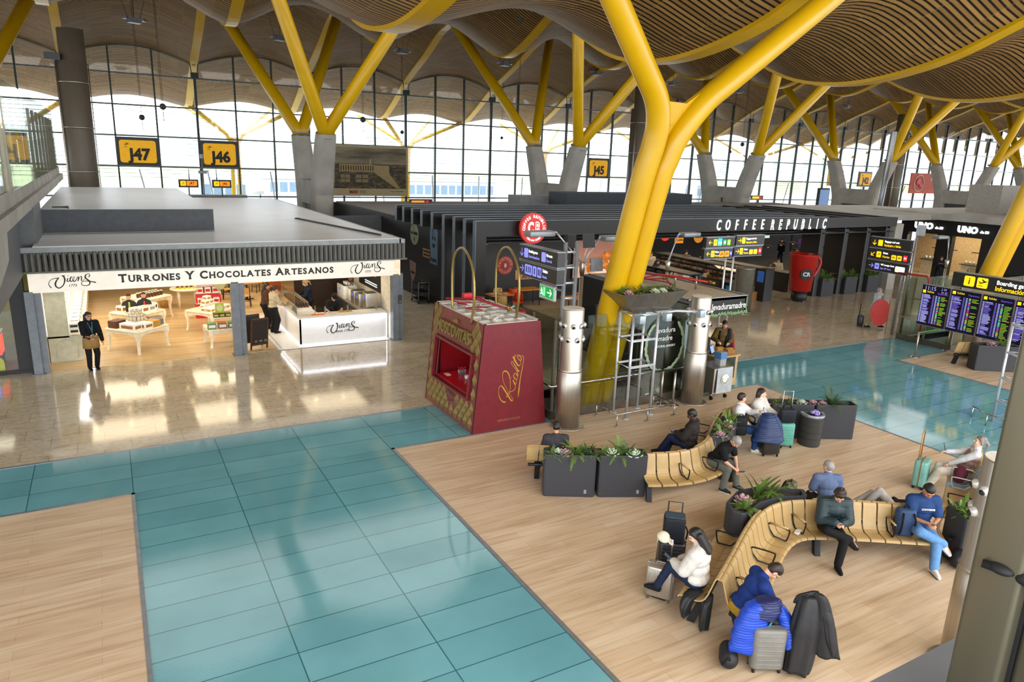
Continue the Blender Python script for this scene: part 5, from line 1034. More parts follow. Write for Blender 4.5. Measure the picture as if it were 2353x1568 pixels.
def planter(label, poly, h=.89, name='planter'):
    cx = sum(p[0] for p in poly)/len(poly); cy_ = sum(p[1] for p in poly)/len(poly); t = thing(name, label, 'planter', (cx, cy_, 0)); n = len(poly)
    ins = lambda k: [(cx+(x-cx)*k, cy_+(y-cy_)*k) for x, y in poly]
    def rnd_(P, r=.05):
        out = []
        for i in range(len(P)):
            a, b, c = Vector(P[i-1]), Vector(P[i]), Vector(P[(i+1) % len(P)]); u = (a-b).normalized(); v = (c-b).normalized()
            for k in (0, .5, 1): q = b+u*r*(1-k)+v*r*k; q = q.lerp(b, .45 if k == .5 else 0); out.append((q.x, q.y))
        return out
    MB().rings([[(*p, z) for p in rnd_(ins(k))] for k, z in ((.98, 0), (1, .03), (1, h-.02), (.985, h), (.9, h), (.9, h-.1))], True, False, sm=False).build('box', PLBOX, t)
    MB().poly([(*p, h-.08) for p in ins(.92)]).build('soil', SOIL, t); return t
for i, x in enumerate((32.3, 34.2, 36.1)):
    planter(('dark planter box with bright ferns beside the giant mug', 'dark planter box with ferns, second from the giant mug', 'dark planter box with ferns behind the baggage sign')[i], [(x, 23.95), (x+1.0, 23.95), (x+1.0, 24.6), (x, 24.6)], .95)
    for k in range(3): plant('fern', FERNM, (x+.2+.3*k, 24.25, .88), k*1.3+i, 'bushy green fern in the planters between the black fins', 'ferns between the black fins', 1.6)
# pendant lamps over the hall
pl0 = None
for i, (px, py) in enumerate(((1700, 540), (1765, 568), (1795, 563), (1822, 560), (1832, 575), (1873, 577), (1887, 570), (1675, 548))):
    p = onray(px, py, 27.5+.8*(i % 3)); 
    if pl0 is None:
        pl0 = thing('dome_pendant', 'small black dome pendant lamp over the coffee tables', 'pendant lamp', tuple(p), 0, 'dome pendants in the coffee hall'); MB().lathe([(.05, .12), (.2, .08), (.24, 0), (.22, 0), (.18, .06)], n=20, cap=False).build('shade', BLACK, pl0, local=True); MB().ell((0, 0, .0), (.09, .09, .03)).build('bulb', M('amber_bulb', '#ffb060', .5, emit='#ff9a3a', es=6), pl0, local=True); MB().cyl((0, 0, .1), (0, 0, 3.3-p.z), .008).build('cord', BLACK, pl0, local=True)
    else: dup(pl0, tuple(p))
# bright shop fronts seen beyond the hall
def shopwin(label, px, py, px2, py2, Y, c, es, name='lit_display', m2=None):
    a, b = onray(px, py, Y), onray(px2, py2, Y); t = thing(name, label, 'lit display', (a.x, Y, max(0, b.z))); MB().box(a.x, b.x, Y, Y+.1, b.z, a.z).build('panel', M('lp_'+c, c, .5, emit=c, es=es), t); MB().box(a.x-.04, b.x+.04, Y+.02, Y+.14, b.z-.04, a.z+.04).build('frame', DGREY, t)
    if m2: MB().box(a.x*.5+b.x*.5-.1, b.x, Y-.02, Y, b.z, b.z*.4+a.z*.6).build('print', m2, t)
    return t
shopwin('white lit panel deep in the coffee hall under the letter F', 1653, 535, 1675, 565, 36, '#e8f4ff', 1.2); shopwin('violet screen deep in the coffee hall', 1703, 534, 1732, 548, 36, '#2a30c8', .9); shopwin('pale green lit panel behind the sign letters', 1748, 533, 1768, 547, 36, '#c8ecd0', .9)
shopwin('dark poster with a colourful figure inside the hall', 1824, 532, 1846, 575, 34, '#1c2230', .1, 'poster', M('poster_multi', '#7a3a9a', .5)); shopwin('shelves of pink lit bottles deep in the hall', 1860, 530, 1880, 562, 35, '#c07850', .6); shopwin('orange lit panel between the first and second fin', 1941, 532, 1952, 560, 33, '#f08010', .8); shopwin('red lit panel between the second and third fin', 1963, 568, 1975, 580, 33, '#e01818', .9); shopwin('amber window between the fins', 1911, 530, 1917, 570, 33, '#c87820', .7); shopwin('tan doorway panel low between the fins', 1932, 590, 1946, 610, 32, '#a87838', .35)
for (px, py, tx, c, lb) in ((1529, 540, 'O', '#d02018', 'red round hanging sign in the hall right of the yellow column'), (1561, 545, 'COFFEE', '#d88a18', 'amber square hanging sign reading COFFEE in the hall'), (1605, 545, 'ROAST', '#b87828', 'tan round hanging sign in the hall')):
    p = onray(px, py, 31); t = thing('hanging_sign', lb, 'hanging sign', tuple(p)); M4 = fmat(p, XR, (0, 0, 1))
    MB().prism(circ(.34) if tx != 'COFFEE' else [(-.3, -.35), (.3, -.35), (.3, .35), (-.3, .35)], -.03, .03, M4).build('plate', M('hs_'+c, c, .5, emit=c, es=.35), t); text(tx, .15, fmat(p+Vector((0, -.04, -.18 if tx == 'COFFEE' else 0)), XR, (0, 0, 1)), INK, t, .003, bold=.03); MB().cyl(p+Vector((0, 0, .34)), (p.x, p.y, 3.3), .02).build('hanger', BLACK, t)
# things on the hall roof
plainbox('roof_cabinet', 'long dark plant box on the coffee roof behind the yellow column', 'roof unit', (24, 34, 36, 38, 3.5, 4.6), M('roof_blue_grey', '#2c333b', .6)); plainbox('roof_cabinet', 'small grey plant box on the coffee roof below the concrete fork', 'roof unit', (22.5, 25, 39, 40.5, 3.5, 4.25), M('roof_grey2', '#777a7c', .6))
struct(MB().box(12.6, 52, 33, 45, 3.3, 3.5).build('ceiling_coffee_roof', M('roof_dusty', '#6f6d68', .8)))
ls = [('small orange lit direction sign left of the coffee roof fins', 967, 466, 44, OLIT), ('small yellow lit direction sign under the third concrete fork', 1673, 460, 46, YLIT), ('small lit direction sign right of the third concrete fork', 1740, 455, 48, YLIT)]
for lb, px, py, Y, m in ls:
    p = onray(px, py, Y); t = sign('direction_sign', lb, 'direction sign', (p.x-.8, Y, p.z-.15), XR, 1.6, .36, [('box', .15, .08, .9, .2, m), ('box', 1.15, .08, .2, .2, RLIT)]); MB().cyl((p.x-.7, Y+.1, 3.5), (p.x-.7, Y+.1, p.z), .03).cyl((p.x+.7, Y+.1, 3.5), (p.x+.7, Y+.1, p.z), .03).build('post', DSTEEL, t)
p = onray(1893, 455, 50); plainbox('screen_totem', 'tall pale blue advertising screen near the J42 fork', 'screen', (p.x-.8, p.x+.8, 50, 50.3, 0, p.z+1.0), BLACK, extra=((p.x-.7, p.x+.7, 49.98, 50, p.z-1.0, p.z+.85), 'screen', M('totem_screen', '#7a98c8', .4, emit='#7f9fd0', es=.5)))
# ------------------------------------------------------------------ jewellery shop at the far right
struct(MB().box(46, 46.4, 18, 28.8, 2.75, 3.65).box(46, 46.4, 25.35, 26.3, 0, 2.75).box(46, 46.4, 18, 23.6, 0, 2.75).box(46, 46.4, 28.2, 28.8, 0, 2.75).build('wall_black_shop', BLACKW)); struct(MB().box(46.4, 52, 18, 30, 3.0, 3.1).build('ceiling_black_shop', WHITE)); struct(MB().box(50, 50.1, 18, 30, 0, 3).build('wall_shop_inside', M('inside_cream', '#c8b088', .6)))
area('right_shop_lamp', (48, 25.5, 2.9), 3, 5, 170, (1, .8, .52))
for i, (y, lb) in enumerate(((27.1, 'white glowing shop sign UNO de 50, farther one'), (24.35, 'white glowing shop sign UNO de 50, nearer one partly behind a yellow column'))):
    t = thing('fascia_sign', lb, 'illuminated sign', (46, y, 3)); text('UNO', .52, fmat((45.95, y+.15, 3.2), YR, (0, 0, 1)), NEON, t, .03, bold=.06); text('de 50', .22, fmat((45.95, y-.85, 3.15), YR, (0, 0, 1)), NEON, t, .03, bold=.03)
for i, (y, lb) in enumerate(((27.2, 'pale display shelf with jewellery in the farther doorway'), (24.6, 'pale display counter with jewellery in the nearer doorway'))):
    t = thing('display_shelf', lb, 'shelf', (47.8, y, 0)); MB().box(47.5, 48.2, y-.7, y+.7, 0, .9).build('plinth', CREAM, t); MB().box(47.4, 48.3, y-.8, y+.8, .9, .95).box(48.6, 48.8, y-.8, y+.8, 1.6, 1.65).build('top', DGREY, t); q = MB()
    for k in range(6): q = MB().ell((47.8, y-.6+.24*k, 1.05), (.08, .06, .1)); q.build('ornament', WHITE, t)
struct(MB().box(38, 50, 26, 34, 3.7, 4.05).box(44.5, 60, 17, 30, 3.75, 4.15).build('ceiling_slab', CONC)); struct(MB().box(38.2, 38.9, 24.2, 24.9, 0, 3.7).build('trim_column', CONC))
bb2 = thing('roof_duct_box', 'big pale panelled box on the slab above the jewellery shop', 'roof unit', (50, 26, 4.15)); MB().box(49, 60, 24.5, 26.5, 4.15, 5.9).build('casing', M('duct_pale', '#8f8b83', .6), bb2); MB().box(52.4, 52.44, 24.48, 24.5, 4.15, 5.9).box(56, 56.04, 24.48, 24.5, 4.15, 5.9).build('panel_joint', DGREY, bb2)
struct(MB().box(55, 56, 12, 24, 0, 5.2).build('wall_right', M('right_grey_wall', '#8b9299', .6)))
# ================================================================== the bag-shaped sweet kiosk
KX0, KX1, KY0, KY1, KH = 7.15, 9.2, 14.25, 17.2, 2.68
MAR = M('kiosk_maroon', '#6b1822', .4); MAR2 = M('kiosk_maroon_panel', '#7a3a34', .45); GOLDP = M('kiosk_gold', '#8a7342', .4, .3); GOLDT = M('rialto_gold', '#b08d20', .45); KRED = M('kiosk_red_inside', '#7d0f1a', .4)
ki = thing('bag_kiosk', 'maroon sweet kiosk shaped like a carrier bag with gold lattice front and Rialto script', 'kiosk', (8.2, 15.7, 0))
def kx(z): return KX0+.26*z/KH
def kxr(z): return KX1-.27*z/KH
PF = lambda y, z, e=0: Vector((kx(z)-e, y, z))             # left lattice face
WY0, WY1, WZ0, WZ1 = 14.62, 16.72, .8, 1.85
def fquad(mb, y0, y1, z0, z1, e0, e1):
    a = [PF(y0, z0, e1), PF(y1, z0, e1), PF(y1, z1, e1), PF(y0, z1, e1)]; b = [PF(y0, z0, e0), PF(y1, z0, e0), PF(y1, z1, e0), PF(y0, z1, e0)]; mb.rings([a, b], sm=False)
q = MB()
for r in ((KY0, KY1, 0, WZ0), (KY0, KY1, WZ1, KH), (KY0, WY0, WZ0, WZ1), (WY1, KY1, WZ0, WZ1)): fquad(q, *r, -.06, 0)
q.build('lattice_wall', MAR2, ki)
MB().rings([[(kx(0), KY0-.01, 0), (kxr(0), KY0-.01, 0), (kxr(0), KY0+.06, 0), (kx(0), KY0+.06, 0)], [(kx(KH), KY0-.01, KH), (kxr(KH), KY0-.01, KH), (kxr(KH), KY0+.06, KH), (kx(KH), KY0+.06, KH)]], sm=False).build('side_wall', MAR, ki)
MB().rings([[(kx(0), KY1-.06, 0), (kxr(0), KY1-.06, 0), (kxr(0), KY1, 0), (kx(0), KY1, 0)], [(kx(KH), KY1-.06, KH), (kxr(KH), KY1-.06, KH), (kxr(KH), KY1, KH), (kx(KH), KY1, KH)]], sm=False).rings([[(kxr(0)-.06, KY0, 0), (kxr(0), KY0, 0), (kxr(0), KY1, 0), (kxr(0)-.06, KY1, 0)], [(kxr(KH)-.06, KY0, KH), (kxr(KH), KY0, KH), (kxr(KH), KY1, KH), (kxr(KH)-.06, KY1, KH)]], sm=False).build('back_wall', MAR, ki)
q = MB(); dy, dz = .27, .36
j = 0; z = .22
while z < KH-.1:
    y = KY0+.2+(dy/2 if j % 2 else 0)
    while y < KY1-.12:
        ins = WY0-.16 < y < WY1+.16 and WZ0-.16 < z < WZ1+.16; ttl = z > 1.98 and 14.72 < y < 16.72
        logo = abs(y-15.62) < .3 and .35 < z < .72
        if not ins and not ttl and not logo:
            c = PF(y, z, .07); P = [PF(y-dy*.47, z, .005), PF(y, z-dz*.47, .005), PF(y+dy*.47, z, .005), PF(y, z+dz*.47, .005)]; q.add(P+[c], [(0, 1, 4), (1, 2, 4), (2, 3, 4), (3, 0, 4)], False)
        y += dy
    z += dz/2; j += 1
q.build('gold_lattice', GOLDP, ki)
q = MB()
for r in ((WY0-.05, WY1+.05, WZ0-.05, WZ0), (WY0-.05, WY1+.05, WZ1, WZ1+.06), (WY0-.07, WY0, WZ0, WZ1), (WY1, WY1+.05, WZ0, WZ1)): fquad(q, *r, -.02, .09)
q.build('window_frame', MAR, ki)
MB().box(kx(1)+.04, 8.6, WY0, WY1, WZ0-.02, WZ0+.03).build('counter_shelf', M('shelf_red', '#a81424', .3), ki); MB().box(8.6, 8.65, WY0-.3, WY1+.3, 0, 2.3).box(7.5, 8.6, WY1+.25, WY1+.3, .6, 2.3).box(7.5, 8.6, WY0-.3, WY0-.25, .6, 2.3).box(7.5, 8.65, WY0-.3, WY1+.3, 2.25, 2.3).build('inner_wall', KRED, ki)
area('kiosk_lamp', (7.9, 16.4, 2.2), .3, .3, 5, (1, .25, .2))
lm = fmat(PF(15.72, 2.2, .06), (0, -1, 0), (.097, 0, 1)); text('MOSCOVITAS', .42, lm, GOLDP, ki, .05, bold=.02, width=1.9)
mk = MB(); R4 = fmat(PF(15.72, 2.47, .03), (0, -1, 0), (.097, 0, 1)); mk.prism([(-.12, -.03), (-.14, .05), (-.07, .0), (-.05, .08), (0, .02), (.05, .08), (.07, .0), (.14, .05), (.12, -.03)], 0, .03, R4); mk.build('crown_mark', GOLDP, ki)
def onplane(px, py, pt, nv):
    d = _fw+_r*((px-1176.5)/F_PX)-_u*((py-784)/F_PX); c = Vector((0, 0, H)); t = (Vector(pt)-c).dot(nv)/d.dot(nv); return c+d*t
MYW = M('dark_maroon_mark', '#3d1416', .5)
strokes([([(-.2, .05), (-.12, .15), (-.02, .05), (.05, .15), (.12, .02), (.2, .12)], .035), ([(-.15, -.02), (0, -.12), (.16, -.05)], .03)], fmat(PF(15.62, .55, .03), (0, -1, 0), (.097, 0, 1)), MYW, ki, 'script_mark')
NF = Vector((0, -1, 0)); RI = [([(328,1052),(285,1050),(240,1010),(206,930),(198,850),(215,785),(250,760),(285,800),(330,870),(380,950),(430,1025),(457,1018),(448,980),(400,905)], [28,26,16,10,8,9,14,22,24,24,24,12,7,5]), ([(400,905),(340,805),(290,690),(270,580),(285,515),(325,495),(370,525),(405,620),(412,740),(402,860),(370,940),(345,968),(342,935),(390,882),(460,850),(498,805),(500,740)], [6,6,7,9,14,24,20,12,8,8,8,8,7,10,12,10,8]), ([(460,655),(475,690),(500,735),(520,700),(530,640)], [18,18,20,7,6]), ([(520,545),(488,535),(472,575),(485,620),(520,645),(545,600),(530,560),(505,530)], [8,10,14,18,12,10,18,20]), ([(505,530),(545,585),(540,520),(490,440),(440,375),(428,335),(450,325),(490,380),(530,450),(560,500),(575,480)], [16,18,10,8,8,10,8,16,20,20,8]), ([(460,232),(500,310),(545,385),(575,400),(600,350),(600,300)], [22,24,24,14,8,6]), ([(505,195),(490,260),(478,320)], [12,14,10]), ([(600,300),(555,270),(540,225),(560,203),(600,245),(612,285),(590,310),(570,290)], [10,10,12,12,14,14,10,6]), ([(560,235),(600,220),(635,220),(650,265),(640,380),(605,560),(580,720),(565,850),(550,960)], [8,8,10,10,10,14,18,26,6]), ([(428,612),(432,618)], 28)]
pts = []
mb = MB()
for P, W in RI:
    Q = catmull([onplane(1120+x/7.84, 790+y/7.84, (0, KY0-.016, 0), NF) for x, y in P], 8); m = len(Q); sc_ = .0013*.95
    Wd = [np.interp(i/(m-1), np.linspace(0, 1, len(W)), W)*sc_*1.05 for i in range(m)] if isinstance(W, list) else W*sc_
    mb.ribbon(Q, (0, -1, 0), Wd)
mb.build('script_logo', GOLDT, ki)
text('WWW.MOSCOVITAS.COM', .085, fmat(onplane(1169, 964, (0, KY0-.014, 0), NF), (1, 0, 0), (0, 0, 1)), M('url_gold', '#9a6a50', .5), ki, .002, sx=.95, width=.64)
WK = M('kiosk_top_white', '#dedbd2', .5); q = MB()
for k in range(5): x = kx(KH)+.08+(kxr(KH)-kx(KH)-.2)*k/4; q.box(x, x+.06, KY0+.05, KY1-.05, KH-.16, KH-.03)
for k in range(7): y = KY0+.08+(KY1-KY0-.2)*k/6; q.box(kx(KH)+.05, kxr(KH)-.05, y, y+.06, KH-.15, KH-.03)
q.box(kx(KH), kxr(KH), KY0, KY0+.05, KH-.02, KH+.01).box(kx(KH), kx(KH)+.05, KY0, KY1, KH-.02, KH+.01).box(kxr(KH)-.08, kxr(KH), KY0, KY1, KH-.02, KH+.01).box(kx(KH), kxr(KH), KY1-.3, KY1, KH-.02, KH+.01)
q.build('top_grid', WK, ki); MB().box(kx(KH)+.05, kxr(KH)-.05, KY0+.05, KY1-.05, KH-.35, KH-.3).build('top_board', M('kiosk_board', '#cfccc2', .6), ki)
for (a, b, tp, x) in (((1040, 705), (1083, 735), (1062, 553), 7.75), ((1140, 700), (1185, 728), (1150, 549), 8.6)):
    pa, pb = onplane(*a, (0, 0, KH), Vector((0, 0, 1))), onplane(*b, (0, 0, KH), Vector((0, 0, 1))); mid = (pa+pb)/2; hgt = H+0; top = Vector((mid.x, mid.y, KH+1.62)); d = pb-pa
    pts = [pa-Vector((0, 0, .1)), pa+Vector((0, 0, .5))-d*.04, pa+Vector((0, 0, 1.1))-d*.02, pa+Vector((0, 0, 1.45))+d*.15, top, pb+Vector((0, 0, 1.45))-d*.15, pb+Vector((0, 0, 1.1))+d*.06, pb+Vector((0, 0, .55))+d*.12, pb-Vector((0, 0, .1))]
    MB().tube(catmull(pts, 7), .03, 12).build('bag_handle', M('handle_gold', '#9a8248', .35, .6), ki)
RC = M('red_cable', '#a01828', .5); WC = M('white_cable', '#c9c7c0', .5); R_ = random.Random(4); zz = KH+.03
for k in range(9):
    P = [(kx(KH)+.3+R_.random()*1.0, KY0+.4+.28*k+R_.uniform(-.1, .1), zz+.02+.06*R_.random())]
    for i in range(4): P.append((min(max(P[-1][0]+R_.uniform(-.35, .45), 7.5), 8.85), min(max(P[-1][1]+R_.uniform(-.3, .5), KY0+.15), KY1-.15), zz+.02+.08*R_.random()))
    MB().tube(catmull(P, 5), .018, 6).build('cable', RC if k % 2 else WC, ki)
MB().tube([(7.6, 16.9, zz+.1), (8.3, 16.4, zz+.12), (8.5, 15.2, zz+.1)], .03, 8).build('red_pipe', RC, ki); MB().cyl((8.5, 15.2, zz+.1), (8.52, 15.0, zz+.1), .04).cyl((8.5, 15.1, zz+.05), (8.5, 15.1, zz+.2), .025).build('brass_valve', M('brass', '#a08040', .3, .9), ki); MB().rbox(8.0, 8.25, 16.6, 16.75, zz+.12, zz+.25, .02).build('alarm_box', REDP, ki)
bt0 = None
for k in range(6):
    P = (7.75+.08*(k % 3), 16.25+.08*(k//3), WZ0+.032)
    if bt0 is None: bt0 = tag(MB().lathe([(.032, 0), (.035, .02), (.033, .13), (.013, .17), (.013, .19)], n=12).build('water_bottle', glass('bottle_clear', '#c0d0e0', .08, .5), loc=P, local=True), 'clear water bottle with a red cap in the kiosk window', 'bottle', 'water bottles in the kiosk'); MB().cyl((0, 0, .19), (0, 0, .21), .015).build('cap', REDP, bt0, local=True)
    else: dup(bt0, P)
tag(MB().lathe([(.05, 0), (.06, .09), (.055, .09), (.045, .01)], n=14).build('white_mug', WHITE, loc=(7.8, 15.95, WZ0+.032), local=True), 'white cup on the red kiosk shelf beside the bottles', 'cup')
tag(MB().box(-.06, .06, -.1, .1, 0, .01).build('leaflet', WHITE, loc=(7.5, 16.5, WZ0+.032), local=True), 'white leaflet at the far end of the red kiosk shelf', 'leaflet'); tag(MB().box(-.05, .05, -.05, .05, 0, .26).build('card_stand', WHITE, loc=(7.55, 14.75, WZ0+.032), local=True), 'small white card stand at the near end of the kiosk shelf', 'card stand'); tag(MB().tube(catmull([(0, 0, .02), (.05, .03, .05), (.1, .0, .02), (.16, .03, .03)], 3), .02, 6).build('card_reader', RUB, loc=(7.6, 14.95, WZ0+.032), local=True), 'small black card reader on the kiosk shelf', 'card reader')
# ================================================================== steel posts with ball nozzles
NOZ = M('nozzle_grey', '#c9c9c6', .3, .35)
def nozzle_post(x, y, label, rot=0.):
    t = thing('air_post', label, 'ventilation post', (x, y, 0)); MB().lathe([(.30, .03), (.30, 1.42), (.285, 1.44), (.285, 1.47), (.3, 1.49), (.275, 1.51), (.27, 3.0), (.262, 3.02)], (x, y, 0), 40).build('shaft', STEEL, t); MB().lathe([(.42, 0), (.42, .025), (.4, .035), (.3, .035)], (x, y, 0), 40).build('base_plate', STEEL, t)
    MB().lathe([(.262, 3.02), (.255, 3.03)], (x, y, 0), 40).build('top_cap', M('cap_white', '#d9d5c8', .5), t)
    for row, z in enumerate((2.62, 2.28)):
        for k in range(8):
            a = rot+2*PI*k/8+(PI/8 if row else 0); d = Vector((math.cos(a), math.sin(a), 0)); c = Vector((x, y, z))+d*.275
            e = MB().ell(c, .068, None, 14, 9).build('nozzle', NOZ, t); MB().ell(c+d*.045+Vector((0, 0, -.015)), .04, None, 12, 8).build('mouth', RUB, e)
    return t
PP = Matrix.Identity(4)
nozzle_post(9.57, 13.8, 'round steel ventilation post with ball nozzles beside the maroon kiosk', -2.08); nozzle_post(13.85, 13.92, 'round steel ventilation post with ball nozzles left of the steel cart', -2.3); nozzle_post(9.54, 4.06, 'steel ventilation post partly behind the window frame at the right edge', -2.6)
# ================================================================== glass screens round the lift pits
def pit_screen(x0, x1, y0, y1, label, h=2.65):
    t = thing('glass_screen', label, 'glass screen', ((x0+x1)/2, y0, 0)); ST = M('kerb_steel', '#6e685c', .35, .7)
    MB().box(x0-.06, x1+.06, y0-.06, y0, 0, .22).box(x0-.06, x0, y0, y1, 0, .22).box(x1, x1+.06, y0, y1, 0, .22).build('kerb', ST, t)
    for k, b in enumerate(((x0, x1, y0-.02, y0-.008), (x0-.02, x0-.008, y0, y1), (x1+.008, x1+.02, y0, y1), (x0, x1, y1, y1+.012))): MB().box(b[0], b[1], b[2], b[3], .22 if k < 3 else .02, h if k < 3 else 2.4).build('pane', GLASSB, t)
    for x, y in ((x0, y0), (x1, y0), (x0, y1), (x1, y1), (x0, (y0+y1)/2)): MB().box(x-.03, x+.03, y-.03, y+.03, 0, h-.05).build('fin_post', M('fin_bronze', '#8a8374', .4, .6), t)
    MB().tube([(x0-.12, y1, .92), (x0-.12, y0-.12, .92), (x1+.12, y0-.12, .92), (x1+.12, y0+.5, .92)], .028, 10).build('handrail', CHROME, t); return t
pit_screen(9.46, 13.95, 14.38, 16.5, 'tall glass screen round the pit where the huge yellow column rises'); pit_screen(27.3, 31.6, 14.38, 16.5, 'tall glass screen round the second pit behind the flight screens')
# white tube rack with cube spotlights, trough planter above
RK = M('satin_aluminium', '#c9ccd0', .35, .5); rk = thing('tube_rack', 'white tubular steel frame with cube spotlights in front of the glass screen', 'rack', (11.65, 13.85, 0))
L4 = ((11.26, 14.12), (11.26, 13.58), (12.08, 13.6), (12.07, 14.13))
for x, y in L4: MB().cyl((x, y, .02), (x, y, 2.74), .036).build('upright', RK, rk); MB().lathe([(.09, 0), (.09, .015), (.04, .03)], (x, y, 0), 16).build('foot', RK, rk)
for z in (1.38, 2.08, 2.74): MB().tube([(*p, z) for p in L4], .034, 8, True).build('ring', RK, rk)
MB().tube([(12.08, 13.6, 2.74), (12.75, 13.7, 2.74), (13.25, 13.4, 2.74)], .036, 8).build('arm', RK, rk)
for p, lb in (((11.3, 13.35, 2.7), 0), ((12.15, 13.35, 2.7), 1), ((13.3, 13.35, 2.7), 2)): MB().tube([(p[0]-.04, 13.6, 2.74), p], .034, 8).build('arm', RK, rk); MB().rbox(p[0]-.09, p[0]+.09, p[1]-.09, p[1]+.09, p[2]-.1, p[2]+.1, .015).build('cube_spotlight', M('cube_blue_grey', '#a9b4be', .4, .4), rk)
tp = thing('trough_planter', 'brushed steel trough planter on top of the white tube frame', 'planter', (11.9, 13.9, 2.77)); f4 = lambda x0, x1, y0, y1, z: [(x0, y0, z), (x1, y0, z), (x1, y1, z), (x0, y1, z)]
MB().rings([f4(11.35, 12.5, 13.72, 14.12, 2.78), f4(10.82, 12.95, 13.5, 14.4, 3.3), f4(10.86, 12.91, 13.53, 14.37, 3.3), f4(10.95, 12.85, 13.6, 14.3, 3.22)], True, False, sm=False).build('trough', M('trough_steel', '#8d8b84', .32, .85), tp); MB().poly(f4(10.9, 12.88, 13.56, 14.34, 3.24)).build('soil', SOIL, tp)
for k in range(7): plant('fern', FERNM, (11.05+.28*k, 13.95+.12*(k % 2), 3.24), k, 'light green fern in the steel trough planter', 'ferns in the steel trough', .75)
for k, x in enumerate((12.0, 12.25, 11.15)): plant('rosette', PALEG if k < 2 else PINKL, (x, 13.72, 3.24), k, ('pale heart-leaved plant spilling over the trough', 'pale heart-leaved plant beside its twin in the trough', 'pinkish plant at the left end of the trough')[k], None, 1.2)
fr = thing('foot_rail', 'low steel guard rail around the white tube frame', 'guard rail', (11.65, 13.2, 0)); rp_ = [(10.69, 14.1), (10.69, 13.23), (12.61, 13.26), (12.61, 14.1)]
MB().tube([(*p, .32) for p in rp_], .022, 8).build('rail', CHROME, fr)
for x, y in rp_+[(11.67, 13.22)]: MB().cyl((x, y, 0), (x, y, .31), .016).lathe([(.06, 0), (.06, .02)], (x, y, 0), 14).build('post', STEEL, fr)
def stanchion(px, py, label, h=.95):
    p = onfloor(px, py); t = thing('stanchion', label, 'barrier post', tuple(p)); MB().lathe([(.18, 0), (.18, .015), (.12, .03), (.03, .05)], n=24).build('base', CHROME, t, local=True); MB().cyl((0, 0, .04), (0, 0, h), .032).build('post', STEEL, t, local=True); MB().cyl((0, 0, h), (0, 0, h+.04), .036).build('head', RUB, t, local=True); return p
stanchion(1517, 928, 'steel queue post standing at the glass screen, left of a pair'); stanchion(1545, 932, 'steel queue post standing at the glass screen, right of a pair')
pa = stanchion(2102, 820, 'steel queue post on the corner of the far glass floor, left of the green tape'); pb = stanchion(2175, 805, 'steel queue post under the flight screens, right of the green tape')
tag(MB().ribbon([pa+Vector((0, 0, .9)), pb+Vector((0, 0, .88))], (pb-pa).cross(Vector((0, 0, 1))), .05).build('barrier_tape', M('tape_green', '#3f8f3c', .6)), 'green barrier tape stretched between two steel queue posts', 'barrier tape')
# ladder tower with hanging signs, lamps and exit sign
lt = thing('sign_tower', 'grey ladder-like steel tower carrying signs beside the kiosk', 'sign tower', (10.2, 15.0, -3))
for x in (10.05, 10.4): MB().cyl((x, 15.0, -3), (x, 15.0, 4.45), .055).build('upright', DSTEEL, lt)
for k in range(10): MB().cyl((10.05, 15, .6+.4*k), (10.4, 15, .6+.4*k), .03).build('rung', RK, lt)
LP = M('lit_lilac', '')
MB().box(9.44, 9.5, 14.4, 16.2, 3.84, 3.9).tube([(9.5, 15, 4.1), (10.05, 15, 4.1)], .04, 6).tube([(9.5, 15, 3.6), (10.05, 15, 3.6)], .04, 6).build('bracket', DSTEEL, lt)
sign('direction_sign', 'dark hanging sign with lilac symbols: Smoking area, Pet area', 'direction sign', (9.4, 16.2, 3.92), YR, 1.85, .36, [('arr', 'd', .14, .18, .2, BLIT), ('box', .26, .06, .2, .24, BLIT), ('txt', 'Smoking area', .5, .24, .1, WLIT, 'LEFT', .8), ('txt', 'Zona fumadores', .5, .11, .1, BLIT, 'LEFT', .8), ('box', 1.12, .06, .2, .24, BLIT), ('txt', 'Pet area', 1.36, .24, .1, WLIT, 'LEFT', .8), ('txt', 'Área de', 1.36, .11, .1, BLIT, 'LEFT', .8)], th=.22)
sign('direction_sign', 'dark hanging sign with lilac symbols: Toilets, Aseos', 'direction sign', (9.4, 16.2, 3.5), YR, 1.85, .36, [('arr', 'r', .16, .18, .2, BLIT), ('box', .32, .05, .36, .26, BLIT), ('box', .72, .05, .18, .26, BLIT), ('box', .94, .05, .2, .26, BLIT), ('txt', 'Toilets', 1.2, .25, .11, WLIT, 'LEFT', .8), ('txt', 'Aseos', 1.2, .11, .11, BLIT, 'LEFT', .8), ('box', .38, .1, .05, .16, SIGNB), ('box', .48, .1, .05, .16, SIGNB), ('box', .57, .1, .05, .16, SIGNB), ('box', .785, .1, .05, .16, SIGNB), ('box', .98, .1, .05, .16, SIGNB), ('box', 1.06, .1, .05, .16, SIGNB)], th=.22)
ex = sign('exit_sign', 'green illuminated exit sign with a running figure and arrow', 'exit sign', (9.95, 16.0, 2.88), YR, .72, .36, [('box', .04, .04, .64, .28, GLIT), ('box', .2, .06, .1, .24, WLIT), ('arr', 'r', .5, .18, .22, WLIT)], back=M('exit_frame', '#d8e4d8', .5), th=.08)
strokes([([(.12, .26), (.13, .2), (.14, .14)], .04), ([(.14, .14), (.19, .12), (.18, .07)], .025), ([(.14, .14), (.1, .1), (.06, .1)], .025), ([(.13, .21), (.18, .19)], .02), ([(.13, .21), (.08, .17)], .02), ([(.125, .28), (.13, .285)], .045)], fmat((9.935, 16.0, 2.88), YR, (0, 0, 1)), WLIT, ex, 'running_figure')
MB().tube([(10.0, 15.4, 3.2), (10.05, 15.0, 3.2)], .03, 6).build('bracket', DSTEEL, ex)
LH = M('lamp_head', '#7d8286', .4, .4)
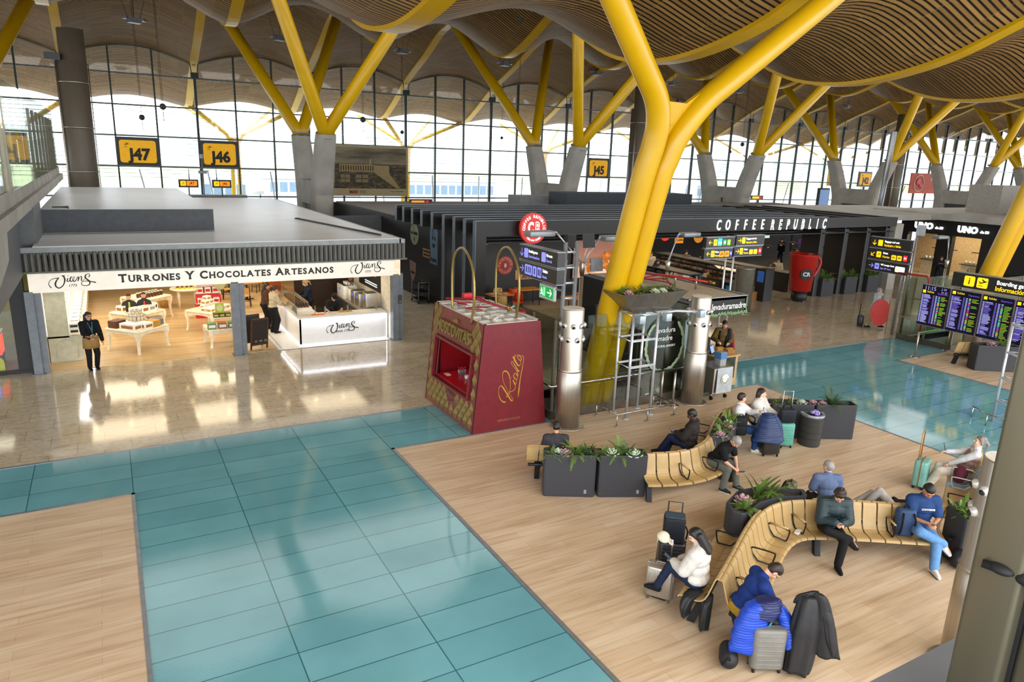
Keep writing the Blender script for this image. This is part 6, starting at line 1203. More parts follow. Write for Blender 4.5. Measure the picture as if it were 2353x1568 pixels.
def lamp_tree(label, x, y, z0, zh, arms, boxes):
    t = thing('lamp_post', label, 'lamp post', (x, y, z0)); MB().cyl((x, y, z0), (x, y, zh-.35), .055).build('pole', STEEL, t); MB().lathe([(.06, -.3), (.08, -.12), (.1, .03), (.07, .05)], (x, y, zh), 16).build('hub', STEEL, t)
    for (ax, az, hx) in arms:
        for o in (-.03, .03): MB().tube([(x+o, y, zh), (ax, y+o, az), ], .016, 5).build('arm', RK, t)
        MB().tube([(ax, y, az), (ax+(hx-ax)*.3, y, az+.04), (hx, y, az+.02)], .025, 6).build('arm', RK, t); w_ = .75*math.copysign(1, hx-ax); a, b = sorted((hx, hx+w_)); MB().rbox(a, b, y-.17, y+.17, az-.06, az+.08, .03).build('lamp_head', LH, t)
    for (bx, bz, rz, m) in boxes: MB().box(-.16, .16, -.06, .06, -.18, .18, Matrix.Translation((bx, y+.05, bz)) @ Matrix.Rotation(rz, 4, 'Z') @ Matrix.Rotation(rz*.2, 4, 'Y')).build('speaker_box', m, t); MB().tube([(x, y, zh), (bx, y+.05, bz)], .015, 5).build('bracket', RK, t)
    return t
lamp_tree('branching lamp post with two flat lamp heads and small boxes beside the kiosk', 10.95, 15.5, -3, 3.8, ((10.1, 4.62, 9.95), (11.45, 4.45, 11.55)), ((10.35, 3.75, .5, DSTEEL), (11.45, 3.75, -.4, DSTEEL), (10.55, 4.4, .2, BLACK), (11.15, 4.4, -.6, BLACK)))
lamp_tree('single-armed lamp post standing on the bakery kiosk roof', 16.65, 18.5, 2.62, 3.2, ((17.0, 4.12, 17.15),), ()); lamp_tree('lamp post with a flat head far right near the jewellery shop', 33.5, 18.5, 0, 2.6, ((33.3, 3.7, 33.0),), ())
# yellow direction signs
def dsign(label, o, r, w, items, h=.34): return sign('direction_sign', label, 'direction sign', o, r, w, h, items, th=.14)
tl = lambda s, x, y, m=WLIT, z=.09: ('txt', s, x, y, z, m, 'LEFT', .85)
dsign('dark sign with left arrow, T4S, M and S tiles', (17.85, 18, 3.72), XR, 1.36, [('arr', 'l', .2, .17, .17, YLIT), ('box', .34, .06, .17, .22, YLIT), ('plane', .425, .17, .14, INK), ('box', .54, .05, .2, .26, CLIT), ('txt', 'T4s', .64, .15, .14, WLIT, 'CENTER'), ('box', .79, .06, .15, .2, GLIT), ('txt', 'M', .865, .16, .14, WLIT, 'CENTER'), ('box', .99, .06, .15, .2, M('lit_lime', '#8ad02a', .5, emit='#80d020', es=.8)), ('txt', 'S', 1.065, .16, .14, WLIT, 'CENTER')])
dsign('dark sign with right arrow reading Baggage and exit, above the hall counter', (19.28, 18, 3.76), XR, 1.42, [('arr', 'r', .16, .17, .17, YLIT), ('box', .28, .06, .16, .22, YLIT), tl('Baggage and exit', .48, .23), tl('Equipajes y Salida', .48, .1, YLIT)])
dsign('dark sign with left arrow to gates J50 to J59', (17.8, 18, 3.33), XR, 1.36, [('arr', 'l', .2, .17, .17, YLIT), ('box', .32, .06, .16, .22, YLIT), ('plane', .4, .17, .13, INK), tl('Gates', .5, .23), tl('Puertas', .5, .1, YLIT), ('box', .72, .05, .22, .2, OLIT), ('txt', 'J50', .83, .15, .12, INK, 'CENTER'), ('box', .97, .05, .22, .2, OLIT), ('txt', 'J59', 1.08, .15, .12, INK, 'CENTER'), ('box', 1.22, .06, .1, .2, M('lit_blue', '#2040c8', .5, emit='#2040d0', es=.8)), ('txt', 'K', 1.27, .16, .12, WLIT, 'CENTER')])
dsign('dark sign with right arrow and red H tile, lower right of four', (19.22, 18, 3.38), XR, 1.42, [('arr', 'r', .16, .17, .17, YLIT), ('box', .28, .06, .16, .22, YLIT), ('plane', .36, .17, .13, INK), tl('Gates', .48, .23), tl('Puertas', .48, .1, YLIT), ('box', .76, .05, .18, .17, YLIT), ('box', .98, .05, .18, .17, YLIT), ('box', 1.22, .06, .14, .2, RLIT), ('txt', 'H', 1.29, .16, .13, WLIT, 'CENTER')])
tp2 = thing('sign_posts', 'pair of slim grey posts carrying the four yellow direction signs', 'sign frame', (19.15, 18.15, 0))
for x in (18.98, 19.36): MB().cyl((x, 18.12, 0), (x, 18.12, 4.1), .035).build('post', RK, tp2)
for z in (.9, 1.6): MB().cyl((18.98, 18.12, z), (19.36, 18.12, z), .025).build('rung', RK, tp2)
MB().box(17.9, 20.6, 18.14, 18.2, 3.68, 3.72).build('crossbar', DSTEEL, tp2)
YX = 27.5
dsign('dark sign with down arrow reading Baggage and exit, top of the right-hand stack', (YX, 18.42, 3.45), YR, 1.75, [('arr', 'd', .2, .2, .2, YLIT), ('box', .36, .08, .2, .24, YLIT), tl('Baggage and exit', .64, .28, WLIT, .11), tl('Equipajes y Salida', .64, .13, YLIT, .12)], .42)
dsign('dark sign with slanted arrow and red H tile, middle of the right-hand stack', (YX, 18.42, 2.98), YR, 1.75, [('arr', 'dl', .2, .2, .2, YLIT), ('box', .36, .08, .2, .24, YLIT), ('plane', .46, .2, .16, INK), tl('Gates', .64, .28, WLIT, .11), tl('Puertas', .64, .13, YLIT, .12), ('box', 1.02, .05, .2, .2, YLIT), ('box', 1.26, .05, .2, .2, YLIT), ('txt', 'J40', 1.12, .15, .11, INK, 'CENTER'), ('txt', 'J49', 1.36, .15, .11, INK, 'CENTER'), ('box', 1.52, .05, .17, .24, RLIT), ('txt', 'H', 1.605, .17, .16, WLIT, 'CENTER')], .42)
dsign('dark sign with right arrow reading VIP Lounge Area, bottom of the right-hand stack', (YX, 18.42, 2.5), YR, 1.75, [('arr', 'r', .2, .2, .2, BLIT), ('box', .36, .08, .2, .24, BLIT), ('txt', 'VIP', .46, .2, .1, INK, 'CENTER'), tl('VIP Lounge Aena', .62, .28, WLIT, .1), tl('Sala VIP Aena', .62, .13, BLIT, .1), ('box', 1.26, .08, .4, .22, WLIT), ('box', 1.32, .13, .1, .1, YLIT)], .42)
lt2 = thing('sign_tower', 'grey ladder-like steel tower carrying the right-hand stack of signs', 'sign tower', (27.7, 16.62, 0))
for y in (16.6, 16.95): MB().cyl((27.68, y, 0), (27.68, y, 4.1), .045).build('upright', DSTEEL, lt2)
for k in range(9): MB().cyl((27.68, 16.6, .5+.42*k), (27.68, 16.95, .5+.42*k), .025).build('rung', RK, lt2)
MB().box(27.64, 27.7, 16.6, 18.4, 3.4, 3.45).box(27.64, 27.7, 16.6, 18.4, 2.92, 2.97).build('bracket', DSTEEL, lt2); MB().cbox((27.7, 16.5, 4.3), (.2, .3, .4), .4).build('speaker_box', DSTEEL, lt2)
tag(MB().tube([(27.1, 16.75, 2.62), (27.1, 15.6, 2.66), (27.12, 15.5, 2.5), (27.12, 15.5, 0)], .035, 8).build('red_pipe', RC), 'dark red sprinkler pipe bending down in front of the far glass screen', 'pipe')
# flight information board
IB = Vector((26.95, 13.49, 0)); idr = Vector((0, -1, 0)); inn = idr.cross(Vector((0, 0, 1)))
ib = thing('flight_board', 'dark flight information board header reading Boarding gates info, on a steel post', 'information board', (26.95, 13.49, 0)); MB().lathe([(.46, 0), (.46, .04), (.3, .05)], tuple(IB), 30).lathe([(.3, .05), (.3, 2.4)], tuple(IB), 30).build('post', STEEL, ib)
o = Vector((26.5, 14.33, 2.56)); sign('', '', '', o, idr, 4.6, .5, [('box', .42, .07, .36, .36, YLIT), ('txt', 'i', .6, .25, .34, INK, 'CENTER'), ('box', .86, .07, .36, .36, YLIT), ('plane', 1.04, .26, .34, INK), ('txt', 'Boarding gates info', 1.5, .34, .2, WLIT, 'LEFT', .9), ('txt', 'Información puertas', 1.48, .13, .22, YLIT, 'LEFT', .9)], th=.3, parent=ib)
SCR = M('screen_dark', '#120c1c', .25, emit='#1a1030', es=.25); TXW = M('screen_text', '#b8b8ff', .5, emit='#a8a8f8', es=.42); TXP = M('screen_violet', '#7a6ae0', .5, emit='#6a5ad0', es=.35); TXG = M('screen_green', '#8ad020', .5, emit='#80d010', es=.4); TXY = M('screen_yellow', '#d8c820', .5, emit='#d8c010', es=.4); TXR = M('screen_pink', '#d83a80', .5, emit='#d83070', es=.4); TXC = M('screen_mint', '#60d0a0', .5, emit='#50c890', es=.4)
R_ = random.Random(11)
for i in range(5):
    zt, zb = 2.43, .92; so = Vector((26.5, 15.34-1.08*i, 0)); sx0 = 1.02
    lb = ('flight screen showing the time 11:15, farthest left of the row', 'flight screen second from the left in the row', 'flight screen third from the left in the row', 'flight screen fourth from the left, cut by the window frame', 'flight screen at the right end of the row, mostly out of view')[i]
    t = sign('flight_screen', lb, 'screen', tuple(so+Vector((0, 0, zb))), idr, sx0, zt-zb, [], 'flight screens', .12, SCR); h_ = zt-zb; M4 = fmat(so+Vector((0, 0, zb))+inn*.004, idr, (0, 0, 1)); B = {k: MB() for k in 'wpgyrc'}
    text('Salidas', .1, fmat(so+Vector((0, 0, zt-.1 if i else zt-.24))+idr*.2+inn*.01, idr, (0, 0, 1)), TXY, t, .002, 'LEFT', bold=.02); text('Departures', .08, fmat(so+Vector((0, 0, zt-.12 if i else zt-.26))+idr*.6+inn*.01, idr, (0, 0, 1)), TXP, t, .002, 'LEFT')
    MB().box(.04, .15, h_-.16-(0 if i else .14), h_-.05-(0 if i else .14), 0, .004, M4).build('symbol_tile', YLIT, t)
    if i == 0: text('11:15', .2, fmat(so+Vector((0, 0, zt-.11))+idr*.08+inn*.01, idr, (0, 0, 1)), TXW, t, .002, 'LEFT'); text('J: 24', .1, fmat(so+Vector((0, 0, zt-.08))+idr*.72+inn*.01, idr, (0, 0, 1)), TXW, t, .002, 'LEFT'); text('H: 22', .1, fmat(so+Vector((0, 0, zt-.2))+idr*.72+inn*.01, idr, (0, 0, 1)), TXW, t, .002, 'LEFT')
    n = 24; top = h_-.26-(0 if i else .12)
    for r in range(n):
        z = top-r*(top-.06)/n; a = .03; hh = .026
        B['w'].box(.03, .09, z, z+hh, 0, .003, M4); B['w' if R_.random() < .6 else 'p'].box(.11, .11+R_.uniform(.13, .28), z, z+hh, 0, .003, M4); B['p'].box(.44, .5, z, z+hh, 0, .003, M4); B['w'].box(.54, .6, z, z+hh, 0, .003, M4)
        B[R_.choice('pcyrc')].box(.64, .71, z-.004, z+hh+.004, 0, .003, M4)
        if R_.random() < .75: B[R_.choice('gggy')].box(.75, .75+R_.uniform(.12, .24), z, z+hh*.7, 0, .003, M4)
    for k, m in zip('wpgyrc', (TXW, TXP, TXG, TXY, TXR, TXC)): B[k].build('text_rows', m, t)
    MB().box(.2, sx0-.2, h_*.35, h_*.6, -.42, -.12, fmat(so+Vector((0, 0, zb)), idr, (0, 0, 1))).build('bracket', DSTEEL, t)
# ================================================================== bakery kiosk and carts
lv2 = thing('bakery_kiosk', 'black bakery kiosk with flat cream roof, fascia reading levaduramadre', 'kiosk', (15.8, 17.3, 0))
LX0, LX1, LY0, LY1, LZ = 14.55, 17.0, 15.15, 20.2, 2.62
MB().box(LX0, LX1, LY0, LY0+.1, 2.06, LZ).box(LX1-.1, LX1, LY0, LY1, 2.06, LZ).box(LX0, LX1, LY1-.1, LY1, 2.06, LZ).build('fascia', BLACK, lv2); MB().box(LX0, LX1, LY0, LY1, LZ-.08, LZ).build('roof', M('roof_cream', '#b9ab90', .7), lv2); MB().box(LX0, LX1, LY0-.01, LY0+.06, LZ, LZ+.03).box(LX1-.06, LX1+.01, LY0, LY1, LZ, LZ+.03).box(LX0, LX0+.05, LY0, LY1, LZ, LZ+.03).build('roof_edge', DSTEEL, lv2)
MB().box(LX0-.35, LX0, 14.75, LY1, 0, LZ).build('side_wall', BLACK, lv2); MB().box(LX0, LX1, LY1-.1, LY1, 0, 2.06).build('back_wall', DGREY, lv2); MB().box(16.2, 16.9, 16.4, 20.2, 0, 1.0).build('service_counter', BLACKW, lv2)
text('levaduramadre', .27, fmat((16.22, LY0-.01, 2.34), XR, (0, 0, 1)), WHITE, lv2, .004, 'CENTER', width=1.42, bold=.012); lf = MB(); R_ = random.Random(2)
for k in range(34): x = LX0+.1+2.35*k/33; lf.ell((x, LY0-.012, 2.09+R_.uniform(-.02, .05)), (.035, .004, .075), Matrix.Rotation(R_.uniform(-1, 1), 3, 'Y'), 8, 4)
for k in range(6): lf.ell((LX1-.04, LY0-.012, 2.15+.08*k), (.03, .004, .06), Matrix.Rotation(R_.uniform(-1, 1), 3, 'Y'), 8, 4)
lf.build('leaf_print', M('leaf_green', '#6f8f5c', .6), lv2)
TD = fmat((LX0-.36, 0, 0), YR, (0, 0, 1))
gl = thing('glass_logo', 'round leafy bakery logo printed on the glass behind the white frame', 'logo', (12.95, 14.36, 1.7)); MB().prism(circ(.72, 36, 1.15), 0, .004, fmat((13.05, 14.345, 1.65), XR, (0, 0, 1))).build('disc', glass('logo_tint', '#4d6a5c', .03, .6), gl); text('levadura', .2, fmat((13.05, 14.33, 2.05), XR, (0, 0, 1)), WHITE, gl, .002); text('madre', .2, fmat((13.05, 14.33, 1.82), XR, (0, 0, 1)), WHITE, gl, .002); text('NATURAL BAKERY', .09, fmat((13.05, 14.33, 1.6), XR, (0, 0, 1)), WHITE, gl, .002); lf = MB()
for k in range(30): a = PI*.75+1.5*PI*k/29; lf.ell((13.05+.66*math.cos(a), 14.33, 1.65+.76*math.sin(a)), (.05, .004, .11), Matrix.Rotation(-a+R_.uniform(-.5, .5), 3, 'Y'), 8, 4)
lf.build('leaf_print', M('leaf_pale', '#8fa27c', .6), gl)
for k in range(3): MB().tube(catmull([(14.9+.5*k, 16+.9*k, LZ+.12), (15.3+.4*k, 16.8+.7*k, LZ+.2), (15.6, 17.9+.3*k, LZ+.1), (15.0, 18.5, LZ+.15)], 5), .022, 6).build('red_hose', RC, lv2)
MB().tube([(15.1, 19.4, LZ+.25), (15.9, 17.4, LZ+.3), (16.35, 16.2, LZ+.28)], .04, 8).build('red_pipe', M('pipe_red', '#b02a1c', .4), lv2); MB().cyl((16.35, 16.2, LZ+.28), (16.42, 16.0, LZ+.27), .05).build('brass_valve', M('brass', ''), lv2)
for x, y in ((15.25, 19.0), (15.95, 17.3), (16.2, 16.6)): MB().cyl((x, y, LZ), (x, y, LZ+.42), .03).build('pipe_stand', STEEL, lv2)
wc = thing('wooden_counter', 'oak counter with a dark photo side panel behind the steel cart', 'counter', (15.7, 14.9, 0)); MB().box(15.2, 16.1, 14.45, 15.1, .06, .98).build('body', PLY, wc); MB().box(15.15, 16.15, 14.4, 15.12, .98, 1.02).build('top', PLY, wc); MB().box(15.35, 16.0, 14.44, 14.45, .3, .95).build('photo_panel', img_mat('bakery_photo', [(.35, '#14170f'), (.55, '#2f3a1c'), (.7, '#5a3018')], (4, 4, 4), 1.5), wc); MB().prism(circ(.1), 0, .005, fmat((15.6, 14.438, .42), XR, (0, 0, 1))).build('badge', WHITE, wc); MB().box(15.3, 16.0, 14.5, 15.05, 0, .06).build('plinth', BLACK, wc)
sc2 = thing('steel_cart', 'steel catering cart on castors with a grey cloth and round leafy logo', 'cart', (14.75, 13.95, 0)); MB().box(14.42, 15.08, 13.72, 14.4, .2, .92).build('body', STEEL, sc2); MB().box(14.4, 15.1, 13.7, 14.42, .92, .95).build('top', STEEL, sc2)
MB().rings([[(14.52, 13.69, .955), (15.11, 13.69, .955), (15.11, 13.67, .5), (15.09, 13.66, .22), (14.5, 13.66, .22), (14.51, 13.67, .5)], [(14.52, 13.7, .95), (15.1, 13.7, .95), (15.1, 13.685, .5), (15.08, 13.68, .22), (14.5, 13.68, .22), (14.51, 13.685, .5)]], sm=False).build('cloth', M('grey_cloth', '#aeb3b8', .8), sc2)
MB().prism(circ(.15, 26), 0, .004, fmat((14.8, 13.655, .62), XR, (0, 0, 1))).build('logo_disc', WHITE, sc2); lf = MB()
for k in range(12): a = PI*.9+1.1*PI*k/11; lf.ell((14.8+.115*math.cos(a), 13.648, .62+.115*math.sin(a)), (.025, .003, .014), Matrix.Rotation(-a, 3, 'Y'), 8, 4)
lf.build('logo_leaves', M('leaf_dark', '#5a7a2a', .6), sc2)
for x in (14.48, 15.02):
    for y in (13.8, 14.34): w_ = MB().cyl((x-.02, y, .06), (x+.02, y, .06), .06, None, 14).build('castor', RUB, sc2); MB().cyl((x, y, .06), (x, y, .2), .018).build('castor_fork', STEEL, w_)
cbx = tag(MB().rbox(14.75, 14.98, 13.85, 14.1, .95, 1.35, .01).build('tall_carton', M('carton_grey', '#9a9a98', .6), loc=(14.86, 13.98, .95)), 'grey and blue carton standing on the steel cart', 'carton'); WM[cbx.name] = Matrix.Translation((14.86, 13.98, .95)); MB().box(14.745, 14.985, 13.845, 14.105, 1.15, 1.34).build('blue_print', M('carton_blue', '#4a78a8', .6), cbx)
tb = thing('till_tablet', 'tablet till with a bright screen on the oak counter', 'tablet', (15.35, 14.75, 1.02)); MB().box(-.16, .16, -.01, .01, 0, .24, Matrix.Rotation(.5, 4, 'Z') @ Matrix.Translation((0, 0, .03)) @ Matrix.Rotation(-.35, 4, 'X')).build('case', BLACK, tb, local=True); MB().box(-.145, .145, -.014, -.01, .015, .225, Matrix.Rotation(.5, 4, 'Z') @ Matrix.Translation((0, 0, .03)) @ Matrix.Rotation(-.35, 4, 'X')).build('screen', M('tablet_screen', '#7f9fe0', .4, emit='#80a0e8', es=.7), tb, local=True); MB().box(-.06, .06, -.05, .08, 0, .03).build('foot', BLACK, tb, local=True)
for k, (x, y, lb) in enumerate(((15.75, 14.9, 'orange woven bread basket on the oak counter behind the tablet'), (15.95, 14.7, 'brown bread crate at the right end of the oak counter'))):
    t = thing('bread_basket', lb, 'basket', (x, y, 1.02)); MB().rings([f4(-.14, .14, -.1, .1, 0), f4(-.17, .17, -.13, .13, .12), f4(-.155, .155, -.115, .115, .12), f4(-.13, .13, -.09, .09, .03)], True, True, sm=False).build('basket', ORW if k == 0 else BROWN, t, local=True)
    for j in range(3): MB().ell((-.08+.08*j, 0, .11), (.05, .09, .045)).build('bread', GOLD, t, local=True)
# ================================================================== planters and benches of the waiting area
def rect_poly(a, b, d):                     # front edge a->b, depth d to the left of the direction
    a, b = Vector((*a, 0)), Vector((*b, 0)); t = (b-a).normalized(); n = Vector((-t.y, t.x, 0))*d; return [(a.x, a.y), (b.x, b.y), (b.x+n.x, b.y+n.y), (a.x+n.x, a.y+n.y)]
P1 = planter('charcoal planter box at the left end of the first bench, the left one of two', rect_poly((6.99, 10.78), (7.9, 10.29), .36)); P2 = planter('charcoal planter box with ferns touching the end of the first curved bench', rect_poly((7.95, 10.27), (8.83, 9.86), .36))
for t, a, b, d in ((P1, (6.99, 10.78), (7.9, 10.29), .36), (P2, (7.95, 10.27), (8.83, 9.86), .36)):
    A, B = Vector((*a, 0)), Vector((*b, 0)); tt = (B-A).normalized(); z_ = math.atan2(tt.y, tt.x); c = (A+B)/2+tt*.32+Vector((tt.y, -tt.x, 0))*.002; MB().box(-.025, .025, -.004, .002, -.04, .04, Matrix.Translation((c.x, c.y, .12)) @ Matrix.Rotation(z_, 4, 'Z')).build('maker_plate', SILV, t)
GP = [('fern', FERNM, (7.15, 10.82), .7, 'small bright fern at the left corner of the left front planter'), ('rosette', PALEG, (7.32, 10.8), 1.2, 'white leaved plant in the left front planter'), ('rosette', PINKL, (7.42, 10.68), 1.3, 'pinkish leaved plant in the left front planter'), ('fern', FERNM, (7.62, 10.62), 1.25, 'big arching fern in the left front planter'), ('blade', FERND, (7.78, 10.5), 1.0, 'strappy leaves beside the big fern of the left front planter'), ('fern', FERNM, (7.9, 10.45), .7, 'small fern at the right corner of the left front planter'),
 ('fern', FERNM, (8.1, 10.35), .8, 'upright fern at the left of the right front planter'), ('rosette', PALEG, (8.25, 10.3), 1.4, 'pale rosette in the right front planter'), ('fern', FERNM, (8.42, 10.24), 1.25, 'tall bushy fern in the middle of the right front planter'), ('blade', FERND, (8.55, 10.15), 1.0, 'drooping leaf plant over the front of the right front planter'), ('rosette', PALEG, (8.62, 10.05), 1.5, 'big pale heart leaved plant in the right front planter'), ('blade', FERNM, (8.75, 10.05), 1.0, 'bright green leaves at the bench end of the right front planter')]
planter('dark flower planter wedged in the bend between the bench halves', [(10.72, 10.1), (11.1, 10.0), (11.6, 10.3), (12.15, 10.7), (11.95, 10.98), (11.35, 10.6), (10.85, 10.28)])
GP += [('fern', FERNM, (11.1, 10.18), .9, 'light fern at the low end of the flower planter'), ('rosette', PINKL, (11.0, 10.1), 1.3, 'pink anthurium flower at the low end of the flower planter'), ('fern', FERNM, (11.45, 10.42), 1.2, 'leafy fern in the middle of the flower planter'), ('rosette', PINKL, (11.5, 10.36), 1.2, 'pink flower in the middle of the flower planter'), ('blade', FERNM, (11.8, 10.65), 1.2, 'long leaved plant at the upper end of the flower planter'), ('rosette', PALEG, (11.7, 10.55), 1.2, 'cream blossom at the upper end of the flower planter')]
planter('charcoal planter box behind the waste bin, the left of two', rect_poly((13.72, 11.08), (14.63, 10.55), .38)); planter('charcoal planter box at the right end, beyond the waste bin', rect_poly((14.68, 10.54), (15.6, 10.07), .38))
GP += [('fern', FERNM, (13.95, 11.15), .8, 'low fern in the planter behind the turquoise suitcase'), ('blade', FERNM, (14.2, 11.0), .8, 'trailing green plant in the planter behind the bin'), ('rosette', PALEG, (14.5, 10.85), 1.2, 'white leaved plant where the two far planters meet'), ('rosette', PINKL, (14.75, 10.72), 1.2, 'pink succulent in the right far planter'), ('rosette', PINKL, (14.95, 10.6), 1.1, 'second pink succulent in the right far planter'), ('fern', FERND, (15.15, 10.5), 1.5, 'dark sword fern in the right far planter')]
planter('curved dark planter nested behind the bend of the big bench', [(8.72, 7.3), (9.3, 7.5), (9.8, 7.5), (10.3, 7.32), (10.45, 7.5), (9.85, 7.95), (9.3, 8.0), (8.75, 7.75), (8.62, 7.5)])
GP += [('fern', FERNM, (8.95, 7.5), .9, 'feathery light fern at the left of the curved planter'), ('rosette', PINKL, (9.1, 7.68), 1.5, 'big purple cabbage rosette in the curved planter'), ('blade', FERNM, (9.5, 7.75), 1.9, 'big sword leaved plant in the middle of the curved planter'), ('fern', FERNM, (9.85, 7.72), 1.1, 'bright fern beside the camouflage backpack')]
planter('dark planter between the big bench and the bench at the right', [(12.22, 5.98), (11.98, 5.5), (12.5, 5.3), (12.85, 5.62), (12.55, 6.0)])
GP += [('blade', FERNM, (12.3, 5.75), 1.2, 'arching leaves in the planter by the window frame'), ('fern', FERNM, (12.25, 5.6), .9, 'fern at the front of the planter by the window frame'), ('rosette', PINKL, (12.45, 5.6), 1.2, 'pinkish succulent in the planter by the window frame')]
planter('dark planter box at the far right behind the steel rack', rect_poly((25.3, 12.4), (26.6, 11.6), .5)); GP += [('rosette', PINKL, (25.9, 12.3), 1.5, 'pink succulent in the far right planter'), ('fern', FERNM, (26.2, 12.1), 1.2, 'fern in the far right planter')]
for k, (kd, m, p, s, lb) in enumerate(GP): plant(kd, m, (*p, .81), k*1.7, lb, None, s)
PROF = [(0, .862), (.022, .872), (.045, .866), (.07, .825), (.105, .70), (.14, .585), (.175, .50), (.22, .452), (.29, .428), (.40, .432), (.49, .44), (.535, .436), (.556, .418), (.562, .40)]
def _off(P, th):
    out = []
    for i in range(len(P)):
        a, b = P[max(i-1, 0)], P[min(i+1, len(P)-1)]; dx, dz = b[0]-a[0], b[1]-a[1]; L = math.hypot(dx, dz); out.append((P[i][0]+dz/L*th, P[i][1]-dx/L*th))
    return out
POLY = PROF+_off(PROF, .018)[::-1]
ARMB = M('arm_black', '#17181a', .35, .3); LEGB = M('leg_charcoal', '#26282c', .4, .4); GSEAT = M('blue_grey_seat', '#8fa3ad', .4)
class Path:
    def __init__(s, pts):
        s.p = catmull([(x, y, 0) for x, y in pts], 24); s.s = [0]
        for i in range(len(s.p)-1): s.s.append(s.s[-1]+(s.p[i+1]-s.p[i]).length)
        s.L = s.s[-1]
    def at(s, d):
        i = min(max(int(np.searchsorted(s.s, d))-1, 0), len(s.p)-2); t = (d-s.s[i])/(s.s[i+1]-s.s[i]); return s.p[i].lerp(s.p[i+1], t)
    def tan(s, d): return (s.at(min(d+.06, s.L))-s.at(max(d-.06, 0))).normalized()
    def nrm(s, d): t = s.tan(d); return Vector((t.y, -t.x, 0))
def bench(label, pts, sides, arms=(), legs=(), grey=()):
    P = Path(pts); m = P.at(P.L/2); t = thing('waiting_bench', label, 'bench', (m.x, m.y, 0))
    for s0, s1, sg in sides:
        n = max(1, round((s1-s0)/.25)); w = (s1-s0)/n
        for i in range(n):
            a, b = s0+i*w+.013, s0+(i+1)*w-.013; A, B = P.at(a), P.at(b); NA, NB = P.nrm(a)*sg, P.nrm(b)*sg; mid = (a+b)/2; isg = any(g0 < mid < g1 for g0, g1 in grey)
            sh = MB().rings([[A+NA*u+Vector((0, 0, z)) for u, z in POLY], [B+NB*u+Vector((0, 0, z)) for u, z in POLY]], sm=False).build('seat_shell', GSEAT if isg else PLY, t)
            if isg: sh['label'] = 'blue grey seat shell'
        q = MB(); q.tube([P.at(s)+P.nrm(s)*sg*.2+Vector((0, 0, .37)) for s in np.linspace(s0+.05, s1-.05, 10)], .035, 8); q.build('seat_beam', LEGB, t)
    for s, sg, m_ in arms:
        A, N = P.at(s), P.nrm(s)*sg; V = lambda u, z: A+N*u+Vector((0, 0, z)); ar = MB().tube(catmull([V(.12, .62), V(.14, .665), V(.3, .672), V(.46, .665), V(.485, .64), V(.46, .5), V(.44, .455)], 4), .013, 8).tube([V(.44, .452), V(.24, .462), V(.15, .56), V(.12, .62)], .013, 8).build('armrest', ARMB if m_ != 'g' else RK, t)
        if m_ == 'w': MB().tube([V(.16, .682), V(.46, .682)], .018, 8).build('wooden_cap', PLY, ar)
    for s, sg in legs:
        A, N, T = P.at(s), P.nrm(s)*sg, P.tan(s); q = MB(); V = lambda u, z, w: A+N*u+T*w+Vector((0, 0, z))
        q.rings([[V(.3, .0, -.05), V(.42, .0, -.05), V(.42, .0, .05), V(.3, .0, .05)], [V(.17, .4, -.05), V(.28, .4, -.05), V(.28, .4, .05), V(.17, .4, .05)]], sm=False); q.build('leg', LEGB, t)
        MB().ell(V(.3, .36, .0), (.07, .07, .04)).build('foot_socket', RUB, t)
    return P
B1 = [(8.85, 10.07), (9.14, 9.94), (9.5, 9.84), (9.89, 9.83), (10.3, 9.93), (10.75, 10.16), (11.3, 10.62), (11.8, 10.98), (12.3, 11.28), (12.8, 11.42), (13.25, 11.36), (13.62, 11.16)]
b1 = bench('curved oak bench between the front planters and the far planters', B1, [(0, 2.05, 1), (3.75, 5.45, 1), (.2, 1.0, -1), (1.3, 4.1, -1)], [(.72, 1, 'w'), (1.35, 1, 'b'), (4.75, 1, 'b'), (2.5, -1, 'b'), (3.2, -1, 'b')], [(.1, 1), (1.95, 1), (3.9, 1), (5.2, 1), (2.0, -1), (3.8, -1)])
B2 = [(6.95, 6.1), (7.76, 6.57), (8.5, 7.0), (9.0, 7.25), (9.45, 7.38), (9.85, 7.37), (10.25, 7.22), (10.9, 6.84), (11.5, 6.45), (12.2, 6.0)]
b2 = bench('big double-sided curved oak bench in the foreground', B2, [(0, 6.05, 1), (0, 2.5, -1), (3.7, 6.0, -1)], [(1.55, 1, 'b'), (2.55, 1, 'w'), (3.25, 1, 'w'), (.55, 1, 'w'), (4.95, 1, 'w'), (1.75, -1, 'b')], [(.15, 1), (1.95, 1), (3.72, 1), (5.8, 1), (.15, -1), (2.3, -1), (4.6, -1)])
B3 = [(12.9, 5.77), (13.6, 6.13), (14.4, 6.52), (15.0, 6.83), (15.7, 7.22)]
b3 = bench('straight oak bench at the right with one blue grey seat', B3, [(0, 3.1, -1)], [(.65, -1, 'b'), (1.55, -1, 'g'), (2.15, -1, 'g')], [(.2, -1), (2.8, -1)], [(1.6, 2.1)])
b4 = bench('short oak bench hidden behind the two front planters', [(8.75, 10.42), (8.1, 10.72), (7.35, 11.13), (6.92, 11.36)], [(0, 2.05, 1)], [], [(.3, 1), (1.8, 1)])
bench('oak bench at the far right edge beside the dark planter', [(25.2, 13.0), (25.7, 12.75), (26.3, 12.4)], [(0, 1.1, -1)], [], [(.2, -1)])
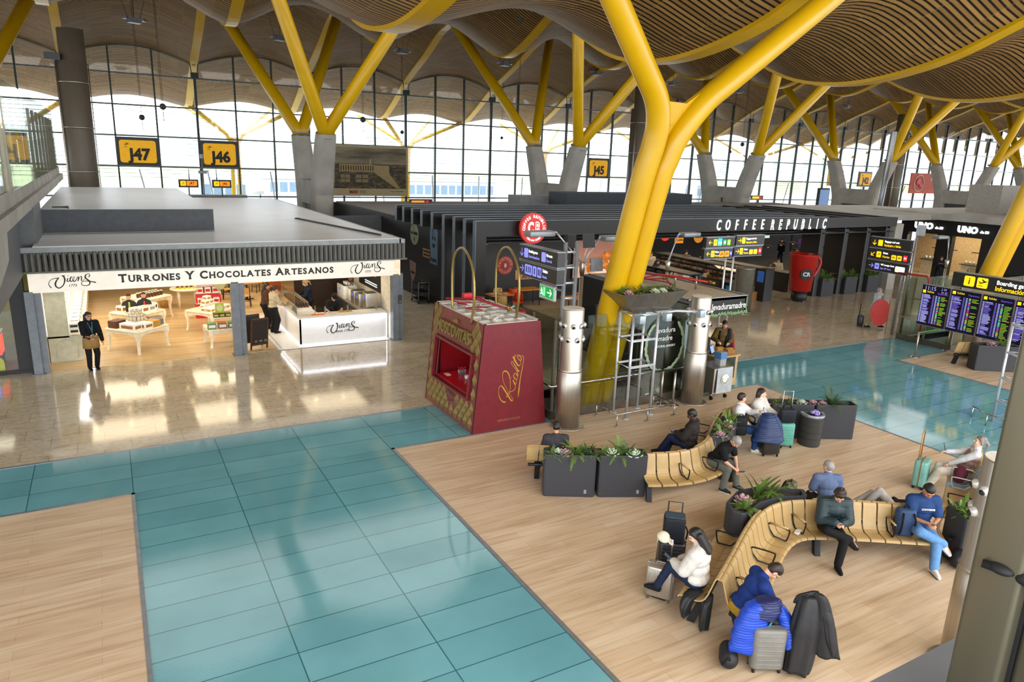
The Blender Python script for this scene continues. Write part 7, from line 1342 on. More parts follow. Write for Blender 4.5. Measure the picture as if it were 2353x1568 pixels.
# waste bin
bn = thing('waste_bin', 'half-round dark waste bin with a purple bag in front of the far planters', 'bin', (14.33, 10.38, 0), math.atan2(.5, -.87)+PI)
dshape = lambda k: [(.27*k*math.cos(a), -.3*k*math.sin(a)) for a in np.linspace(0, PI, 16)]+[(-.27*k, .06), (.27*k, .06)]
MB().rings([[(x, y, z) for x, y in dshape(k)] for k, z in ((.92, 0), (.95, .05), (1, .74))], sm=False).build('body', M('bin_charcoal', '#343433', .45), bn, local=True); q = MB()
for z in (.2, .36, .52, .66): q.rings([[(x, y, z+d) for x, y in dshape(.965+.045*z)] for d in (0, .008)], sm=False)
q.build('groove', BLACK, bn, local=True); MB().rings([[(x, y, z) for x, y in dshape(k)] for k, z in ((1.03, .74), (1.05, .77), (1.03, .8), (.8, .8), (.75, .74))], True, False, sm=False).build('rim', M('bin_rim', '#9aa0a6', .35, .6), bn, local=True); q = MB(); R_ = random.Random(5)
for k in range(10): q.ell((R_.uniform(-.09, .09), -.1+R_.uniform(-.08, .06), .8+R_.uniform(0, .08)), (.06, .03, .045), Matrix.Rotation(R_.uniform(0, 3), 3, 'X') @ Matrix.Rotation(R_.uniform(0, 3), 3, 'Z'), 7, 5)
q.build('purple_bag', M('purple_bag', '#9a8ad0', .5), bn, local=True)
# right-hand tube rack
r2 = thing('tube_rack', 'tall white tubular rack on the glass floor at the far right', 'rack', (20.35, 9.1, 0)); Q4 = ((20.45, 9.31), (20.2, 8.9), (20.55, 8.7), (20.8, 9.1))
for x, y in Q4: MB().cyl((x, y, 0), (x, y, 2.75), .036).build('upright', RK, r2)
for z in (.6, 1.25, 1.95, 2.7): MB().tube([(*p, z) for p in Q4], .034, 8, True).build('ring', RK, r2)
MB().tube([(20.25, 9.75, .3), (19.9, 9.2, .3), (20.1, 8.5, .3), (20.6, 8.3, .3)], .02, 8).build('guard_rail', CHROME, r2)
for p in ((20.25, 9.75), (19.9, 9.2), (20.1, 8.5)): MB().cyl((*p, 0), (*p, .3), .016).build('guard_post', CHROME, r2)
# ================================================================== people
SK = {k: M('skin_'+k, c, .5, ns=12, na=.07) for k, c in (('light', '#d3a184'), ('tan', '#b57f5e'), ('olive', '#c08c6a'), ('dark', '#4a2f24'), ('pale', '#e0b9a0'))}
HAIR = {k: M('hair_'+k, c, .5, ns=40, na=.35, stretch=(1, 1, .3)) for k, c in (('black', '#14110f'), ('dark', '#2a1d16'), ('brown', '#4a3222'), ('grey', '#8e8a86'), ('greydark', '#77716c'), ('blond', '#a98a5c'))}
def cloth(name, c, rough=.8, bump=(40, .25)): return M('cloth_'+name, c, rough, 0, .2, ns=14, na=.12, bump=bump)
def puffer(name, c, sc=14., rough=.45):
    nm = 'puffer_'+name
    if nm in MATS: return MATS[nm]
    t = NT(nm); v = t.coord('Object'); wv = t.n('ShaderNodeTexWave'); wv.bands_direction = 'Z'; wv.inputs['Scale'].default_value = sc; wv.inputs['Distortion'].default_value = 1.2; wv.inputs['Detail Scale'].default_value = 1.5; t.l(v, wv.inputs['Vector'])
    h = t.math('ADD', t.math('POWER', wv.outputs['Fac'], .5), t.math('MULTIPLY', t.noise(v, 22, 4), .6)); t.bump(h, .3, .015); t.b.inputs['Base Color'].default_value = (*lin(c), 1); t.b.inputs['Roughness'].default_value = rough; MATS[nm] = t.m; return t.m
def plaid(name, c1, c2):
    t = NT('plaid_'+name); v = t.coord('Object'); sp = t.n('ShaderNodeSeparateXYZ'); t.l(v, sp.inputs[0])
    a = t.math('LESS_THAN', t.math('FRACT', t.math('MULTIPLY', sp.outputs['X'], 30)), .22); b = t.math('LESS_THAN', t.math('FRACT', t.math('MULTIPLY', sp.outputs['Z'], 30)), .22); t.l(t.mix(t.math('MULTIPLY', t.math('ADD', a, b), .5), c1, c2), t.b.inputs['Base Color']); t.b.inputs['Roughness'].default_value = .8; return t.m
JEAN = cloth('jeans', '#2c4f86'); JEANL = cloth('light_jeans', '#5f8cc0'); BLK = cloth('black', '#16171a'); NAVY = cloth('navy', '#1d2740'); DKG = cloth('dark_grey', '#2b2b2d')
def ik(a, c, l1, l2, pole):
    a, c = Vector(a), Vector(c); d = c-a; L = min(d.length, (l1+l2)*.999); d.normalize(); x = (l1*l1-l2*l2+L*L)/(2*L); h = math.sqrt(max(l1*l1-x*x, 1e-6)); p = Vector(pole); p = (p-d*p.dot(d)).normalized(); return a+d*x+p*h, a+d*L
def person(label, xy, face, pose='sit', S=1., lean=.12, seat=.44, head=(.35, 0), hands=None, feet=None, hp=None, fp=None, skin='light', top=(BLK, .02, 1), pants=(BLK, .015), shoe=None, hair=('short', 'dark'), vox=.010, curl=.9, z0=0, footdir=None, tilt=None, palm=None, extra=None):
    V = Vector; hz = seat/S+.10 if pose == 'sit' else .93; P = V((0, 0, hz)); sl, cl = math.sin(lean), math.cos(lean); t = V((0, sl, cl)); fw = V((0, cl, -sl)); X = V((1, 0, 0)); RT = Matrix(((1, 0, 0), (0, cl, sl), (0, -sl, cl)))
    Sc = P+t*.47; N = P+t*.53; sh = [Sc-X*.185, Sc+X*.185]; ha = lean*.6+head[0]*.45; u = V((0, math.sin(ha), math.cos(ha))); Hc = N+u*.165+fw*.02
    RH = Matrix.Rotation(head[1], 3, 'Z') @ Matrix.Rotation(-head[0], 3, 'X'); hd = lambda x, y, z: Hc+RH @ V((x, y, z))
    if hands is None: hands = [(-.1, .3, hz+.12), (.1, .3, hz+.12)] if pose == 'sit' else [(-.27, .08, .78), (.27, .08, .78)]
    if feet is None: feet = [(-.11, .46, .09), (.11, .46, .09)] if pose == 'sit' else [(-.1, 0, .09), (.1, .03, .09)]
    hp = hp or [(-.7, -.5, -.5), (.7, -.5, -.5)]; fp = fp or [(-.15, 1, .7), (.15, 1, .7)]
    vv = max(vox, .009); fr_ = .0095 if vox < .0105 else .0125
    bd, tp, pt = MB().smooth(), MB().smooth(), MB().smooth()
    a, slv = top[1], top[2]; b = pants[1]; E, W, K, A = [], [], [], []
    for i in (0, 1):
        e, w = ik(sh[i], hands[i], .29, .26, hp[i]); E.append(e); W.append(w); hj = P+X*(-.092 if i == 0 else .092)+V((0, 0, -.02)); k, an = ik(hj, feet[i], .43, .42, fp[i]); K.append(k); A.append(an)
        bd.cap(sh[i], .048, e, .04).cap(e, .04, w, .027); bd.cap(hj, .08, k, .056).cap(k, .054, an, .036)
        pt.cap(hj, .088+b, k, .064+b).cap(k, .06+b, k.lerp(an, .95), .047+b)
        if slv: tp.cap(sh[i], .06+a, sh[i].lerp(e, 1 if slv > .6 else .72), .05+a)
        if slv > .6: tp.cap(e, .048+a, e.lerp(w, .93*min(slv, 1)), .035+a*.8)
        d = (w-e).normalized(); sd = 1 if i else -1; n = V(palm[i]) if palm else V((-sd*.35, .2, -1)); n = (n-d*n.dot(d)).normalized(); s = d.cross(n)*sd
        for o in (-.022, 0, .022): bd.cap(w+s*o*.6, .02, w+d*.075+s*o, .017)
        for j, o in enumerate((-.031, -.011, .010, .030)):
            L = (.036, .042, .04, .032)[j]; c1 = curl*.5+.06*j; f0 = w+d*.082+s*o; d1 = d*math.cos(c1)+n*math.sin(c1); f1 = f0+d1*L; c2 = c1+curl*.8; d2 = d*math.cos(c2)+n*math.sin(c2); bd.cap(f0, fr_, f1, fr_*.92).cap(f1, fr_*.92, f1+d2*L*.85, fr_*.8)
        b0 = w+d*.022-s*.03; b1_ = b0+(d*.65-s*.6+n*.45).normalized()*.042; bd.cap(b0, fr_*1.25, b1_, fr_*1.1).cap(b1_, fr_*1.1, b1_+(d*.85-s*.05+n*.5).normalized()*.03, fr_*.9)
        fd = V(footdir[i]) if footdir else (V((0, 1, 0)) if not (pose == 'walk') else V((0, 1, .0))); fd.normalize(); bd.cap(an, .036, an+fd*.12-V((0, 0, .05)), .03)
    bd.ell(P+t*.02, (.155, .115, .13), RT).ell(P+t*.2, (.135, .1, .15), RT).ell(P+t*.38, (.16, .11, .16), RT).cap(sh[0], .06, sh[1], .06).cap(N-t*.03, .06, hd(0, -.02, -.07), .05)
    bd.ell(hd(0, -.012, .025), (.077, .097, .098), RH).ell(hd(0, .02, -.04), (.063, .076, .088), RH).ell(hd(0, .062, -.1), (.03, .026, .026), RH).cap(hd(0, .088, .012), .011, hd(0, .112, -.028), .015).cap(hd(-.04, .078, .03), .016, hd(.04, .078, .03), .016).ell(hd(0, .086, -.064), (.026, .014, .012), RH)
    for sd in (-1, 1): bd.ell(hd(sd*.079, -.005, -.012), (.011, .021, .032), RH); bd.ell(hd(sd*.038, .066, -.03), (.026, .024, .026), RH)
    tp.ell(P+t*.05, (.165+a, .13+a, .12), RT).ell(P+t*.2, (.145+a, .115+a, .15), RT).ell(P+t*.37, (.17+a, .122+a, .165), RT).cap(sh[0], .066+a, sh[1], .066+a).cap(N-t*.04, .066+a*.6, N+t*.012, .062+a*.5)
    pt.ell(P+V((0, 0, -.01)), (.168+b, .14+b, .12))
    if extra: extra(tp, pt, dict(P=P, t=t, N=N, sh=sh, E=E, W=W, K=K, A=A, hd=hd, fw=fw, X=X))
    if tilt is not None: pass
    rz = math.atan2(-face[0], face[1]); loc = (xy[0], xy[1], z0)
    root = fused(bd, 'person', SK[skin], None, vv, 5, .5, None, True); root.location = loc; root.rotation_euler = (0, 0, rz); root.scale = (S,)*3; WM[root.name] = Matrix.Translation(loc) @ Matrix.Rotation(rz, 4, 'Z') @ Matrix.Diagonal((S, S, S, 1))
    tag(root, label, 'person')
    fused(tp, 'shirt', top[0], root, vv*1.25, 4, .5, None, True); fused(pt, 'trousers', pants[0], root, vv*1.25, 4, .5, None, True)
    sm = shoe or BLK
    for i in (0, 1):
        fd = V(footdir[i]) if footdir else V((0, 1, 0)); fd.normalize(); dn = V((0, 0, -1)) if not footdir else (V((0, 0, -1))-fd*V((0, 0, -1)).dot(fd)).normalized() if abs(fd.z) < .95 else V((0, 1, 0)); an = A[i]; q = MB().smooth(); q.cap(an+dn*.01, .05, an+dn*.04-fd*.03, .045).cap(an+dn*.045-fd*.03, .044, an+dn*.05+fd*.13, .04).cap(an+dn*.02+fd*.03, .045, an+dn*.055+fd*.17, .032)
        so = fused(q, 'shoe', sm[0] if isinstance(sm, tuple) else sm, root, vv, 3, .5, None, True)
        if isinstance(sm, tuple): q = MB().smooth(); q.cap(an+dn*.078-fd*.035, .03, an+dn*.078+fd*.15, .03); fused(q, 'sole', sm[1], so, vv, 2, .5, None, True)
    st, hm = hair; hm = HAIR[hm]; q = MB().smooth()
    if st != 'none':
        q.ell(hd(0, -.014, .055), (.083, .1, .076), RH).ell(hd(0, -.036, .012), (.085, .085, .092), RH)
        if st in ('long', 'pony'): q.cap(hd(-.05, .015, .07), .04, hd(-.078, -.03, -.04), .022).cap(hd(.05, .015, .07), .04, hd(.078, -.03, -.04), .022)
        if st == 'long':
            for x in (-.06, -.02, .02, .06): q.cap(hd(x, -.07, .0), .05, hd(x*1.2, -.085, -.27), .036)
            for x in (-1, 1): q.cap(hd(x*.07, -.04, 0), .035, hd(x*.085, -.04, -.2), .026)
        if st == 'pony': q.cap(hd(0, -.11, .02), .035, hd(0, -.16, -.03), .034).cap(hd(0, -.16, -.03), .034, hd(.02, -.15, -.18), .018)
        if st == 'curly':
            R_ = random.Random(8)
            for k in range(60):
                th, ph = R_.uniform(0, 2*PI), R_.uniform(0, 1.9); p = V((.088*math.sin(ph)*math.cos(th), -.02+.1*math.sin(ph)*math.sin(th), .03+.1*math.cos(ph)))
                if p.y > .05 and p.z < .07: continue
                q.ell(Hc+RH @ p, .024, None, 7, 5)
        if st == 'cap': q.ell(hd(0, -.01, .07), (.092, .108, .07), RH).ell(hd(0, .1, .052), (.07, .075, .012), RH)
        fused(q, 'hair' if st != 'cap' else 'cap', hm if st != 'cap' else BLK, root, vv*.9, 2, .5, None, True)
    if vox < .0125:
        q = MB().smooth()
        for sd in (-1, 1): q.ell(hd(sd*.032, .086, .004), (.012, .006, .006), RH, 8, 6)
        q.build('eyes', RUB, root, local=True); q = MB()
        for sd in (-1, 1): q.cap(hd(sd*.018, .095, .026), .004, hd(sd*.05, .084, .026), .0035, 6)
        q.build('eyebrows', hm, root, local=True); MB().smooth().ell(hd(0, .096, -.066), (.022, .008, .006), RH, 8, 6).build('lips', M('lips', '#a06050', .5), root, local=True)
    mw = WM[root.name]; return root, mw, dict(W=[mw @ w for w in W], E=[mw @ e for e in E], K=[mw @ k for k in K], hd=lambda *p: mw @ hd(*p), mid=mw @ ((W[0]+W[1])/2), P=mw @ P)
def phone(label, p, rz, tilt=.6, m=None):
    t = thing('phone', label, 'phone', tuple(p), rz); T4 = Matrix.Rotation(tilt, 4, 'X'); MB().box(-.037, .037, -.075, .075, -.005, .004, T4).build('case', BLACK, t, local=True); MB().box(-.033, .033, -.07, .07, .004, .0055, T4).build('screen', m or M('phone_screen', '#3a4658', .2, emit='#5a6a88', es=.3), t, local=True); return t
def rzof(f): return math.atan2(-f[0], f[1])
fB1, fB2R, fB2L = (.12, -.99), (-.53, -.85), (.5, -.87)
# 1 man behind the planters
r_, mw, J = person('person seated behind the front planters, seen from behind, black hair, dark jacket', (7.5, 11.18), (.45, .89), lean=-.05, head=(.45, 0), top=(cloth('charcoal', '#38363a'), .025, 1), pants=(JEAN, .015), hair=('short', 'black'), skin='olive', shoe=cloth('navy_shoe', '#25314a'), feet=[(-.32, .42, .09), (.1, .46, .09)])
# 2 man in dark hoodie
def hood(tp, pt, j): tp.cap(j['N']-j['fw']*.07+j['X']*-.08, .06, j['N']-j['fw']*.07+j['X']*.08, .06)
r_, mw, J = person('person in a dark brown hooded jacket reading a phone behind the first bench', (10.62, 10.6), (-.62, .78), lean=-.08, head=(.5, .1), skin='dark', hair=('short', 'black'), top=(cloth('hoodie_brown', '#2f2a29'), .045, 1), pants=(NAVY, .02), hands=[(-.06, .3, .78), (.16, .24, .72)], feet=[(-.02, .62, .3), (.14, .55, .09)], fp=[(0, .6, 1), (.15, 1, .6)], extra=hood, shoe=cloth('shoe_dark', '#1b1b1d'))
phone('phone held by the person in the dark brown hooded jacket', J['W'][0]+Vector((-.07, .04, .04)), rzof((-.62, .78)), .7)
# 3 grey-haired man in black polo
r_, mw, J = person('grey-haired person in a black polo shirt bent over a phone at a bench end', (10.52, 9.78), (.3, -.95), lean=.62, head=(1.05, -.35), hair=('short', 'grey'), top=(cloth('black_polo', '#151618'), .022, .5), pants=(cloth('grey_trousers', '#62665f'), .022), hands=[(-.03, .52, .50), (.05, .52, .50)], feet=[(-.13, .5, .09), (.2, .36, .09)], shoe=(cloth('trainer_navy', '#27303c'), WHITE), hp=[(-.8, -.2, -.3), (.8, -.2, -.3)])
strokes([([(0, 0), (.02, .1), (.0, .2)], .006)], fmat(J['P']+Vector((0, 0, .2)), (1, 0, 0), (0, 0, 1)), WHITE, r_, 'white_piping'); phone('phone held low by the grey-haired person in the black polo', J['mid']+Vector((.03, -.11, -.02)), rzof((.3, -.95)), .3)
# 4 young man in white sweater
r_, mw, J = person('person with dark hair in a white half-zip sweater holding a water bottle', (12.5, 10.98), (.62, -.78), lean=-.02, head=(.12, .62), top=(cloth('white_sweater', '#d3d4d6'), .03, 1), pants=(JEAN, .018), hands=[(.02, .42, .98), (.12, .2, .68)][::1], feet=[(-.05, .55, .09), (.15, .42, .09)], shoe=(WHITE, WHITE), hp=[(-.6, -.2, -.8), (.7, -.5, -.5)])
wb = thing('water_bottle', 'clear water bottle with a blue label held by the person in the white sweater', 'bottle', tuple(J['W'][0]+Vector((.06, -.08, -.03)))); MB().lathe([(.03, -.1), (.034, -.09), (.032, .06), (.014, .1), (.014, .12)], n=14).build('body', M('bottle_blue', '#a8bce0', .1, trans=.6), wb, local=True); MB().lathe([(.0345, -.03), (.0345, .03)], n=14).build('label_band', M('label_blue', '#3a58c0', .5), wb, local=True); MB().lathe([(.016, .12), (.016, .14)], n=12).build('cap', M('cap_blue', '#5a58c8', .5), wb, local=True)
# 5 woman in white puffer
r_, mw, J = person('person with dark hair in a white puffer jacket seated beside the turquoise suitcase', (13.22, 11.05), (.5, -.86), lean=.0, head=(.05, .1), skin='pale', hair=('long', 'dark'), top=(puffer('white', '#d9d6ce', 12), .07, 1), pants=(BLK, .015), hands=[(-.1, .36, .74), (.12, .36, .74)], extra=hood)
# 6 plaid shirt
r_, mw, J = person('white-haired person in a blue plaid shirt, seen from behind the big bench', (11.0, 7.42), (.53, .85), lean=.18, head=(.1, .55), hair=('short', 'grey'), top=(plaid('blue', '#5c6e92', '#3c4a6c'), .035, .5), pants=(DKG, .03), S=.97)
# 7 curly man in green puffer
r_, mw, J = person('curly-haired person in a dark green puffer jacket using a phone, leg crossed', (10.33, 6.85), fB2R, lean=.2, head=(.85, 0), skin='light', hair=('curly', 'dark'), top=(puffer('green', '#1e3338', 16), .05, 1), pants=(BLK, .02), hands=[(-.05, .36, .76), (.05, .36, .76)], feet=[(.0, .55, .09), (-.2, .42, .50)], fp=[(-.2, 1, .6), (1, .6, .5)], footdir=[(0, 1, 0), (-.75, .35, -.5)], shoe=(cloth('shoe_black', '#191a1c'), BLACK), curl=1.1)
phone('phone held by the curly-haired person', J['mid']+Vector((-.05, -.09, .03)), rzof(fB2R), .5)
tub = thing('food_tub', 'clear food tub with a red base on the lap of the curly-haired person', 'food tub', tuple(J['P']+Vector((-.08, -.22, .12)))); MB().lathe([(.045, .012), (.058, .085), (.062, .09), (.055, .085), (.042, .015)], n=20).build('tub', M('tub_clear', '#d9d6d2', .2, trans=.5), tub, local=True); MB().lathe([(.06, 0), (.062, .015)], n=20).build('red_lid', M('tub_red', '#e03038', .4), tub, local=True)
tag(MB().tube([(0, 0, 0), (.05, .02, .02), (.1, .03, .01)], .008, 6).ell((.12, .035, .01), (.025, .018, .008)).build('yellow_spoon', YELP, loc=tuple(J['P']+Vector((-.2, -.1, .13))), local=True), 'yellow plastic spoon beside the clear food tub', 'spoon')
# 8 man in blue tee
WHS = M('trainer_white', '#d8d8d6', .5)
r_, mw, J = person('person in a dark blue t-shirt and light jeans at the right of the big bench', (11.75, 6.15), fB2R, lean=.08, head=(.75, 0), skin='tan', hair=('short', 'black'), top=(cloth('blue_tee', '#26406f'), .035, .5), pants=(JEANL, .025), hands=[(-.04, .36, .74), (.06, .36, .74)], feet=[(-.02, .62, .09), (-.2, .46, .44)][::1], fp=[(-.2, 1, .6), (1, .7, .6)], footdir=[(0, 1, 0), (-.6, .45, -.6)], shoe=(WHS, BLACK), S=1.05, curl=1.1)
text('CONVERSE', .045, fmat(J['P']+Vector((-.118, -.19, .4)), (.85, -.53, 0), (.04, .06, 1)), WHITE, r_, .002, bold=.02); phone('phone held by the person in the blue t-shirt', J['mid']+Vector((-.05, -.09, .03)), rzof(fB2R), .5)
MB().tube([J['W'][0]*.12+J['W'][0]*.88+Vector((.028*math.cos(a), .028*math.sin(a), 0)) for a in np.linspace(0, 2*PI, 12)], .008, 6).build('wristwatch', WHITE, r_)
# 9 person lying on the back seats
def lyer():
    V = Vector; bd, tp, pt = MB().smooth(), MB().smooth(), MB().smooth(); z = .56
    bd.cap((0, 0, z), .12, (.45, 0, z+.02), .13).cap((.45, 0, z), .08, (.66, 0, z+.02), .05).ell((.76, 0, z+.06), (.11, .078, .09)).ell((.78, 0, z+.12), (.02, .02, .03))
    tp.cap((.02, 0, z), .15, (.5, 0, z+.02), .16).cap((.45, .18, z+.02), .06, (.2, .26, z), .05).cap((.2, .26, z), .05, (.05, .12, z+.12), .045).cap((.45, -.16, z), .06, (.15, -.2, z), .05)
    for y, k, a in ((-.08, (-.32, -.06, z+.34), (-.62, -.06, z-.02)), (.09, (-.36, .1, z+.22), (-.72, .1, z-.02))): pt.cap((-.02, y, z), .1, k, .075).cap(k, .072, a, .05); bd.cap((0, y, z), .08, k, .055).cap(k, .05, a, .035); bd.ell(V(a)+V((-.08, 0, .0)), (.08, .04, .03))
    for y in (.14, -.2): bd.cap((.05, y, z+.1), .025, (-.05, y*.8, z+.12), .02)
    pt.ell((0, 0, z), (.14, .17, .13)); rz = math.atan2(-.53, .85); loc = (11.93, 6.72, 0)
    root = fused(bd, 'person', SK['light'], None, .011, 4, .5, None, True); root.location = loc; root.rotation_euler = (0, 0, rz); WM[root.name] = Matrix.Translation(loc) @ Matrix.Rotation(rz, 4, 'Z'); tag(root, 'person in pale grey trousers lying behind the big bench', 'person')
    fused(tp, 'jacket', BLK, root, .014, 4, .5, None, True); fused(pt, 'trousers', cloth('pale_grey', '#a39f9a'), root, .014, 4, .5, None, True); q = MB().smooth(); q.ell((.78, 0, .6), (.1, .085, .085)); fused(q, 'hair', HAIR['dark'], root, .011, 2, .5, None, True)
    for a in ((-.66, -.06, .56), (-.76, .1, .56)): q = MB().smooth(); q.cap(a, .045, (a[0]-.13, a[1], a[2]+.03), .04); fused(q, 'shoe', WHS, root, .011, 2, .5, None, True)
lyer()
# 10 lady with ponytail
r_, mw, J = person('grey-haired person with a ponytail, leaning back in a brown vest', (14.95, 7.12), (-.55, .84), lean=-.28, head=(-.15, .1), hair=('pony', 'greydark'), skin='pale', top=(cloth('white_blouse', '#cfd0d4'), .02, 1), pants=(cloth('cream_trousers', '#d5d0c6'), .03), hands=[(-.08, .34, .62), (.1, .36, .84)], feet=[(-.1, .6, .09), (.12, .55, .09)])
def vest(J_r, mwx): pass
q = MB().smooth(); ln = -.28; tv = Vector((0, math.sin(ln), math.cos(ln))); Pz = Vector((0, 0, .54)); RTv = Matrix(((1, 0, 0), (0, math.cos(ln), math.sin(ln)), (0, -math.sin(ln), math.cos(ln)))); q.ell(Pz+tv*.06, (.2, .17, .14), RTv).ell(Pz+tv*.22, (.185, .155, .16), RTv).ell(Pz+tv*.36, (.2, .155, .16), RTv); fused(q, 'vest', puffer('brown', '#7d6457', 18), r_, .013, 3, .5, None, True)
phone('phone held up by the grey-haired person with the ponytail', J['W'][1]+Vector((-.02, .05, .1)), rzof((-.55, .84)), 1.3)
# 11 woman in white sweater, black hair
r_, mw, J = person('person with long black hair in a white sweater seated on the left side of the big bench', (7.08, 6.62), (-.52, .86), lean=.05, head=(.55, .15), hair=('long', 'black'), skin='pale', top=(cloth('cream_knit', '#d2ccc6'), .055, 1), pants=(NAVY, .012), hands=[(-.06, .36, .74), (.12, .3, .7)], feet=[(-.12, .56, .3), (.02, .5, .09)], fp=[(0, .6, 1), (.1, 1, .6)], shoe=BLK)
phone('phone in the lap of the person with long black hair', J['W'][0]+Vector((-.04, .08, .05)), rzof((-.52, .86)), .6)
# 12 bent man in blue sweater
r_, mw, J = person('person in a royal blue sweater and mustard trousers bent forward on the big bench', (7.17, 5.88), (.86, -.5), lean=.52, head=(1.2, -.1), hair=('short', 'dark'), skin='light', top=(cloth('royal_blue', '#1c3474'), .035, 1), pants=(cloth('mustard', '#a8842a'), .03), hands=[(-.02, .5, .56), (.06, .5, .56)], feet=[(-.16, .42, .09), (.16, .44, .09)], shoe=BLK, hp=[(-1, -.2, -.2), (1, -.2, -.2)])
# 13 olive man at the counter
r_, mw, J = person('person in an olive sweater with a dark coat, behind the oak counter', (16.75, 15.75), (-.55, -.83), 'stand', lean=.06, head=(.45, .1), hair=('short', 'dark'), top=(cloth('olive', '#5d4a26'), .035, 1), pants=(BLK, .02), hands=[(-.12, .34, 1.08), (.2, .32, 1.1)], skin='light', shoe=BLK)
q = MB().smooth(); q.cap((-.16, .1, 1.42), .07, (-.2, .16, 1.0), .09).cap((-.2, -.05, 1.4), .07, (-.26, .0, .95), .09).cap((-.1, .12, 1.3), .05, (-.1, .17, .9), .07); co = fused(q, 'coat', cloth('dark_coat', '#20202a'), r_, .016, 3, .5, None, True); q = MB().smooth(); q.cap((-.27, .1, 1.3), .05, (-.32, .14, .92), .05); fused(q, 'coat_lining', cloth('red_lining', '#a01c28'), co, .014, 3, .5, None, True)
MB().tube([(.12, .14, 1.42), (.14, .17, 1.2), (.13, .13, 1.0)], .02, 6).build('rucksack_strap', BLK, r_, local=True)
# 14 walker with trolley
r_, mw, J = person('person in a white shirt walking, hand at ear, pulling a black trolley case', (28.0, 18.05), (.8, -.6), 'walk', lean=.05, head=(.1, .2), hair=('short', 'grey'), top=(cloth('white_shirt', '#b9c4d4'), .025, 1), pants=(cloth('beige', '#a39880'), .02), hands=[(-.12, .12, 1.5), (.28, -.3, .85)], feet=[(-.08, .32, .09), (.08, -.3, .12)], hp=[(-1, .3, -.8), (.6, -.8, -.3)], vox=.013, shoe=BLK)
# 15 shop assistant
def apron(tp, pt, j): pass
r_, mw, J = person('shop assistant with long dark hair and glasses holding a plate of samples', (-.78, 23.42), (.3, -.95), 'stand', lean=.0, head=(.12, .15), hair=('long', 'dark'), top=(cloth('black_shirt', '#16181c'), .028, 1), pants=(BLK, .02), hands=[(-.3, .1, .80), (.1, .36, 1.04)], vox=.011, skin='light', S=1.0, palm=[(1, 0, 0), (0, 0, 1)], curl=.3)
q = MB().smooth(); q.rings([[(rx*math.cos(a), .03+ry*math.sin(a), z) for a in np.linspace(0, 2*PI, 24, False)] for rx, ry, z in ((.2, .17, 1.0), (.215, .18, .9), (.225, .185, .68), (.22, .18, .68), (.2, .16, .9))], False, False); q.build('apron', cloth('tan_apron', '#9a7a48'), r_, local=True)
MB().tube([(-.06, .09, 1.45), (-.03, .165, 1.25), (-.02, .18, 1.1), (.0, .165, 1.25), (.06, .09, 1.45)], .008, 5).build('lanyard', M('lanyard_blue', '#5aa0b8', .6), r_, local=True); MB().box(-.05, .01, .185, .19, 1.02, 1.1).build('badge', WHITE, r_, local=True)
hdp = J['hd']; q = MB()
for sd in (-1, 1): q.tube([hdp(sd*.033+.024*math.cos(a), .105, .004+.018*math.sin(a)) for a in np.linspace(0, 2*PI, 10)], .004, 4)
q.build('glasses', M('glasses_frame', '#3a2018', .4), r_); pz = J['W'][1]+Vector((.03, -.08, .05)); pl = thing('sample_plate', 'round plate of nougat samples carried by the shop assistant', 'plate', tuple(pz)); MB().lathe([(.1, 0), (.16, .02), (.165, .025), (.1, .008)], n=24).build('plate', M('plate_gold', '#c9a860', .5), pl, local=True); R_ = random.Random(9)
for k in range(9): MB().cbox((R_.uniform(-.09, .09), R_.uniform(-.09, .09), .028), (.035, .03, .025), R_.uniform(0, 3)).build('nougat_piece', BROWN if k % 2 else CREAM, pl, local=True)
# 16-19 bar people
person('customer in a cream striped top with a ponytail at the white bar counter', (4.88, 26.0), (1, .25), 'stand', lean=.1, head=(.5, -.1), hair=('pony', 'dark'), top=(cloth('cream_stripe', '#b7a98c'), .03, 1), pants=(BLK, .045), hands=[(-.15, .35, 1.05), (.12, .35, 1.05)], vox=.013)
person('customer with long dark hair in a brown top, beside the cream-topped customer', (4.75, 26.75), (1, .1), 'stand', lean=.08, head=(.35, -.4), hair=('long', 'dark'), top=(cloth('brown_top', '#4a332a'), .03, 1), pants=(BLK, .045), vox=.013)
person('bar worker with tied-back fair hair and blue gloves behind the glass case', (6.45, 27.0), (-1, .1), 'stand', lean=.15, head=(.5, 0), hair=('pony', 'blond'), top=(cloth('bar_navy', '#1b2230'), .03, 1), pants=(BLK, .02), hands=[(-.1, .42, 1.1), (.15, .42, 1.12)], vox=.013)
person('bar worker in a black cap leaning over the front worktop', (6.75, 24.85), (-.15, -1), 'stand', lean=.5, head=(.55, .1), hair=('cap', 'dark'), top=(cloth('bar_black', '#191a1c'), .03, .5), pants=(BLK, .02), hands=[(-.18, .6, 1.06), (.2, .6, 1.06)], vox=.013, S=.97)
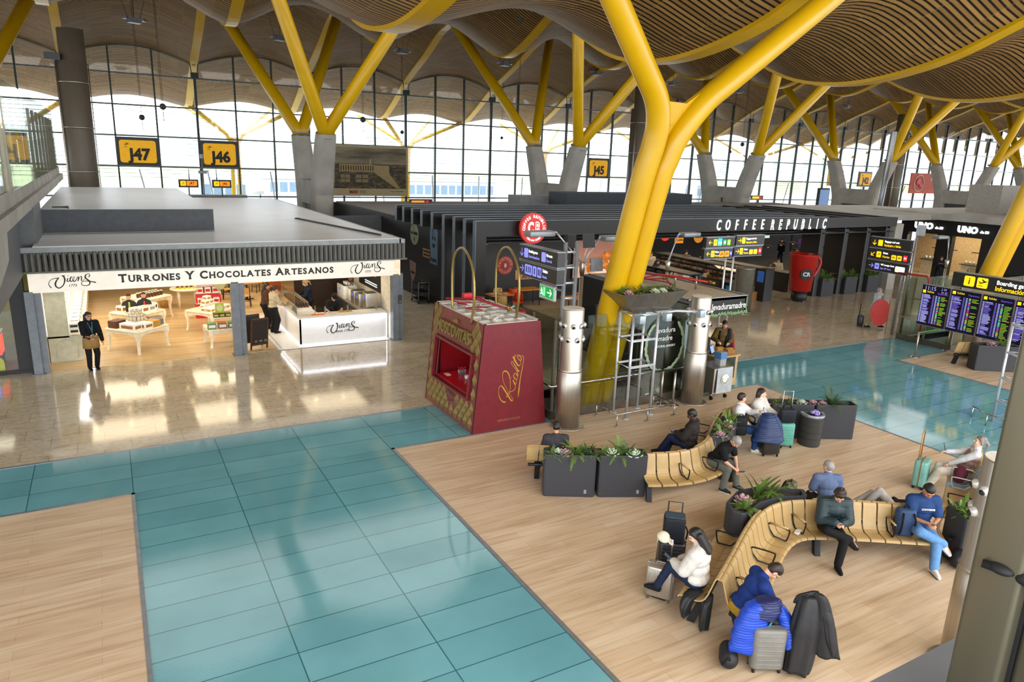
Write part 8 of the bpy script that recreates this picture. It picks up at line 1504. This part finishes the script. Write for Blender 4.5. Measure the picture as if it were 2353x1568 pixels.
# coffee hall people, small in view
for i, (px, py, z, Y, lb, c, st) in enumerate(((1498, 560, 1.5, 30.5, 'barista in a pale shirt behind the pastry case by the yellow column', '#a89a84', 'stand'), (1508, 590, 1.4, 28, 'barista in a dark top bending behind the pastry case', '#2a3038', 'stand'), (1582, 555, 1.5, 30.5, 'barista in a tan cap behind the round hanging sign', '#5a4a38', 'stand'), (1766, 597, 1.15, 27.5, 'guest in a beige shirt seated left of the giant mug', '#a89878', 'sit'), (1789, 600, 1.15, 28.5, 'guest in a white top seated at the table next to the giant mug', '#b8ae98', 'sit'), (1780, 612, 1.1, 26.7, 'guest in dark clothes seated nearest behind the long counter', '#2c2a2a', 'sit'), (1800, 548, 1.55, 34, 'guest in a black suit walking deep inside the hall', '#17181c', 'stand'), (1860, 560, 1.5, 33, 'guest in a dark jacket standing near the bottle shelves', '#22201e', 'stand'))):
    p = onray(px, py, Y); person(lb, (p.x, p.y), ((-.5, -.8), (.3, -1), (-1, -.3), (1, -.2), (-.8, -.6), (.4, .9), (-1, 0), (.5, -.9))[i], st, lean=.1, head=(.4, 0), top=(cloth('hall%d' % i, c), .03, 1), pants=(BLK, .02), hair=(('short', 'long', 'cap', 'long', 'short', 'short', 'short', 'long')[i], 'dark'), vox=.02, skin='light')
person('person in dark clothes with a rucksack standing in front of the jewellery shop pillar', (43.0, 24.1), (-.8, -.6), 'stand', head=(.1, 0), top=(BLK, .05, 1), pants=(BLK, .03), vox=.018, skin='tan', hair=('short', 'dark'), hands=[(-.1, .25, 1.3), (.15, .25, 1.3)])
# ================================================================== luggage and coats
def suitcase(label, x, y, rz, d, m, ribs='h', handle=0, hm=None, wheels=RUB, trim=None):
    t = thing('suitcase', label, 'suitcase', (x, y, 0), rz); w_, dp, h = d; MB().rbox(-w_/2, w_/2, -dp/2, dp/2, .06, h, min(dp*.3, .07), 5).build('shell', m, t, local=True); q = MB()
    if ribs == 'h':
        for k in range(7): z = .14+(h-.24)*k/6; q.rbox(-w_/2+.04, w_/2-.04, -dp/2-.006, dp/2+.006, z, z+.025, .03)
    elif ribs == 'v':
        for k in range(11): x_ = -w_/2+.04+(w_-.08)*k/10; q.rbox(x_-.008, x_+.008, -dp/2-.005, dp/2+.005, .12, h-.05, .005)
    if ribs: q.build('ribs', m, t, local=True)
    MB().rbox(-w_/2-.004, w_/2+.004, -.012, .012, .058, h+.004, .006).build('seam', trim or BLACK, t, local=True)
    for sx_ in (-1, 1):
        for sy in (-1, 1): MB().cyl((sx_*(w_/2-.05)-.012, sy*(dp/2-.05), .032), (sx_*(w_/2-.05)+.012, sy*(dp/2-.05), .032), .032, None, 12).build('wheel', wheels, t, local=True); MB().cyl((sx_*(w_/2-.05), sy*(dp/2-.05), .032), (sx_*(w_/2-.05), sy*(dp/2-.05), .08), .014).build('wheel_fork', DGREY, t, local=True)
    if handle:
        hy = dp/2-.05; MB().tube([(-.11, hy, h-.02), (-.11, hy, h+handle), (.11, hy, h+handle), (.11, hy, h-.02)], .011, 8).build('pull_handle', hm or CHROME, t, local=True)
    MB().tube(catmull([(-.08, 0, h), (-.06, 0, h+.03), (.06, 0, h+.03), (.08, 0, h)], 4), .012, 6).build('top_handle', trim or BLACK, t, local=True); return t
rl = math.atan2(.5, .87); S1 = suitcase('silver ribbed suitcase with a cream cap on its raised handle, left of the big bench', 6.83, 7.12, -.95, (.42, .25, .58), M('silver_case', '#b4aca2', .3, .75, ns=3), 'v', .4, CHROME, M('wheel_grey', '#4a4a4c', .5), M('case_trim', '#9a9a9c', .3, .7))
cp = thing('baseball_cap', 'cream baseball cap hung on the silver suitcase handle', 'cap', (6.87, 7.19, 1.0), .6); q = MB().smooth(); q.ell((0, 0, 0), (.085, .1, .085)).ell((0, -.02, -.04), (.085, .085, .05)); fused(q, 'crown', cloth('cream_cap', '#d8d2bc'), cp, .01, 2, .5, None, True); MB().smooth().ell((0, -.11, -.05), (.07, .07, .012), Matrix.Rotation(.7, 3, 'X')).build('peak', cloth('cream_cap', ''), cp, local=True)
tag(MB().box(-.06, .06, -.02, .02, 0, .02).tube([(0, 0, .02), (.05, 0, .05), (.1, 0, .02)], .012, 6).build('luggage_tag', M('tag_orange', '#e8743a', .5), loc=(6.8, 7.0, .59), local=True), 'orange luggage tag on top of the silver suitcase', 'luggage tag')
S2 = suitcase('dark ribbed suitcase with a black bag strapped on it, behind the silver suitcase', 7.42, 7.55, -.7, (.42, .27, .62), M('case_black', '#1d1e22', .4), 'h', .62, BLACK)
bgx = thing('cabin_bag', 'square black bag standing on the dark ribbed suitcase', 'bag', (7.42, 7.55, .63), -.7); MB().rbox(-.17, .17, -.14, .1, .0, .42, .05, 4).build('body', cloth('bag_black', '#1f2329', .5), bgx, local=True); MB().rbox(-.16, .16, -.13, .09, .42, .44, .05, 4).build('top_panel', cloth('bag_blue', '#3a4654', .5), bgx, local=True); MB().tube(catmull([(.17, -.1, .3), (.21, -.08, .2), (.2, -.04, .05)], 4), .014, 6).build('strap', BLK, bgx, local=True); MB().box(-.17, -.15, -.16, -.14, .03, .09).build('orange_tag', M('tag_orange', ''), bgx, local=True)
S3 = suitcase('grey ribbed suitcase under the royal blue puffer coat in the foreground', 7.05, 5.28, -.5, (.44, .28, .66), M('case_grey', '#76746e', .4), 'h', .3)
BLP = puffer('royal', '#1442b4', 9, .4); BLN = puffer('navy_dk', '#1a2456', 9, .4)
def drape(pts, rx, ry, folds=7, amp_=.1, puff=0., seed=1, n=40, m=26, ax=None):      # a hanging cloth: rings down a path, with vertical folds or quilted bulges
    P = catmull(pts, 8); L = len(P); rs = []; R_ = random.Random(seed); ph = [R_.uniform(0, 6) for _ in range(4)]; ax = ax or 0.
    for i in range(L):
        u = i/(L-1); c = P[i]; ra = np.interp(u, np.linspace(0, 1, len(rx)), rx); rb = np.interp(u, np.linspace(0, 1, len(ry)), ry); bul = 1+puff*abs(math.sin(u*PI*7+.4))
        ring = []
        for k in range(n):
            a = 2*PI*k/n; f = 1+amp_*(.25+.75*u)*(math.sin(folds*a+ph[0]+u*1.5)*.6+math.sin(3*a+ph[1]+4*u)*.5+.3*math.sin(11*a+ph[2]-3*u)); x, y = ra*bul*f*math.cos(a), rb*bul*f*math.sin(a); ring.append((c.x+x*math.cos(ax)-y*math.sin(ax), c.y+x*math.sin(ax)+y*math.cos(ax), c.z+.02*u*math.sin(3*a+ph[3])))
        rs.append(ring)
    return MB().rings(rs, sm=True)
def coat(label, loc, parts, name='coat', cat='coat'):
    t = thing(name, label, cat, loc)
    for nm, m_, pts, rx, ry, kw in parts: drape(pts, rx, ry, **kw).build(nm, m_, t)
    return t
ct1 = coat('royal blue puffer coat draped over the grey suitcase', (6.95, 5.35, .25), [('body', BLP, [(7.08, 5.36, .98), (6.98, 5.4, .9), (6.86, 5.42, .62), (6.76, 5.42, .28)], (.08, .17, .2, .17), (.06, .1, .11, .09), dict(puff=.16, amp_=.05, ax=-.5)), ('shoulder_yoke', BLN, [(7.08, 5.36, 1.0), (7.07, 5.36, .97), (7.05, 5.35, .86), (7.0, 5.36, .76)], (.08, .16, .2, .17), (.06, .11, .13, .12), dict(amp_=.05, puff=.06, ax=-.5)), ('sleeve', BLP, [(7.16, 5.32, .96), (7.25, 5.24, .78), (7.27, 5.14, .55), (7.23, 5.06, .4)], (.06, .09, .08, .06), (.06, .08, .08, .05), dict(puff=.14, amp_=.04))], 'puffer_coat'); MB().tube(catmull([(7.1, 5.24, .9), (7.04, 5.25, .7), (6.93, 5.3, .48), (6.88, 5.32, .28)], 5), .012, 6).build('zip', M('zip_teal', '#2a8a98', .5), ct1)
BLCO = M('coat_black', '#17181b', .6, ns=8, na=.3, bump=(14, .5)); coat('long black winter coat standing draped over luggage in the foreground', (7.45, 5.0, .05), [('body', BLCO, [(7.44, 5.06, 1.12), (7.44, 5.04, 1.06), (7.4, 5.02, .7), (7.36, 5.02, .06)], (.03, .13, .19, .17), (.03, .09, .15, .15), dict(amp_=.16, folds=6, ax=-.6)), ('back_panel', BLCO, [(7.52, 4.98, 1.16), (7.56, 4.96, 1.08), (7.6, 4.9, .7), (7.64, 4.82, .3)], (.04, .1, .16, .17), (.03, .06, .06, .05), dict(amp_=.14, folds=5, ax=-.9, seed=3)), ('sleeve', BLCO, [(7.56, 4.98, 1.1), (7.63, 4.88, .85), (7.66, 4.8, .55), (7.7, 4.76, .36)], (.05, .085, .08, .06), (.05, .08, .07, .05), dict(amp_=.1, seed=5)), ('collar', BLCO, [(7.33, 5.16, .98), (7.38, 5.12, 1.08), (7.47, 5.05, 1.14), (7.54, 5.0, 1.15)], (.02, .05, .06, .03), (.02, .05, .05, .03), dict(amp_=.15, seed=7))], 'winter_coat')
bp2 = thing('backpack', 'black backpack with straps on the floor left of the royal blue coat', 'bag', (6.62, 5.5, 0), .4); q = MB().smooth(); q.cap((0, 0, .14), .13, (.1, .05, .2), .12); fused(q, 'body', BLCO, bp2, .014, 3, .5, None, True); MB().tube(catmull([(-.1, -.05, .2), (-.2, -.06, .3), (-.24, 0, .2), (-.12, .02, .12)], 5), .014, 6).build('strap', BLK, bp2, local=True)
bp3 = thing('handbag', 'black bag with a top handle standing between the royal blue coat and the black coat', 'bag', (7.36, 5.42, 0), -.3); MB().rbox(-.14, .14, -.1, .1, 0, .62, .06, 4).build('body', BLCO, bp3, local=True); MB().tube(catmull([(-.08, 0, .62), (-.05, 0, .72), (.05, 0, .72), (.08, 0, .62)], 4), .014, 6).build('handle', BLK, bp3, local=True)
coat('black jacket hanging over the seat edge beneath the person with long black hair', (6.9, 6.4, .1), [('body', BLCO, [(6.95, 6.42, .5), (6.85, 6.48, .46), (6.76, 6.48, .32), (6.74, 6.46, .18)], (.05, .14, .15, .12), (.04, .1, .08, .06), dict(amp_=.16, ax=.5)), ('sleeve', BLCO, [(7.02, 6.3, .5), (6.94, 6.26, .42), (6.9, 6.24, .22), (6.88, 6.22, .04)], (.05, .09, .09, .07), (.05, .07, .07, .06), dict(amp_=.12, seed=4))], 'black_jacket', 'jacket')
# luggage by the far bench
suitcase('black-brown suitcase under the navy puffer coat by the far bench', 12.86, 10.3, -.5, (.42, .28, .46), M('case_brownblack', '#2a2723', .45), None)
suitcase('turquoise suitcase with a black bag on top beside the far planters', 13.6, 10.52, -.5, (.4, .26, .62), M('case_turquoise', '#5aa292', .4), 'h', .75, CHROME)
NVP = puffer('navy', '#17305e', 9, .45); coat('navy blue puffer coat draped over the black-brown suitcase by the far bench', (12.75, 10.3, .4), [('body', NVP, [(12.84, 10.45, .98), (12.82, 10.42, .9), (12.74, 10.32, .65), (12.68, 10.26, .4)], (.06, .17, .28, .36), (.06, .12, .17, .18), dict(puff=.1, amp_=.06, ax=-.5)), ('sleeve', NVP, [(12.96, 10.42, .96), (13.04, 10.34, .8), (13.06, 10.26, .58), (13.04, 10.2, .4)], (.06, .09, .09, .08), (.06, .08, .08, .07), dict(puff=.1, amp_=.04))], 'puffer_coat')
bk2 = thing('travel_bag', 'black travel bag sitting on the turquoise suitcase', 'bag', (13.55, 10.5, .65), -.5); MB().rbox(-.2, .2, -.13, .1, 0, .34, .07, 4).build('body', cloth('bag_black', ''), bk2, local=True); MB().tube(catmull([(-.1, 0, .34), (-.06, 0, .42), (.06, 0, .42), (.1, 0, .34)], 4), .014, 6).build('handle', BLK, bk2, local=True)
def backpack(label, x, y, z, rz, m, s=1., m2=None):
    t = thing('backpack', label, 'bag', (x, y, z), rz); q = MB().smooth(); q.rbox(-.15*s, .15*s, -.1*s, .1*s, 0, .46*s, .08*s, 4).build('body', m, t, local=True); MB().rbox(-.12*s, .12*s, -.14*s, -.09*s, .04*s, .26*s, .03*s, 3).build('front_pocket', m2 or m, t, local=True)
    MB().tube(catmull([(-.04*s, 0, .46*s), (-.03*s, 0, .5*s), (.03*s, 0, .5*s), (.04*s, 0, .46*s)], 4), .01, 6).build('grab_handle', BLK, t, local=True)
    for sd in (-1, 1): MB().tube(catmull([(sd*.08*s, .1*s, .42*s), (sd*.1*s, .15*s, .3*s), (sd*.1*s, .14*s, .12*s), (sd*.1*s, .1*s, .05*s)], 4), .016*s, 6).build('strap', BLK, t, local=True)
    return t
backpack('black backpack standing on the seat left of the person in the white sweater', 12.28, 10.72, .445, -.6, cloth('pack_black', '#1c1f22', .6)); backpack('blue and black rucksack on the bench beside the person in the blue t-shirt', 11.38, 6.18, .445, 2.55, cloth('pack_blue', '#33486a', .6), 1.05, BLK)
CAM = img_mat('camouflage', [(.4, '#2c3320'), (.48, '#55603a'), (.56, '#7d7a52'), (.64, '#39412a')], (1, 1, 1), 11); backpack('camouflage backpack lying beside the plaid shirt, behind the curved planter', 10.35, 7.72, .5, .5, CAM, 1.0)
tag(MB().box(10.1, 10.6, 7.6, 7.9, .0, .44).build('side_stool', LEGB, loc=(10.35, 7.75, 0)), 'dark low stool under the camouflage backpack', 'stool')
backpack('black rucksack on the floor beside the grey-haired person in the black polo', 11.02, 9.72, 0, .8, cloth('pack_black', ''), 1.0)
bgk = thing('black_rucksack', 'big round black rucksack on the floor beneath the right end of the big bench', 'bag', (12.0, 5.52, 0)); q = MB().smooth(); q.cap((12.0, 5.5, .17), .17, (12.25, 5.42, .3), .17); fused(q, 'body', BLCO, bgk, .015, 3, .5)
bt = thing('water_bottle', 'green-tinted water bottle standing on the floor in front of the big black rucksack', 'bottle', (11.82, 5.22, 0)); MB().lathe([(.032, 0), (.036, .02), (.034, .15), (.014, .2), (.014, .22)], n=14).build('body', M('bottle_green', '#7fb0a0', .1, trans=.6), bt, local=True); MB().lathe([(.016, .22), (.016, .24)], n=12).build('cap', M('cap_white2', '#d8e0dc', .5), bt, local=True)
nk = tag(MB().rbox(-.09, .09, -.045, .045, 0, .03, .03).build('white_napkin', WHITE, loc=(*(b2.at(3.2)+b2.nrm(3.2)*.36).xy, .44), local=True), 'white folded napkin lying on the oak seats of the big bench', 'napkin'); nk.rotation_euler = (0, 0, .4)
tag(MB().rbox(-.09, .09, -.05, .05, 0, .02, .02).build('black_wallet', BLACK, loc=(12.02, 5.72, .445), local=True), 'black wallet on the last seat of the big bench', 'wallet')
suitcase('mint green suitcase with an orange-brown raised handle by the right-hand bench', 14.5, 7.72, .35, (.42, .26, .62), M('case_mint', '#79b8b0', .35), None, .62, M('handle_amber', '#b87a30', .4), RUB, M('strap_brown', '#8a5a38', .5))
bgm = thing('maroon_bag', 'maroon knitted bag on the blue grey seat of the right-hand bench', 'bag', (14.55, 6.95, .44)); q = MB().smooth(); q.cap((14.45, 6.95, .55), .11, (14.7, 7.05, .58), .13); fused(q, 'body', cloth('maroon', '#5a2434', .8, (25, .6)), bgm, .014, 3, .5)
tc_ = suitcase('black trolley case pulled behind the walking person in the white shirt', 27.72, 18.45, .65, (.36, .24, .5), M('case_black', ''), None, .5, BLACK)
rc_ = onray(2022, 718, 17.5); nq = Vector((-.75, -.66, 0)); rq = Vector((.66, -.75, 0)); rp = thing('red_round_panel', 'red oval panel beside a stone stand at the far glass screen', 'sign', (rc_.x, rc_.y, 0)); MB().rings([[rc_+rq*.36*math.cos(a)+Vector((0, 0, .56*math.sin(a)))+nq*e for a in np.linspace(0, 2*PI, 28, False)] for e in (0, .08)], sm=False).build('red_panel', M('panel_red', '#c02418', .4), rp); sp_ = rc_+rq*.45; MB().cbox((sp_.x, sp_.y, .72), (.28, .2, 1.44), -.85).build('stone_stand', M('travertine', '#a5937a', .6), rp)
flush()
